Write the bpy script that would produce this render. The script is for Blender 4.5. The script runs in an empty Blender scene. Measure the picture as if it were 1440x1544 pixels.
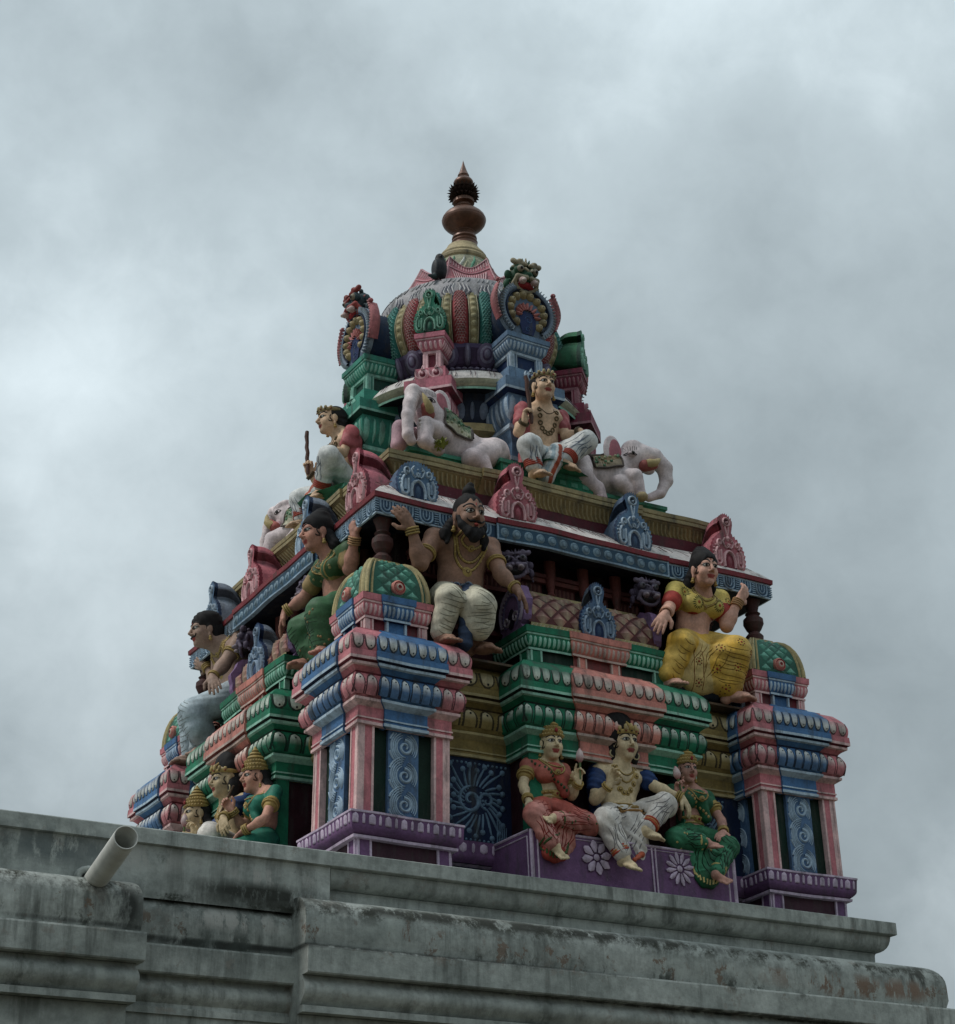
import bpy, math, random
import numpy as np
from mathutils import Vector, Matrix, Euler
from mathutils.bvhtree import BVHTree
random.seed(7)
rng = np.random.default_rng(11)
scene = bpy.context.scene
COL = scene.collection
PI = math.pi

# ------------------------------------------------------------------ camera
cam_d = bpy.data.cameras.new('camera')
cam = bpy.data.objects.new('camera', cam_d)
COL.objects.link(cam)
CAMLOC = (-6.0535, -10.5781, -3.7382)
YAW, PITCH, ROLL = 0.526, 0.4437, -0.0207
_fw = Vector((math.sin(YAW)*math.cos(PITCH), math.cos(YAW)*math.cos(PITCH), math.sin(PITCH)))
_r = Vector((math.cos(YAW), -math.sin(YAW), 0))
_u = _r.cross(_fw)
_r2 = math.cos(ROLL)*_r + math.sin(ROLL)*_u
_u2 = -math.sin(ROLL)*_r + math.cos(ROLL)*_u
M = Matrix((_r2, _u2, -_fw)).transposed().to_4x4()
M.translation = CAMLOC
cam.matrix_world = M
cam_d.sensor_fit = 'VERTICAL'
cam_d.sensor_height = 24.0
cam_d.lens = 2802.26/1544*24.0
cam_d.clip_start = 0.1
cam_d.clip_end = 2000
scene.camera = cam

# ------------------------------------------------------------------ world: overcast sky
CLOUDS=[((.243,.82,.518),9,.10),((.28,.89,.36),7,.09),((.72,.67,.16),10,.20),((.62,.66,.44),12,-.07),((.33,.76,.56),8,-.03),((.20,.76,.62),11,-.12),((.25,.82,.51),6,.06),((.52,.62,.59),10,.09)]  # banks of brighter and darker cloud: direction, half angle, strength
SUN_EL, SUN_AZ = 52.0, 285.0     # azimuth clockwise from +Y
world = bpy.data.worlds.new('World')
scene.world = world
world.use_nodes = True
nt = world.node_tree
nt.nodes.clear()
N = nt.nodes.new; L = nt.links.new
wo = N('ShaderNodeOutputWorld'); bg = N('ShaderNodeBackground')
sky = N('ShaderNodeTexSky'); sky.sky_type = 'NISHITA'; sky.sun_disc = False
sky.sun_elevation = math.radians(SUN_EL); sky.sun_rotation = math.radians(SUN_AZ)
sky.air_density = 1.0; sky.dust_density = 2.0; sky.ozone_density = 1.5
tc = N('ShaderNodeTexCoord')
g0 = tc.outputs['Generated']
nA = N('ShaderNodeTexNoise'); nA.inputs['Scale'].default_value = 2.6; nA.inputs['Detail'].default_value = 9.0; nA.inputs['Roughness'].default_value = 0.52; nA.inputs['Distortion'].default_value = 0.15
L(g0, nA.inputs['Vector'])
nB = N('ShaderNodeTexNoise'); nB.inputs['Scale'].default_value = 9.0; nB.inputs['Detail'].default_value = 8.0; nB.inputs['Roughness'].default_value = 0.55
L(g0, nB.inputs['Vector'])
def math_(op, a, b=None, c=None):
    n = N('ShaderNodeMath'); n.operation = op
    for i, v in enumerate((a, b, c)):
        if v is None: continue
        if hasattr(v, 'links'): L(v, n.inputs[i])
        else: n.inputs[i].default_value = v
    return n.outputs[0]
nC = N('ShaderNodeTexNoise'); nC.inputs['Scale'].default_value = 24.0; nC.inputs['Detail'].default_value = 9.0; nC.inputs['Roughness'].default_value = 0.62; nC.inputs['Distortion'].default_value = 0.4
L(g0, nC.inputs['Vector'])
val = math_('ADD', math_('MULTIPLY', nA.outputs['Fac'], 0.54), math_('ADD', math_('MULTIPLY', nB.outputs['Fac'], 0.32), math_('MULTIPLY', nC.outputs['Fac'], 0.14)))
# direction warped by the noise, so that the cloud masses get ragged outlines
w = N('ShaderNodeVectorMath'); w.operation = 'MULTIPLY_ADD'
L(nB.outputs['Color'], w.inputs[0]); w.inputs[1].default_value = (0.10, 0.10, 0.10); L(g0, w.inputs[2])
w2 = N('ShaderNodeVectorMath'); w2.operation = 'SUBTRACT'; L(w.outputs[0], w2.inputs[0]); w2.inputs[1].default_value = (0.05, 0.05, 0.05)
wn = N('ShaderNodeVectorMath'); wn.operation = 'NORMALIZE'; L(w2.outputs[0], wn.inputs[0])
for d_, rad, amp in CLOUDS:
    dt = N('ShaderNodeVectorMath'); dt.operation = 'DOT_PRODUCT'; L(wn.outputs[0], dt.inputs[0]); dt.inputs[1].default_value = d_
    mr = N('ShaderNodeMapRange'); mr.interpolation_type = 'SMOOTHERSTEP'; mr.inputs[1].default_value = math.cos(math.radians(rad)); mr.inputs[2].default_value = 1.0; mr.inputs[3].default_value = 0; mr.inputs[4].default_value = amp
    L(dt.outputs['Value'], mr.inputs[0]); val = math_('ADD', val, mr.outputs[0])
cr = N('ShaderNodeValToRGB')
e = cr.color_ramp.elements
e[0].position = 0.25; e[0].color = (2.65, 3.15, 3.35, 1)
e[1].position = 0.74; e[1].color = (7.3, 8.3, 8.7, 1)
m = cr.color_ramp.elements.new(0.50); m.color = (4.40, 5.15, 5.45, 1)
L(val, cr.inputs['Fac'])
mx = N('ShaderNodeMix'); mx.data_type = 'RGBA'; mx.inputs['Factor'].default_value = 0.93
L(sky.outputs['Color'], mx.inputs['A']); L(cr.outputs['Color'], mx.inputs['B'])
# an overcast sky is about three times as bright overhead as at the horizon
sp = N('ShaderNodeSeparateXYZ'); L(g0, sp.inputs[0])
zen = math_('MULTIPLY_ADD', math_('MAXIMUM', sp.outputs['Z'], 0.0), 1.10, 0.42)
fin = N('ShaderNodeVectorMath'); fin.operation = 'SCALE'; L(mx.outputs['Result'], fin.inputs[0]); L(zen, fin.inputs['Scale'])
L(fin.outputs[0], bg.inputs['Color'])
bg.inputs['Strength'].default_value = 0.1
L(bg.outputs['Background'], wo.inputs['Surface'])

sun_d = bpy.data.lights.new('sun', 'SUN'); sun_d.energy = 1.5; sun_d.angle = math.radians(12)
sun_d.color = (1.0, 0.97, 0.92)
sun = bpy.data.objects.new('sun', sun_d); COL.objects.link(sun)
_el, _az = math.radians(SUN_EL), math.radians(SUN_AZ)
sdir = Vector((math.sin(_az)*math.cos(_el), math.cos(_az)*math.cos(_el), math.sin(_el)))
sun.rotation_euler = sdir.to_track_quat('Z', 'Y').to_euler()
sun.location = sdir*40

vs = scene.view_settings
vs.view_transform = 'Standard'; vs.look = 'None'; vs.gamma = 1; vs.exposure = 0.26; vs.use_curve_mapping = False
# ------------------------------------------------------------------ colours (linear albedo)
WHITE=(.62,.60,.57); CREAM=(.52,.46,.33); PINK=(.53,.185,.21); LPINK=(.70,.48,.47); DPINK=(.17,.03,.042)
BLUE=(.062,.155,.32); LBLUE=(.42,.53,.63); DBLUE=(.007,.016,.05); GREEN=(.016,.165,.09); LGREEN=(.28,.52,.41)
DGREEN=(.005,.022,.014); OCHRE=(.25,.185,.065); LOCHRE=(.42,.35,.18); PURPLE=(.15,.075,.17); LPURPLE=(.52,.42,.54)
MAROON=(.085,.014,.022); RED=(.28,.03,.03); SALMON=(.56,.22,.18); GOLD=(.36,.25,.085); DARK=(.012,.012,.014)
SKIN=(.50,.30,.185); SKINP=(.60,.34,.26); SKINB=(.27,.15,.105); HAIR=(.018,.017,.018); CREAMSKIN=(.62,.49,.31)
def mixc(a,b,t): return tuple(a[i]*(1-t)+b[i]*t for i in range(3))

# ------------------------------------------------------------------ materials
def new_mat(name):
    m = bpy.data.materials.new(name); m.use_nodes = True
    n = m.node_tree; n.nodes.clear()
    out = n.nodes.new('ShaderNodeOutputMaterial'); b = n.nodes.new('ShaderNodeBsdfPrincipled')
    n.links.new(b.outputs[0], out.inputs[0])
    return m, n, b
def noise(n, vec, scale, detail=4, rough=.55):
    t = n.nodes.new('ShaderNodeTexNoise'); t.inputs['Scale'].default_value = scale
    t.inputs['Detail'].default_value = detail; t.inputs['Roughness'].default_value = rough
    n.links.new(vec, t.inputs['Vector']); return t.outputs['Fac']
def ramp(n, fac, p0, c0, p1, c1):
    r = n.nodes.new('ShaderNodeValToRGB'); e = r.color_ramp.elements
    e[0].position = p0; e[0].color = (*c0, 1) if len(c0) == 3 else c0
    e[1].position = p1; e[1].color = (*c1, 1) if len(c1) == 3 else c1
    n.links.new(fac, r.inputs['Fac']); return r.outputs['Color']
def mix(n, fac, a, b, mode='MIX'):
    x = n.nodes.new('ShaderNodeMix'); x.data_type = 'RGBA'; x.blend_type = mode
    for k, v in (('Factor', fac), ('A', a), ('B', b)):
        s = x.inputs[k] if k == 'Factor' else x.inputs[k]
        if hasattr(v, 'links'): n.links.new(v, s)
        elif k == 'Factor': s.default_value = v
        else: s.default_value = (*v, 1)
    return x.outputs['Result']
def paint_mat(name, rough=.5, grime=.55, bump=.25, spec=.4):
    m, n, b = new_mat(name)
    a = n.nodes.new('ShaderNodeVertexColor'); a.layer_name = 'Col'
    g = n.nodes.new('ShaderNodeNewGeometry'); pos = g.outputs['Position']
    st = n.nodes.new('ShaderNodeMapping'); st.inputs['Scale'].default_value = (1, 1, .22); n.links.new(pos, st.inputs['Vector'])
    col = a.outputs['Color']
    v1 = ramp(n, noise(n, pos, 9, 5, .6), .3, (.70,.70,.71), .72, (1.22,1.21,1.18))      # brushed, faded paint
    col = mix(n, 1.0, col, v1, 'MULTIPLY')
    v2 = ramp(n, noise(n, pos, 60, 4, .7), .38, (.86,.86,.86), .62, (1.08,1.08,1.08))
    col = mix(n, 1.0, col, v2, 'MULTIPLY')
    s1 = ramp(n, noise(n, st.outputs['Vector'], 13, 7, .70), .50, (0,0,0), .70, (1,1,1))     # rain streaks and soot
    mm = n.nodes.new('ShaderNodeMath'); mm.operation = 'MULTIPLY'; mm.inputs[1].default_value = grime
    n.links.new(s1, mm.inputs[0])
    col = mix(n, mm.outputs[0], col, (.055,.055,.048))
    s2 = ramp(n, noise(n, pos, 33, 6, .75), .66, (0,0,0), .70, (1,1,1))     # small chips
    m2 = n.nodes.new('ShaderNodeMath'); m2.operation = 'MULTIPLY'; m2.inputs[1].default_value = .35*grime
    n.links.new(s2, m2.inputs[0])
    col = mix(n, m2.outputs[0], col, (.30,.29,.27))
    n.links.new(col, b.inputs['Base Color'])
    b.inputs['Roughness'].default_value = rough; b.inputs['Specular IOR Level'].default_value = spec
    bp = n.nodes.new('ShaderNodeBump'); bp.inputs['Strength'].default_value = bump; bp.inputs['Distance'].default_value = .006
    n.links.new(noise(n, pos, 75, 6, .7), bp.inputs['Height'])
    n.links.new(bp.outputs[0], b.inputs['Normal'])
    return m
PAINT = paint_mat('painted_plaster', rough=.66, grime=.72, bump=.45, spec=.22)
FIGP = paint_mat('painted_stucco_figure', rough=.60, grime=.34, bump=.25, spec=.22)

# ------------------------------------------------------------------ objects
def link(name, data, parent=None, loc=None, rotz=None):
    o = bpy.data.objects.new(name, data); COL.objects.link(o)
    if parent: o.parent = parent
    if loc is not None: o.location = loc
    if rotz is not None: o.rotation_euler = (0, 0, rotz)
    return o
def tag(o, label=None, cat=None, group=None, kind=None):
    for k, v in (('label', label), ('category', cat), ('group', group), ('kind', kind)):
        if v: o[k] = v
    return o
def copy_tree(o, parent=None):
    c = o.copy(); COL.objects.link(c)
    if parent is not None: c.parent = parent
    for ch in o.children: copy_tree(ch, c)
    return c

def wob(p):
    x, y, z = p
    return (x+.0035*math.sin(5.1*z+2.3*y)+.0025*math.sin(11*y+3*z+1), y+.0035*math.sin(4.7*x+3.1*z+2)+.0025*math.sin(9.7*x+1.3),
            z+.004*math.sin(3.9*x+2.7*y+.5)+.002*math.sin(12*x+9*y))
class MB:
    def __init__(s, wobble=True): s.V=[]; s.F=[]; s.C=[]; s.S=[]; s.w=wobble
    def add(s, vs, fs, col, smooth=False):
        k = len(s.V); s.V += [tuple(v) for v in vs]
        if callable(col): s.C += [col(v) for v in vs]
        elif len(col) == len(vs) and not isinstance(col[0], (int, float)): s.C += list(col)
        else: s.C += [col]*len(vs)
        for f in fs: s.F.append([k+i for i in f]); s.S.append(smooth)
    def quad(s, a, b, c, d, col): s.add([a,b,c,d], [(0,1,2,3)], col)
    def grid(s, P, col, smooth=True, cu=False, cv=False):
        nu = len(P); nv = len(P[0]); vs = [p for r in P for p in r]
        fs = []
        for i in range(nu-(0 if cu else 1)):
            for j in range(nv-(0 if cv else 1)):
                a=i*nv+j; b=((i+1)%nu)*nv+j; c=((i+1)%nu)*nv+(j+1)%nv; d=i*nv+(j+1)%nv
                fs.append((a,b,c,d))
        if callable(col): cc=[col(i,j) for i in range(nu) for j in range(nv)]
        elif isinstance(col[0], (int,float)): cc=col
        else: cc=[col[i] for i in range(nu) for j in range(nv)]
        s.add(vs, fs, cc, smooth)
    def box(s, lo, hi, col, T=None):
        x0,y0,z0=lo; x1,y1,z1=hi
        vs=[(x0,y0,z0),(x1,y0,z0),(x1,y1,z0),(x0,y1,z0),(x0,y0,z1),(x1,y0,z1),(x1,y1,z1),(x0,y1,z1)]
        if T: vs=[T(v) for v in vs]
        s.add(vs,[(0,3,2,1),(4,5,6,7),(0,1,5,4),(1,2,6,5),(2,3,7,6),(3,0,4,7)],col)
    def lathe(s, prof, n=32, c=(0,0), col=None, smooth=True, rad=None, T=None):
        # prof: (r,z,col) ; rad(theta) multiplier
        for (r0,z0,c0),(r1,z1,c1) in zip(prof[:-1],prof[1:]):
            rows=[]
            for r,z in ((r0,z0),(r1,z1)):
                rows.append([(c[0]+r*(rad(2*PI*k/n) if rad else 1)*math.cos(2*PI*k/n), c[1]+r*(rad(2*PI*k/n) if rad else 1)*math.sin(2*PI*k/n), z) for k in range(n)])
            if T: rows=[[T(v) for v in r] for r in rows]
            s.grid(rows, [c0,c0 if c1 is None else c0], smooth, cv=True)
    def tube(s, pts, r, col, n=8, caps=True, flat=1.0, up=(0,0,1), closed=False):
        pts=[Vector(p) for p in pts]; m=len(pts)
        rr = r if hasattr(r,'__len__') else [r]*m
        rows=[]; U=Vector(up)
        prev=None
        for i,p in enumerate(pts):
            if closed: t=(pts[(i+1)%m]-pts[i-1])
            else: t=(pts[min(i+1,m-1)]-pts[max(i-1,0)])
            if t.length<1e-9: t=Vector((0,0,1))
            t.normalize()
            a = prev if prev is not None else (U if abs(U.dot(t))<.95 else Vector((1,0,0)))
            a=(a-t*a.dot(t)).normalized(); prev=a; b=t.cross(a)
            rows.append([tuple(p+rr[i]*(a*math.cos(2*PI*k/n)*flat+b*math.sin(2*PI*k/n))) for k in range(n)])
        s.grid(rows, (col if isinstance(col[0],(int,float)) else list(col)), True, cu=closed, cv=True)
        if caps and not closed:
            for rw,idx,cc in ((rows[0],range(n)[::-1],0),(rows[-1],range(n),-1)):
                c1 = col if isinstance(col[0],(int,float)) else col[cc]
                s.add(rw,[tuple(idx)],c1)
    def ell(s, c, r, col, nu=12, nv=8, T=None):
        rows=[]
        for j in range(nv+1):
            th=PI*j/nv
            rows.append([(c[0]+r[0]*math.sin(th)*math.cos(2*PI*k/nu), c[1]+r[1]*math.sin(th)*math.sin(2*PI*k/nu), c[2]-r[2]*math.cos(th)) for k in range(nu)])
        if T: rows=[[T(v) for v in q] for q in rows]
        s.grid(rows,col,True,cv=True)
    def build(s, name, parent=None, mat=None, loc=None, rotz=None):
        me = bpy.data.meshes.new(name)
        V = [wob(v) for v in s.V] if s.w else s.V
        me.from_pydata(V, [], s.F)
        me.attributes.new('Col','FLOAT_COLOR','POINT')
        arr = np.ones((len(V),4),'f'); 
        if len(V): arr[:,:3] = np.array([c[:3] for c in s.C])
        me.attributes['Col'].data.foreach_set('color', arr.ravel())
        me.polygons.foreach_set('use_smooth', s.S)
        me.materials.append(mat or PAINT)
        me.update()
        return link(name, me, parent, loc, rotz)

# ------------------------------------------------------------------ moulding kit
class Side:
    """one wall side in plan: centre c, outward normal n, half length a, distance d"""
    def __init__(s, c, n, a, d): s.c=Vector((*c,0)); s.n=Vector((*n,0)); s.t=Vector((-n[1],n[0],0)); s.a=a; s.d=d
    def P(s, u, off, z): 
        v = s.c+s.t*u+s.n*(s.d+off); return (v.x,v.y,z)
def rect_sides(cx,cy,hx,hy,which='SENW'):
    D={'S':((0,-1),hx,hy),'E':((1,0),hy,hx),'N':((0,1),hx,hy),'W':((-1,0),hy,hx)}
    return [Side((cx,cy),D[w][0],D[w][1],D[w][2]) for w in which]
def poly_sides(n,apothem,c=(0,0),rot=0.0):
    a=apothem*math.tan(PI/n)
    return [Side(c,(math.cos(rot+2*PI*k/n),math.sin(rot+2*PI*k/n)),a,apothem) for k in range(n)]
def mould(mb, sides, runs, step=.12, miter=1.0):
    """runs: list of (pts[(off,z)..], col, smooth)"""
    for sd in sides:
        n=max(1,int(2*sd.a/step))
        for pts,col,sm in runs:
            rows=[]
            for off,z in pts:
                a=sd.a+off*miter
                rows.append([sd.P(-a+2*a*k/n,off,z) for k in range(n+1)])
            rows2=[list(r) for r in rows]
            if isinstance(col[0],(int,float)): mb.grid(rows2[::-1],col,sm)
            else: mb.grid(rows2[::-1],list(col)[::-1],sm)
def curve(p0,p1,bulge,n=7,kind='o'):
    """profile arc from p0 to p1 in (off,z): bulge outward amount"""
    out=[]
    for i in range(n+1):
        t=i/n; o=p0[0]+(p1[0]-p0[0])*t; z=p0[1]+(p1[1]-p0[1])*t
        out.append((o+bulge*math.sin(PI*t),z))
    return out
def plerp(pts,v):
    v=max(0,min(1,v))*(len(pts)-1); i=min(int(v),len(pts)-2); t=v-i
    o=pts[i][0]*(1-t)+pts[i+1][0]*t; z=pts[i][1]*(1-t)+pts[i+1][1]*t
    dx=pts[i+1][0]-pts[i][0]; dz=pts[i+1][1]-pts[i][1]; l=math.hypot(dx,dz) or 1
    return o,z,(dz/l,-dx/l)
def row(mb, sd, pts, n, shape='oval', c0=WHITE, c1=None, dot=None, lift=.008, gap=.82, v0=0.,v1=1., u0=None,u1=None, each=None):
    """raised petals or ovals along a side on profile pts (bottom to top)"""
    om,zm,_=plerp(pts,.5)
    a0 = -(sd.a+om) if u0 is None else u0; a1 = (sd.a+om) if u1 is None else u1
    w=(a1-a0)/n; c1=c1 or c0
    mb0=mb
    for i in range(n):
        uc=a0+w*(i+.5); hw=w*.5*gap
        if each: mb=MB()
        if shape=='alt' and i%2: hw*=.45
        q_=math.sin(i*12.9898+sd.n.x*7+zm*91+uc*37)*43758.5; q_-=math.floor(q_); hw*=.93+.09*q_; uc+=(q_-.5)*w*.07; lf_=lift*(.8+.4*q_)
        rows=[]; cols=[]; nv=6
        for j in range(nv+1):
            t=j/nv
            if shape in('oval','alt'): ww=math.sqrt(max(0,1-(2*t-1)**4))
            elif shape=='up': ww=math.sqrt(max(0,1-t**3.5))
            elif shape=='down': ww=math.sqrt(max(0,1-(1-t)**3.5))
            elif shape=='point': ww=max(0,1-t**2.2)
            else: ww=1
            v=v0+(v1-v0)*t; o,z,nn=plerp(pts,v)
            h=lf_ if 0<j<nv or (shape in('up','point') and j==0) or (shape=='down' and j==nv) else 0
            rr=[]
            for k,(s,l) in enumerate(((-1,-.002),(-.55,.8),(0,1),(.55,.8),(1,-.002))):
                L_=h*l if l>0 else -.001
                rr.append(sd.P(uc+hw*ww*s,o+nn[0]*L_,z+nn[1]*L_))
            rows.append(rr); cols.append(mixc(c0,c1,min(1,max(0,(t-.35)/.4)) if shape=='up' else min(1,max(0,(t-.45)/.5)) if shape=='down' else t))
        mb.grid(rows[::-1],cols[::-1],True)
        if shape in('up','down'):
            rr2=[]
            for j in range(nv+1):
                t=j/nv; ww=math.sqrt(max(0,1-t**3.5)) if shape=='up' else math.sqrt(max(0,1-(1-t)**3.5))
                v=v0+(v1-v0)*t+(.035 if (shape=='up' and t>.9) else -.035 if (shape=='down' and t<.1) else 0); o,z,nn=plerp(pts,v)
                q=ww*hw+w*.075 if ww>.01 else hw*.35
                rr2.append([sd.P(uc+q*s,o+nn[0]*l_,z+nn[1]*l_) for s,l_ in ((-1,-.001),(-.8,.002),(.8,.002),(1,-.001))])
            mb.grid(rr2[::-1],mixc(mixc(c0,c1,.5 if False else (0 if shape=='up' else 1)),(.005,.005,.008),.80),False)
        if dot:
            o,z,nn=plerp(pts,v0+(v1-v0)*dot[1]); r=hw*dot[2] if len(dot)>2 else hw*.2
            vs=[sd.P(uc+r*math.cos(q*PI/3),o+nn[0]*(lift+.002)-nn[1]*r*math.sin(q*PI/3),z+nn[1]*(lift+.002)+nn[0]*r*math.sin(q*PI/3)) for q in range(6)]
            mb.add(vs,[(0,1,2,3,4,5)],dot[0])
        if each: mb.build('lotus_petal',each)
def stroke(mb, F, pts, w, col, lift=.006, taper=True, closed=False):
    """raised rounded ribbon along 2D pts; F(u,v,l)->3D"""
    m=len(pts); rows=[]; cols=[]
    for i,(u,v) in enumerate(pts):
        a=pts[(i+1)%m] if closed else pts[min(i+1,m-1)]; b=pts[i-1] if (closed or i>0) else pts[0]
        dx=a[0]-b[0]; dy=a[1]-b[1]; l=math.hypot(dx,dy) or 1; nx,ny=-dy/l,dx/l
        t=i/(m-1) if m>1 else 0
        ww=w[i] if hasattr(w,'__len__') else w*(1.0 if not taper else (.35+.65*math.sin(PI*min(1,t*.9+.1))))
        rows.append([F(u-nx*ww,v-ny*ww,-.001),F(u-nx*ww*.5,v-ny*ww*.5,lift*.8),F(u,v,lift),F(u+nx*ww*.5,v+ny*ww*.5,lift*.8),F(u+nx*ww,v+ny*ww,-.001)])
    mb.grid(rows,col,True,cu=closed)
def disc(mb,F,u,v,r,col,lift=.006,n=12,ry=None,dome=True):
    ry=ry or r
    vs=[F(u,v,lift)]+[F(u+.6*r*math.cos(2*PI*k/n),v+.6*ry*math.sin(2*PI*k/n),lift*.9 if dome else lift) for k in range(n)]+[F(u+r*math.cos(2*PI*k/n),v+ry*math.sin(2*PI*k/n),-.001) for k in range(n)]
    fs=[(0,1+k,1+(k+1)%n) for k in range(n)]+[(1+k,1+n+k,1+n+(k+1)%n,1+(k+1)%n) for k in range(n)]
    mb.add(vs,fs,col,True)
def spiral(cx,cy,r,turns,a0,sgn=1,n=18,tail=None):
    pts=[]
    for i in range(n+1):
        t=i/n; rr=r*(1-t)**.8+r*.12; a=a0+sgn*turns*2*PI*t
        pts.append((cx+rr*math.cos(a),cy+rr*math.sin(a)))
    return (tail or [])+pts
def wallF(sd,off): return lambda u,v,l: sd.P(u,off+l,v)
def polyfill(mb,F,outline,col,lift=.004,depth=None,side=None):
    """flat cap with outline, sides down to depth behind"""
    n=len(outline)
    top=[F(u,v,lift) for u,v in outline]
    cu=sum(p[0] for p in outline)/n; cv=sum(p[1] for p in outline)/n
    mb.add(top+[F(cu,cv,lift)],[(i,(i+1)%n,n) for i in range(n)],col)
    if depth is not None:
        bot=[F(u,v,-depth) for u,v in outline]
        mb.add(top+bot,[(i,n+i,n+(i+1)%n,(i+1)%n) for i in range(n)],side or col)
        mb.add(bot,[tuple(range(n))[::-1]],side or col)
# ------------------------------------------------------------------ ground, temple wall
def concrete_mat():
    m, n, b = new_mat('weathered_limewash')
    g = n.nodes.new('ShaderNodeNewGeometry'); pos = g.outputs['Position']
    def mapped(sc, loc=(0,0,0)):
        q = n.nodes.new('ShaderNodeMapping'); q.inputs['Scale'].default_value = sc; q.inputs['Location'].default_value = loc
        n.links.new(pos, q.inputs['Vector']); return q.outputs['Vector']
    def mul(a,bv):
        mu = n.nodes.new('ShaderNodeMath'); mu.operation='MULTIPLY'; n.links.new(a,mu.inputs[0])
        if hasattr(bv,'links'): n.links.new(bv,mu.inputs[1])
        else: mu.inputs[1].default_value=bv
        return mu.outputs[0]
    base = ramp(n, noise(n, mapped((1,1,1.6)), 2.2, 6, .6), .32, (.235,.258,.238), .7, (.45,.472,.44))
    mott = ramp(n, noise(n, pos, 17, 6, .7), .3, (.70,.70,.70), .7, (1.22,1.22,1.22))
    col = mix(n, 1.0, base, mott, 'MULTIPLY')
    st = ramp(n, noise(n, mapped((1,1,.10)), 11, 6, .7), .47, (0,0,0), .64, (.85,.85,.85))
    brk = ramp(n, noise(n, mapped((1,1,1),(9,4,2)), 1.6, 3, .5), .40, (.15,.15,.15), .62, (.9,.9,.9))
    st = mul(st, brk)
    col = mix(n, st, col, (.07,.078,.068))
    lt = ramp(n, noise(n, mapped((1,1,.16),(4,2,1)), 7, 5, .6), .56, (0,0,0), .72, (.5,.5,.5))
    col = mix(n, lt, col, (.44,.47,.43))
    # peeled flakes showing brown render, in a belt just under the roll's top
    sep = n.nodes.new('ShaderNodeSeparateXYZ'); n.links.new(pos, sep.inputs[0])
    def band(z0, z1, z2, z3):
        r = n.nodes.new('ShaderNodeMapRange'); r.inputs[1].default_value=z0; r.inputs[2].default_value=z1; n.links.new(sep.outputs['Z'], r.inputs[0])
        q = n.nodes.new('ShaderNodeMapRange'); q.inputs[1].default_value=z3; q.inputs[2].default_value=z2; n.links.new(sep.outputs['Z'], q.inputs[0])
        mu = n.nodes.new('ShaderNodeMath'); mu.operation='MULTIPLY'; n.links.new(r.outputs[0],mu.inputs[0]); n.links.new(q.outputs[0],mu.inputs[1]); return mu.outputs[0]
    fl = ramp(n, noise(n, mapped((1,1,.8)), 6.0, 8, .74), .575, (0,0,0), .595, (1,1,1))
    col = mix(n, mul(mul(fl, band(-1.76,-1.66,-1.58,-1.54)),.85), col, (.17,.115,.080))
    fl3 = ramp(n, noise(n, mapped((1,1,1),(7,3,5)), 5.0, 8, .72), .60, (0,0,0), .63, (1,1,1))
    col = mix(n, mul(fl3,.5), col, (.24,.215,.185))
    mo = ramp(n, noise(n, mapped((1.0,1,1)), 8, 9, .78), .46, (0,0,0), .56, (1,1,1))
    col = mix(n, mul(mul(mo, band(-1.575,-1.50,-1.475,-1.44)),.95), col, (.022,.024,.014))
    mo2 = ramp(n, noise(n, mapped((1.0,1,.6),(2,8,1)), 5, 9, .75), .56, (0,0,0), .62, (1,1,1))
    col = mix(n, mul(mul(mo2, band(-1.74,-1.69,-1.66,-1.60)),.8), col, (.035,.038,.028))
    col = mix(n, mul(mul(mo2, band(-1.40,-1.34,-1.30,-1.24)),.5), col, (.05,.055,.045))
    # mould runs below the pipe and a damp, blackened recess between the two blocks
    def blob(c, rx, rz, seed, lo, hi, dark, amt):
        nonlocal col
        q = n.nodes.new('ShaderNodeMapping'); q.vector_type='TEXTURE'; q.inputs['Location'].default_value=c; q.inputs['Scale'].default_value=(rx,3.,rz); n.links.new(pos,q.inputs['Vector'])
        ln = n.nodes.new('ShaderNodeVectorMath'); ln.operation='LENGTH'; n.links.new(q.outputs['Vector'],ln.inputs[0])
        r = n.nodes.new('ShaderNodeMapRange'); r.inputs[1].default_value=1.; r.inputs[2].default_value=.35; n.links.new(ln.outputs['Value'],r.inputs[0])
        f_ = ramp(n, noise(n, mapped((1,1,.35),seed), 9, 9, .74), lo, (0,0,0), hi, (1,1,1))
        col = mix(n, mul(mul(f_, r.outputs[0]), amt), col, dark)
    blob((-3.13,-2.1,-1.60),.17,.20,(1,5,2),.38,.54,(.012,.013,.010),.97)
    blob((-2.0,-2.1,-1.69),2.6,.018,(5,1,3),.36,.52,(.02,.022,.018),.9)
    blob((1.0,-2.1,-1.835),3.4,.014,(5,8,3),.38,.54,(.02,.022,.018),.85)
    blob((-2.6,-1.95,-1.70),.55,.03,(5,8,8),.34,.46,(.015,.017,.013),.95)
    blob((-3.4,-1.95,-1.30),.5,.12,(6,8,8),.46,.52,(.085,.105,.105),.8)
    blob((-2.6,-2.0,-1.60),.62,.30,(3,1,7),.36,.66,(.05,.062,.055),.85)
    blob((-2.35,-1.96,-1.42),.55,.07,(2,4,4),.40,.52,(.018,.02,.014),.95)
    blob((-1.0,-2.1,-1.475),2.2,.05,(6,4,9),.42,.52,(.018,.02,.014),.95)
    blob((1.9,-2.1,-1.50),.32,.13,(5,5,5),.46,.56,(.03,.032,.024),.9)
    blob((1.35,-2.1,-1.61),.80,.085,(8,2,2),.50,.53,(.19,.125,.088),.95)
    blob((1.75,-2.1,-1.60),.35,.075,(4,7,2),.47,.50,(.21,.14,.10),.9)
    blob((-1.55,-2.1,-1.58),.55,.085,(2,9,2),.57,.60,(.16,.105,.078),.9)
    blob((-.95,-2.1,-1.67),.30,.07,(2,2,9),.46,.56,(.035,.04,.032),.85)
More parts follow.
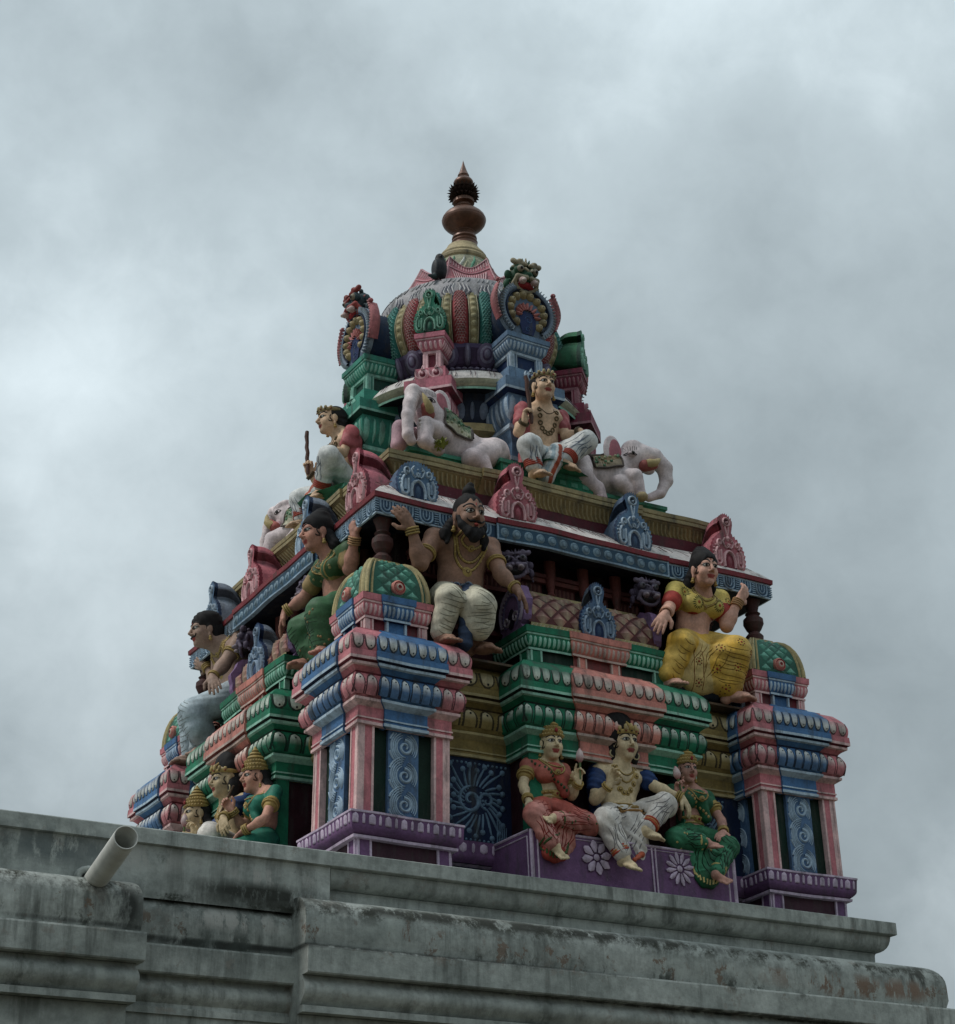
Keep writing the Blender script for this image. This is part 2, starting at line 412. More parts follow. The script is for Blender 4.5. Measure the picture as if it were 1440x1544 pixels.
    blob((-2.5,-1.95,-1.57),.40,.07,(7,2,1),.48,.53,(.40,.39,.36),.7)
    blob((-2.3,-1.96,-1.33),.30,.05,(3,2,1),.48,.52,(.42,.40,.37),.7)
    blob((-3.0,-1.96,-1.30),.35,.09,(3,6,1),.48,.54,(.38,.38,.35),.7)
    n.links.new(col, b.inputs['Base Color']); b.inputs['Roughness'].default_value = .85
    bp = n.nodes.new('ShaderNodeBump'); bp.inputs['Strength'].default_value = .45; bp.inputs['Distance'].default_value = .012
    n.links.new(noise(n, pos, 26, 8, .72), bp.inputs['Height']); n.links.new(bp.outputs[0], b.inputs['Normal'])
    return m
LIME = concrete_mat()
def simple_mat(name, col, rough=.6, metal=0, nscale=12, var=.3, bump=.1):
    m, n, b = new_mat(name)
    g = n.nodes.new('ShaderNodeNewGeometry')
    c = ramp(n, noise(n, g.outputs['Position'], nscale, 5, .65), .3, tuple(v*(1-var) for v in col), .7, tuple(min(1,v*(1+var)) for v in col))
    n.links.new(c, b.inputs['Base Color']); b.inputs['Roughness'].default_value = rough; b.inputs['Metallic'].default_value = metal
    bp = n.nodes.new('ShaderNodeBump'); bp.inputs['Strength'].default_value = bump; bp.inputs['Distance'].default_value=.006
    n.links.new(noise(n, g.outputs['Position'], 60, 5, .7), bp.inputs['Height']); n.links.new(bp.outputs[0], b.inputs['Normal'])
    return m
EARTH = simple_mat('dry_earth', (.085,.075,.05), .95, 0, .8, .35, .3)
gmb = MB(False); gmb.quad((-600,-600,-5.4),(600,-600,-5.4),(600,600,-5.4),(-600,600,-5.4),EARTH and (.2,.2,.2))
tag(gmb.build('ground', None, EARTH), kind='structure')

LC=(.3,.3,.3)
wall = link('temple_wall', None, None, (0,0,0)); wall.empty_display_size=.2
tag(wall, 'weathered grey green limewashed temple wall with mossy rolled cornices below the painted tower', 'wall')
def rollprof(h, zt):
    # rounded cornice block (off relative to h)
    top = [(-.55,zt+.02),(-.12,zt+.012)]+[(-.12+.12*math.sin(a), zt-.11+.122*math.cos(a)) for a in [k*PI/2/7 for k in range(8)]]+[(.002,zt-.2),(-.012,zt-.246)]
    band = [(-.012,zt-.247),(.034,zt-.252),(.038,zt-.262),(.036,zt-.385),(.030,zt-.392),(-.022,zt-.3925)]
    roll = [(-.03,zt-.393)]+[(-.045+.050*math.sin(PI*t), zt-.395-.14*t) for t in [k/8 for k in range(1,9)]]
    fil = [(-.05,zt-.537),(-.015,zt-.542),(-.015,zt-.575),(-.07,zt-.577)]
    low = [(-.08,zt-.578),(-.08,-3.1),(-.16,-3.12),(-.16,-5.4)]
    return [(p[::-1],LC,True) if False else (p[::-1],LC,sm) for p,sm in ((top,True),(band,False),(roll,True),(fil,False),(low,False))]
def wallpiece(name, sides, prof, label=None, step=.25):
    mb=MB(False); mould(mb, sides, prof, step); o=mb.build(name, wall, LIME)
    if label: tag(o,label)
    return o
def seg(x0,x1,h):  # front-facing straight piece
    return Side(((x0+x1)/2,0),(0,-1),(x1-x0)/2,h)
# right block: front and its right return (mitred corner at x=2.09)
zt=-1.44
H=2.09
def moul_ends(mb, P, runs, x0f, x1f, n):
    for pts,col,sm in runs:
        rows=[]
        for off,z in pts:
            a=x0f(off); b=x1f(off)
            rows.append([P(a+(b-a)*k/n,off,z) for k in range(n+1)])
        mb.grid(rows,col,sm)
def end_cap(mb, P, runs, x):
    pts=sorted([q for r in runs for q in r[0]],key=lambda q:-q[1])
    back=[P(x,-.6,z) for o,z in pts]
    mb.grid([[P(x,o,z) for o,z in pts],back],LC,False)
PF=lambda h:(lambda u,off,z:(u,-(h+off),z))
PR=lambda h:(lambda u,off,z:(h+off,u,z))
runs=rollprof(H,zt)
mb=MB(False)
moul_ends(mb,PF(H),[(p[::-1],c,s) for p,c,s in runs],lambda o:-2.17,lambda o:H+o,40)
moul_ends(mb,PR(H),[(p[::-1],c,s) for p,c,s in runs],lambda o:-(H+o),lambda o:8.0,60)
end_cap(mb,PF(H),runs,-2.17)
mb.build('rolled_cornice', wall, LIME)
mb=MB(False); r2=rollprof(1.93,-1.475)
moul_ends(mb,PF(1.93),[(p[::-1],c,s) for p,c,s in r2],lambda o:-3.05,lambda o:-2.15,10)
tag(mb.build('recessed_cornice', wall, LIME),'darker set back stretch of cornice between two rolled blocks')
mb=MB(False); r3=rollprof(H,-1.465)
moul_ends(mb,PF(2.10),[(p[::-1],c,s) for p,c,s in r3],lambda o:-9,lambda o:-3.03+o*.35,60)
Pq=lambda u,off,z:(-3.03+.35*off,u,z)
for pts,col,sm in r3:
    rows=[]
    for off,z in pts:
        rows.append([(-3.03+.35*off,-(2.10+off),z),(-3.03+.35*off,-1.5,z)])
    mb.grid(rows,col,sm)
tag(mb.build('rolled_cornice', wall, LIME),'left block of rolled cornice with black mould stain beside the pipe')
# upper ledge
led=[(-.5,-1.148),(-.01,-1.15),(0,-1.155),(0,-1.226),(-.004,-1.230),(-.030,-1.2345)]
cav=[(-.03,-1.236)]+[(-.032-.065*(1-math.cos(PI/2*t)),-1.24-.09*math.sin(PI/2*t)) for t in [k/6 for k in range(1,7)]]
flat=[(-.10,-1.332),(-.105,-1.345),(-.107,-1.43),(-.1,-1.5)]
mb=MB(False)
lr=[(led,LC,False),(cav,LC,True),(flat,LC,False)]
hL=1.93
moul_ends(mb,PF(hL),lr,lambda o:-1.955-o*.3,lambda o:hL-.04+o,44)
moul_ends(mb,PR(hL-.04),lr,lambda o:-(hL+o),lambda o:8.0,60)
mb.build('ledge', wall, LIME)
mb=MB(False)
ll=[([(-.5,-1.158),(0,-1.16),(.003,-1.165),(.003,-1.236),(-.020,-1.240)],LC,False),([(-.020,-1.241),(-.024,-1.27),(-.024,-1.36),(-.03,-1.5)],LC,False)]
moul_ends(mb,PF(1.955),ll,lambda o:-9,lambda o:-1.965,60)
end_cap(mb,PF(1.955),ll,-1.965)
tag(mb.build('ledge', wall, LIME),'left stretch of flat ledge above the recessed cornice')
# roof slabs behind the ledges
mb=MB(False); mb.box((-9,-1.6,-1.5),(1.6,7.9,-1.162),LC); mb.build('roof_slab',wall,LIME)
mb=MB(False)
mb.box((-9,-1.9,-5.4),(1.85,7.8,-1.6),LC); mb.build('wall_core',wall,LIME)
# drain pipe
PVC = simple_mat('grey_pvc', (.50,.50,.46), .45, 0, 9, .18, .04)
pipe = link('drain_pipe', None, None, (-3.29,-2.14,-1.50)); tag(pipe,'grey plastic rainwater pipe sticking out of the wall above the left rolled cornice','pipe')
mb=MB(False)
a=Vector((.06,.28,.02)); b=Vector((-.02,-.46,.09)); d=(b-a).normalized()
n=24; X=d.cross(Vector((0,0,1))).normalized(); Y=X.cross(d)
def ring(c,r): return [tuple(c+r*(X*math.cos(2*PI*k/n)+Y*math.sin(2*PI*k/n))) for k in range(n)]
mb.grid([ring(a,.057),ring(b,.057),ring(b,.052),ring(a,.052)],(.4,.4,.4),True,cv=True)
mb.build('tube',pipe,PVC)
mb=MB(False); torus_=[]
for k_ in range(20):
    t_=2*PI*k_/20; torus_.append([tuple(Vector((.035,.17,.035))+(X*math.cos(t_)+Y*math.sin(t_))*(.066+.020*math.cos(2*PI*j_/8)+.006*math.sin(3*t_))+d*.03*math.sin(2*PI*j_/8)) for j_ in range(8)])
mb.grid(torus_,(.3,.3,.3),True,cu=True,cv=True); mb.build('mortar_collar',pipe,LIME)
# ------------------------------------------------------------------ the painted tower
tower = link('temple_tower', None, None, (0,0,0)); tower.empty_display_size=.2
tag(tower, 'many coloured stepped temple tower with ribbed dome and brown pot finial', 'temple tower')
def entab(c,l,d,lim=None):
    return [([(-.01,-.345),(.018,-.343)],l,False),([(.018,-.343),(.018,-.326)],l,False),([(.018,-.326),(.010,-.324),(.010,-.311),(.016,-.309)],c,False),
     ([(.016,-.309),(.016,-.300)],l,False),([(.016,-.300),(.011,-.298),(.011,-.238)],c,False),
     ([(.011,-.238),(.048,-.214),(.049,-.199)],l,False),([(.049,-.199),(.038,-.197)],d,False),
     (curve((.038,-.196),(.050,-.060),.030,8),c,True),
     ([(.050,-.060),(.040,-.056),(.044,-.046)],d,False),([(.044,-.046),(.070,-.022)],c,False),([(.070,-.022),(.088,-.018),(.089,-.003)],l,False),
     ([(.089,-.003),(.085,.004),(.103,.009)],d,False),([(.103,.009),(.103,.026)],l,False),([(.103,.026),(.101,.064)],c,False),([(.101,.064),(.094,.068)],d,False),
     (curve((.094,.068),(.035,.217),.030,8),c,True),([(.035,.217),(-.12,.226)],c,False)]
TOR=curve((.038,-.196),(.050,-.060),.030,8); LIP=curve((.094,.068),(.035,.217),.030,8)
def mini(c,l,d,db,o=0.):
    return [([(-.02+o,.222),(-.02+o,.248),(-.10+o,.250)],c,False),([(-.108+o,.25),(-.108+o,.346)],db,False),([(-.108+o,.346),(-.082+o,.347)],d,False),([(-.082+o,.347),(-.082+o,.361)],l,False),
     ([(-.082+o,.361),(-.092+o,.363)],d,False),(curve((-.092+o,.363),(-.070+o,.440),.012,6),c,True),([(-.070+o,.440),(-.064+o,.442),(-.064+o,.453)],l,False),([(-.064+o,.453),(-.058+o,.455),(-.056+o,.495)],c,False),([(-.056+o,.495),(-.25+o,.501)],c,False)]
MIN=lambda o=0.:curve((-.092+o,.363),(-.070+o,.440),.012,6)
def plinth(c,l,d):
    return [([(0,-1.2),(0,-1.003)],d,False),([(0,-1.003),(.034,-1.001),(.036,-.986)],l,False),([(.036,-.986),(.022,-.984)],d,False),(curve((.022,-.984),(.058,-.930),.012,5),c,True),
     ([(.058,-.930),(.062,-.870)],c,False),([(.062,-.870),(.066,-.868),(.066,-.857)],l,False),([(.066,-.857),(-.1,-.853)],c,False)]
def cols(mb, sd, spans, z0, z1, c, l, dep=.03, off=0, st=.011):
    for u0,u1 in spans:
        T=lambda v: sd.P(v[0],v[1],v[2])
        mb.box((u0,off-dep,z0),(u1,off,z1),c,T)
        for a,b in ((u0-.001,u0+st),(u1-st,u1+.001)):
            mb.box((a,off-dep,z0),(b,off+.004,z1),l,T)
def entab_rows(mb, sides, n, l, c, dk, lift=.007, part='both'):
    for sd in sides:
        k=n(sd) if callable(n) else n
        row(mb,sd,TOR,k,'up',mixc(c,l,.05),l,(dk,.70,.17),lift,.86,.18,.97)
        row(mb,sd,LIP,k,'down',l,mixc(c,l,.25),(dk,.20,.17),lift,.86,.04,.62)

# ---------- core of the first storey (the ochre recesses)
core=rect_sides(0,0,1.445,1.445)
mb=MB()
mould(mb,core,entab(OCHRE,LOCHRE,(.07,.045,.02))+[([(.0,-1.2),(.0,-.345)],DBLUE,False),([(-.12,.226),(-.13,.35)],MAROON,False)])
core_w=mb.build('recess_wall',tower)
mb=MB()
entab_rows(mb,core,26,(.56,.48,.30),OCHRE,DARK)
mb.build('lotus_petals',core_w)
mb=MB(); mould(mb,core,[([(-.01,-1.2),(.0,-1.0)],(.05,.02,.05),False),([(.0,-1.0),(.03,-.99)],LPURPLE,False),(curve((.03,-.985),(.055,-.93),.01,4),PURPLE,True),([(.055,-.93),(.058,-.87),(.06,-.86)],PURPLE,False),([(.06,-.86),(-.05,-.855)],PURPLE,False)])
for sd in core: row(mb,sd,[(.055,-.93),(.058,-.87)],44,'alt',LPURPLE,lift=.005,gap=.8)
mb.build('plinth_cornice',core_w)
FLP=(.13,.21,.30)
def floral(mb,F,cx,cz,w,h,col,s=1):
    # swirl in the middle with tendrils ending in buds
    stroke(mb,F,spiral(cx-.04*s,cz,.075,1.5,PI/2,s,30),.014,col,.010)
    stroke(mb,F,spiral(cx+.07*s,cz+.01,.05,1.3,-PI/2,-s,22),.011,col,.008)
    for q in range(5): disc(mb,F,cx+.03*s+.006*q,cz+.05-.022*q,.009,col,.006,8)
    for k in range(26):
        a=2*PI*k/26+.1; r0=.085; r1=min(w*.47/max(.2,abs(math.cos(a))),h*.47/max(.2,abs(math.sin(a))))*(.9 if k%2 else .78)
        if r1<r0+.03: continue
        pts=[]
        for j in range(7):
            t=j/6; r=r0+(r1-r0)*t; aa=a+.28*s*(1-t)**1.5
            pts.append((cx+r*math.cos(aa),cz+r*math.sin(aa)))
        stroke(mb,F,pts,.0085,col,.007)
        disc(mb,F,pts[-1][0],pts[-1][1],.019,col,.010,8)
S=core[0]
for sd in core:
    for sg in (-1,1):
        mb=MB(); F=wallF(sd,0.002)
        floral(mb,F,sg*.80,-.60,.42,.50,FLP,-sg)
        for fz in (-.375,-.835):
            for q in range(14): disc(mb,F,sg*(.60+.03*q),fz,.009,FLP,.005,6)
        for q in range(6): stroke(mb,F,[(sg*(.60+q*.012),-.83),(sg*(.60+q*.012),-.74+.01*q)],.003,FLP,.004,False)
        tag(mb.build('floral_panel',core_w))

# ---------- corner shrines
def scrollpanel(mb,sd,u0,u1,z0,z1,base,lt,off=0.0):
    F=wallF(sd,off+.001)
    mb.box((u0,off-.03,z0),(u1,off,z1),base,lambda v:sd.P(*v))
    w=u1-u0; n=3; h=(z1-z0)/n; cx=(u0+u1)/2
    cl=lambda p:(max(u0+.006,min(u1-.006,p[0])),max(z0+.006,min(z1-.006,p[1])))
    def inside(p): return u0+.007<p[0]<u1-.007 and z0+.006<p[1]<z1-.006
    def runs_(pts,ws,c,lf):
        cur=[];cw=[]
        for p,w_ in zip(pts,ws):
            if inside(p): cur.append(p); cw.append(w_)
            else:
                if len(cur)>2: stroke(mb,F,cur,cw,c,lf)
                cur=[];cw=[]
        if len(cur)>2: stroke(mb,F,cur,cw,c,lf)
    for k in range(n):
        cz=z1-h*(k+.52); ccx=cx+.012
        sp=spiral(ccx,cz,.040,1.5,PI*.55,-1,26)
        runs_(sp,[.0115-.006*i/len(sp) for i in range(len(sp))],lt,.011)
        for q in range(5):      # strands streaming up the left and over the curl
            r=.053+.0115*q; a0=PI*(1.50-.02*q); a1=PI*(.62-.03*q)
            pts=[(ccx+r*1.05*math.cos(a0+(a1-a0)*i/14)+.0,cz+r*1.12*math.sin(a0+(a1-a0)*i/14)) for i in range(15)]
            runs_(pts,[.0025+.0042*math.sin(PI*i/14) for i in range(15)],mixc(lt,base,.2*(q%2)),.008)
        for q in range(3):      # and down the right side of it
            r=.052+.012*q; a0=PI*(.48-.03*q); a1=PI*(-.22)
            pts=[(ccx+r*math.cos(a0+(a1-a0)*i/10),cz+r*1.12*math.sin(a0+(a1-a0)*i/10)) for i in range(11)]
            runs_(pts,[.0022+.0040*math.sin(PI*i/10) for i in range(11)],mixc(lt,base,.2*(q%2)),.007)
PC=1.4075; PH=.2895
def corner_shrine():
    sx=rect_sides(-PC,-PC,PH,PH)
    mb=MB()
    base=sx
    # plinth and shaft
    mould(mb,base,plinth(PURPLE,LPURPLE,(.05,.018,.03)))
    mould(mb,base,[([(-.035,-.86),(-.035,-.34)],DGREEN,False)])
    root=mb.build('corner_shrine',tower)
    mb=MB()
    for sd in base:
        row(mb,sd,[(.058,-.930),(.062,-.870)],14,'alt',LPURPLE,lift=.006,gap=.84,v0=-.25,v1=.97)
        T=lambda v: sd.P(*v)
        cols(mb,sd,[(-sd.a,-sd.a+.085),(sd.a-.085,sd.a)],-1.2,-1.003,PURPLE,LPURPLE,.02,.008,.012)
    mb.build('plinth_cornice',root)
    for sd in base[:1]+base[3:]+base[1:3]:
        for u0 in (-.2895,.1925):
            mb=MB(); cols(mb,sd,[(u0,u0+.097)],-.856,-.343,PINK,LPINK,.04,0,.013); mb.build('column',root)
        mb=MB(); scrollpanel(mb,sd,-.0975,.0975,-.852,-.346,(.085,.16,.29),(.36,.47,.58),-.008); mb.build('scroll_panel',root)
    mb=MB()
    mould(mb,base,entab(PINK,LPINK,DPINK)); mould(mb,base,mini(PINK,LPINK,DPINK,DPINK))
    mb.build('pink_cornice',root)
    # blue centre blocks, one per side
    for sd in base:
        mb=MB(); b=Side((sd.c.x,sd.c.y),(sd.n.x,sd.n.y),.1275,sd.d+.014)
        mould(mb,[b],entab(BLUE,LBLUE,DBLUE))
        for runs in (entab(BLUE,LBLUE,DBLUE),):
            pts=[q for r in runs for q in r[0]]
            for s in (-1,1):
                mb.grid([[b.P(s*(b.a+o),o,z) for o,z in pts],[b.P(s*(b.a+o),-.05,z) for o,z in pts]],BLUE,False)
        b2=Side((sd.c.x,sd.c.y),(sd.n.x,sd.n.y),.17,sd.d+.012)
        ms=mini(BLUE,LBLUE,DBLUE,BLUE)
        mould(mb,[b2],ms)
        pts=[q for r in ms for q in r[0]]
        for s in (-1,1): mb.grid([[b2.P(s*(b2.a+o),o,z) for o,z in pts],[b2.P(s*(b2.a+o),-.2,z) for o,z in pts]],BLUE,False)
        ea=root if sd is base[0] or sd is base[3] else None
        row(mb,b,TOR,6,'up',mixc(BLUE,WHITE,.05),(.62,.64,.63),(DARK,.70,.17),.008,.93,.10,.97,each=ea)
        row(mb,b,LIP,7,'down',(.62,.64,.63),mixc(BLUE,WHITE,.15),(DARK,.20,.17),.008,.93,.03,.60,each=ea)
        row(mb,b2,MIN(),7,'oval',LBLUE,lift=.005,gap=.66,v0=.06,v1=.95)
        cols(mb,b2,[(-.065,-.055),(.055,.065)],.25,.346,LBLUE,LBLUE,.03,-.095,.004)
        mb.build('blue_block',root)
    mb=MB()
    for sd in base:
        for u0,u1 in ((-1,-.24),(.24,1)):
            for P_,n_,sh,v0,v1,m0,m1,dt in ((TOR,2,'up',.10,.97,mixc(PINK,WHITE,.05),(.66,.58,.54),.70),(LIP,2,'down',.03,.60,(.66,.58,.54),mixc(PINK,WHITE,.2),.20)):
                om=plerp(P_,.5)[0]; a=sd.a+om; q0=-a if u0<0 else .1275+om; q1=-(.1275+om) if u0<0 else a
                row(mb,sd,P_,n_,sh,m0,m1,(DARK,dt,.15),.008,.93,v0,v1,q0+.004,q1-.004,each=(root if sd is base[0] or sd is base[3] else None))
            om=-.07; a=sd.a+om
            q0,q1=(-a,-.1) if u0<0 else (.1,a)
            row(mb,sd,MIN(),4,'oval',LPINK,lift=.005,gap=.66,v0=.06,v1=.95,u0=q0,u1=q1)
        cols(mb,sd,[(-.20,-.15),(.15,.20)],.25,.346,PINK,LPINK,.03,-.09,.010)
    mb.build('lotus_petals',root)
    # four sided domed roof
    mb=MB(); nseg=8
    def dome(t):   # t 0..1 -> half size, z
        a=t*PI/2
        return .062+.155*math.cos(a)**.75 if t<1 else .062, .500+.272*math.sin(a)**1.05
    D=rect_sides(-PC,-PC,0,0)
    prof=[(dome(k/nseg)[0],dome(k/nseg)[1]) for k in range(nseg+1)]
    DG=(.035,.14,.10)
    mould(mb,D,[(prof,(.03,.12,.085),True)],step=.1)
    mould(mb,D,[([(.062,.766),(.082,.770),(.082,.794),(.0,.796)],LOCHRE,False)])
    dr=mb.build('domed_roof',root)
    mb=MB()
    for sd in D:
        def FD(u,v,l,sd=sd):  # u -1..1 across, v 0..1 up
            o,z,nn=plerp(prof,v); return sd.P(u*o,o+nn[0]*l,z+nn[1]*l)
        # ribs at the borders
        for s in (-1,1): stroke(mb,FD,[(s*.93,v/8) for v in range(9)],[.065+.02*v/8 for v in range(9)],LOCHRE,.016,False); stroke(mb,FD,[(s*.78,v/8) for v in range(9)],[.035+.01*v/8 for v in range(9)],LOCHRE,.012,False)
        stroke(mb,FD,[(u,.93) for u in (-.8,-.3,.3,.8)],.05,LOCHRE,.012,False)
        # lattice diamonds
        for i in range(-3,4):
            for j in range(0,8):
                if (i+j)%2: continue
                cu=i*.235; cv=.06+j*.115
                if abs(cu)>.66: continue
                hu,hv=.19,.088
                vs=[FD(cu,cv,.012),FD(cu-hu,cv,.001),FD(cu,cv-hv,.001),FD(cu+hu,cv,.001),FD(cu,min(.98,cv+hv),.001)]
                mb.add(vs,[(0,1,2),(0,2,3),(0,3,4),(0,4,1)],[(.13,.34,.26),(.06,.22,.16),(.05,.2,.14),(.09,.26,.2),(.16,.38,.3)])
    mb.build('lattice_tiles',dr)
    for sd in D:
        mb=MB(); c=sd.c+sd.n*.205
        def T(v,c=c,sd=sd): 
            q=c+sd.t*v[0]+sd.n*v[2]; return (q.x,q.y,.562+v[1])
        def ringp(r,h): return [T((r*math.cos(2*PI*k/20),r*math.sin(2*PI*k/20),h)) for k in range(20)]
        for (r0,h0),(r1,h1),cc in (((.045,-.03),(.045,.030),SALMON),((.045,.030),(.037,.040),SALMON),((.037,.040),(.030,.036),(.24,.03,.03)),((.030,.036),(.021,.043),SALMON),((.021,.043),(.012,.046),(.5,.4,.33)),((.012,.046),(.001,.040),(.24,.03,.03))):
            mb.grid([ringp(r0,h0),ringp(r1,h1)],cc,True,cv=True)
        mb.build('medallion',dr)
    mb=MB(); MC=(.075,.03,.028)
    mb.lathe([(.055,.794,MC),(.06,.84,MC),(.035,.87,MC),(.05,.89,MC),(.068,.93,MC),(.066,.965,MC),(.04,.99,MC),(.052,1.005,MC),(.035,1.02,MC),(.045,1.06,MC),(.06,1.10,MC),(.06,1.13,MC)],20,(-PC,-PC))
    mb.build('baluster',root)
    return root
cs0=corner_shrine()
def spin_copy(o,k,parent=None):
    c=copy_tree(o,parent); c.rotation_euler=(0,0,k*PI/2); return c
for k in (1,2,3): spin_copy(cs0,k)

# ---------- centre bays
MIDP=(.5,.38,.33)
def centre_bay():
    hx=.588; hy=1.697
    F1=Side((0,0),(0,-1),hx,hy)
    L1=Side((0,-1.45),(-1,0),.247,hx); R1=Side((0,-1.45),(1,0),.247,hx)
    # returns only need their front end mitred: shift so that the near end is at the corner
    sides=[F1,Side((0,-1.40),(-1,0),.297,hx),Side((0,-1.40),(1,0),.297,hx)]
    mb=MB()
    # wall behind the group of figures: pilasters and a deep maroon niche
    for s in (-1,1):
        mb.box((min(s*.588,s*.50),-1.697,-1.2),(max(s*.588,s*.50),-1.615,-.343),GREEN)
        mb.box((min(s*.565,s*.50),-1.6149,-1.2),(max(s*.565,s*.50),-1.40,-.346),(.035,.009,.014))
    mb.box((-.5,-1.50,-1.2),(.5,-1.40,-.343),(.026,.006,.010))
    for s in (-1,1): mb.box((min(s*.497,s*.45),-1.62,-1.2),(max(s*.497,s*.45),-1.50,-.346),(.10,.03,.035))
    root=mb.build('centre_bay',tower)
    mb=MB()
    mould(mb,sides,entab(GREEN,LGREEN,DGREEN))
    sm=[Side((0,0),(0,-1),hx,hy),Side((0,-1.40),(-1,0),.297,hx),Side((0,-1.40),(1,0),.297,hx)]
    mould(mb,sm,mini(GREEN,LGREEN,DGREEN,DGREEN))
    mb.build('green_cornice',root)
    mb=MB()
    b=Side((0,0),(0,-1),.235,hy+.014); ms=entab(SALMON,MIDP,(.2,.05,.04)); mould(mb,[b],ms)
    pts=[q for r in ms for q in r[0]]
    for s in (-1,1): mb.grid([[b.P(s*(b.a+o),o,z) for o,z in pts],[b.P(s*(b.a+o),-.05,z) for o,z in pts]],SALMON,False)
    b2=Side((0,0),(0,-1),.28,hy+.012); ms=mini(SALMON,MIDP,(.2,.05,.04),(.2,.05,.05)); mould(mb,[b2],ms)
    pts=[q for r in ms for q in r[0]]
    for s in (-1,1): mb.grid([[b2.P(s*(b2.a+o),o,z) for o,z in pts],[b2.P(s*(b2.a+o),-.2,z) for o,z in pts]],SALMON,False)
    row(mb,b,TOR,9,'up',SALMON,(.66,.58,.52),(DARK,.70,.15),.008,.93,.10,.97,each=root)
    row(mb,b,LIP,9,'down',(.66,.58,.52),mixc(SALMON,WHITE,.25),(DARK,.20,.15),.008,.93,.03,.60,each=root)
    row(mb,b2,MIN(),13,'oval',MIDP,lift=.005,gap=.66,v0=.06,v1=.95)
    cols(mb,b2,[(-.15,-.09),(.09,.15)],.25,.346,SALMON,MIDP,.03,-.095,.010)
    mb.build('salmon_block',root)
    mb=MB(); WG=(.58,.64,.56)
    for P_,n_,sh,v0,v1,m0,m1,dt in ((TOR,5,'up',.10,.97,GREEN,WG,.70),(LIP,5,'down',.03,.60,WG,mixc(GREEN,WHITE,.15),.20)):
        om=plerp(P_,.5)[0]
        for q0,q1 in ((-(hx+om),-(.235+om)),((.235+om),(hx+om))): row(mb,F1,P_,n_,sh,m0,m1,(DARK,dt,.15),.008,.93,v0,v1,q0+.003,q1-.003,each=root)
        for sd in sides[1:]: row(mb,sd,P_,7,sh,m0,m1,(DARK,dt,.15),.008,.93,v0,v1)
    for q0,q1 in ((-(hx-.075),-.21),(.21,hx-.075)): row(mb,sm[0],MIN(),9,'oval',LGREEN,lift=.005,gap=.66,v0=.06,v1=.95,u0=q0,u1=q1)
    for sd in sm[1:]: row(mb,sd,MIN(),12,'oval',LGREEN,lift=.005,gap=.66,v0=.06,v1=.95)
    cols(mb,sm[0],[(-.49,-.41),(.41,.49)],.25,.346,GREEN,LGREEN,.03,-.088,.012)
    cols(mb,sm[1],[(.11,.2),(-.2,-.11)],.25,.346,GREEN,LGREEN,.03,-.088,.012)
    mb.build('lotus_petals',root)
    # bench with painted flowers
    mb=MB(); BL=Side((0,0),(0,-1),.715,1.895)
    pts=[]
    for k in range(49):
        u=-.715+1.43*k/48
        z=-.862
        pts.append((u,z))
    mb.box((-.715,-1.895,-1.2),(.715,-1.447,-.862),PURPLE)
    be=mb.build('bench',root)
    mb=MB(); F=wallF(BL,.002); FS=wallF(Side((0,-1.67),(-1,0),.225,.715),.002)
    for u in (-.705,.700): stroke(mb,F,[(u,-1.15),(u,-.865)],.013,LPURPLE,.006,False)
    for u in (-.665,.11,.135,.655): stroke(mb,F,[(u,-1.15),(u,-.885)],.006,LPURPLE,.004,False)
    stroke(mb,F,[(-.70,-.868),(.70,-.868)],.008,LPURPLE,.006,False); stroke(mb,F,[(-.66,-.89),(.65,-.89)],.003,LPURPLE,.004,False)
    stroke(mb,FS,[(-.22,-.868),(.22,-.868)],.008,LPURPLE,.006,False); stroke(mb,FS,[(-.2,-.90),(.2,-.90)],.004,LPURPLE,.004,False); stroke(mb,FS,[(.2,-1.15),(.2,-.90)],.005,LPURPLE,.004,False)
    for cx,n,fat in ((-.28,8,1.0),(.30,12,.6)):
        cz=-.985
        for k in range(n):
            a=2*PI*k/n+.2; r=.105
            pt=[(cx+r*t*math.cos(a),cz+r*t*math.sin(a)) for t in (.28,.5,.72,.95)]
            stroke(mb,F,pt,[.006*fat,.019*fat,.024*fat,.006],LPURPLE,.005)
        disc(mb,F,cx,cz,.02,LPURPLE,.006)
    mb.build('flower_relief',be)
    # lattice barrel roof over the bay
    bp=curve((1.60,.500),(1.36,.86),0,8); bp=[(1.345+.235*math.cos(PI/2*k/8),.515+.30*math.sin(PI/2*k/8)) for k in range(9)]
    B=Side((0,0),(0,-1),.47,0)
    mb=MB(); mould(mb,[B],[(bp,(.08,.02,.02),True)],miter=0)
    mould(mb,[B],[([(1.595,.50),(1.60,.535),(1.575,.545)],LOCHRE,False),([(1.345,.812),(1.365,.815),(1.36,.85),(1.3,.852)],LOCHRE,False)],miter=0)
    lr_=mb.build('barrel_roof',root)
    mb=MB()
    def FB(u,v,l):
        o,z,nn=plerp(bp,v); return B.P(u,o+nn[0]*l,z+nn[1]*l)
    for i in range(-7,8):
        for j in range(6):
            if (i+j)%2: continue
            cu=i*.062; cv=.15+j*.145; hu,hv=.052,.12
            vs=[FB(cu,cv,.02),FB(cu-hu,cv,.001),FB(cu,cv-hv,.001),FB(cu+hu,cv,.001),FB(cu,min(.98,cv+hv),.001)]
            cc=[(.38,.26,.2),(.15,.05,.05),(.34,.27,.18),(.3,.12,.1),(.16,.05,.05)]
            mb.add(vs,[(0,1,2),(0,2,3),(0,3,4),(0,4,1)],cc)
    for q in range(34):
        u=-.46+.92*q/33; stroke(mb,B and (lambda a,b_,l:B.P(a,1.598+l,b_)),[(u-.008,.507),(u+.008,.53)],.005,(.5,.45,.35),.004)
    mb.build('lattice_tiles',lr_)
    # gable ends with horned arches, and lion masks above
    PV=(.20,.12,.24)
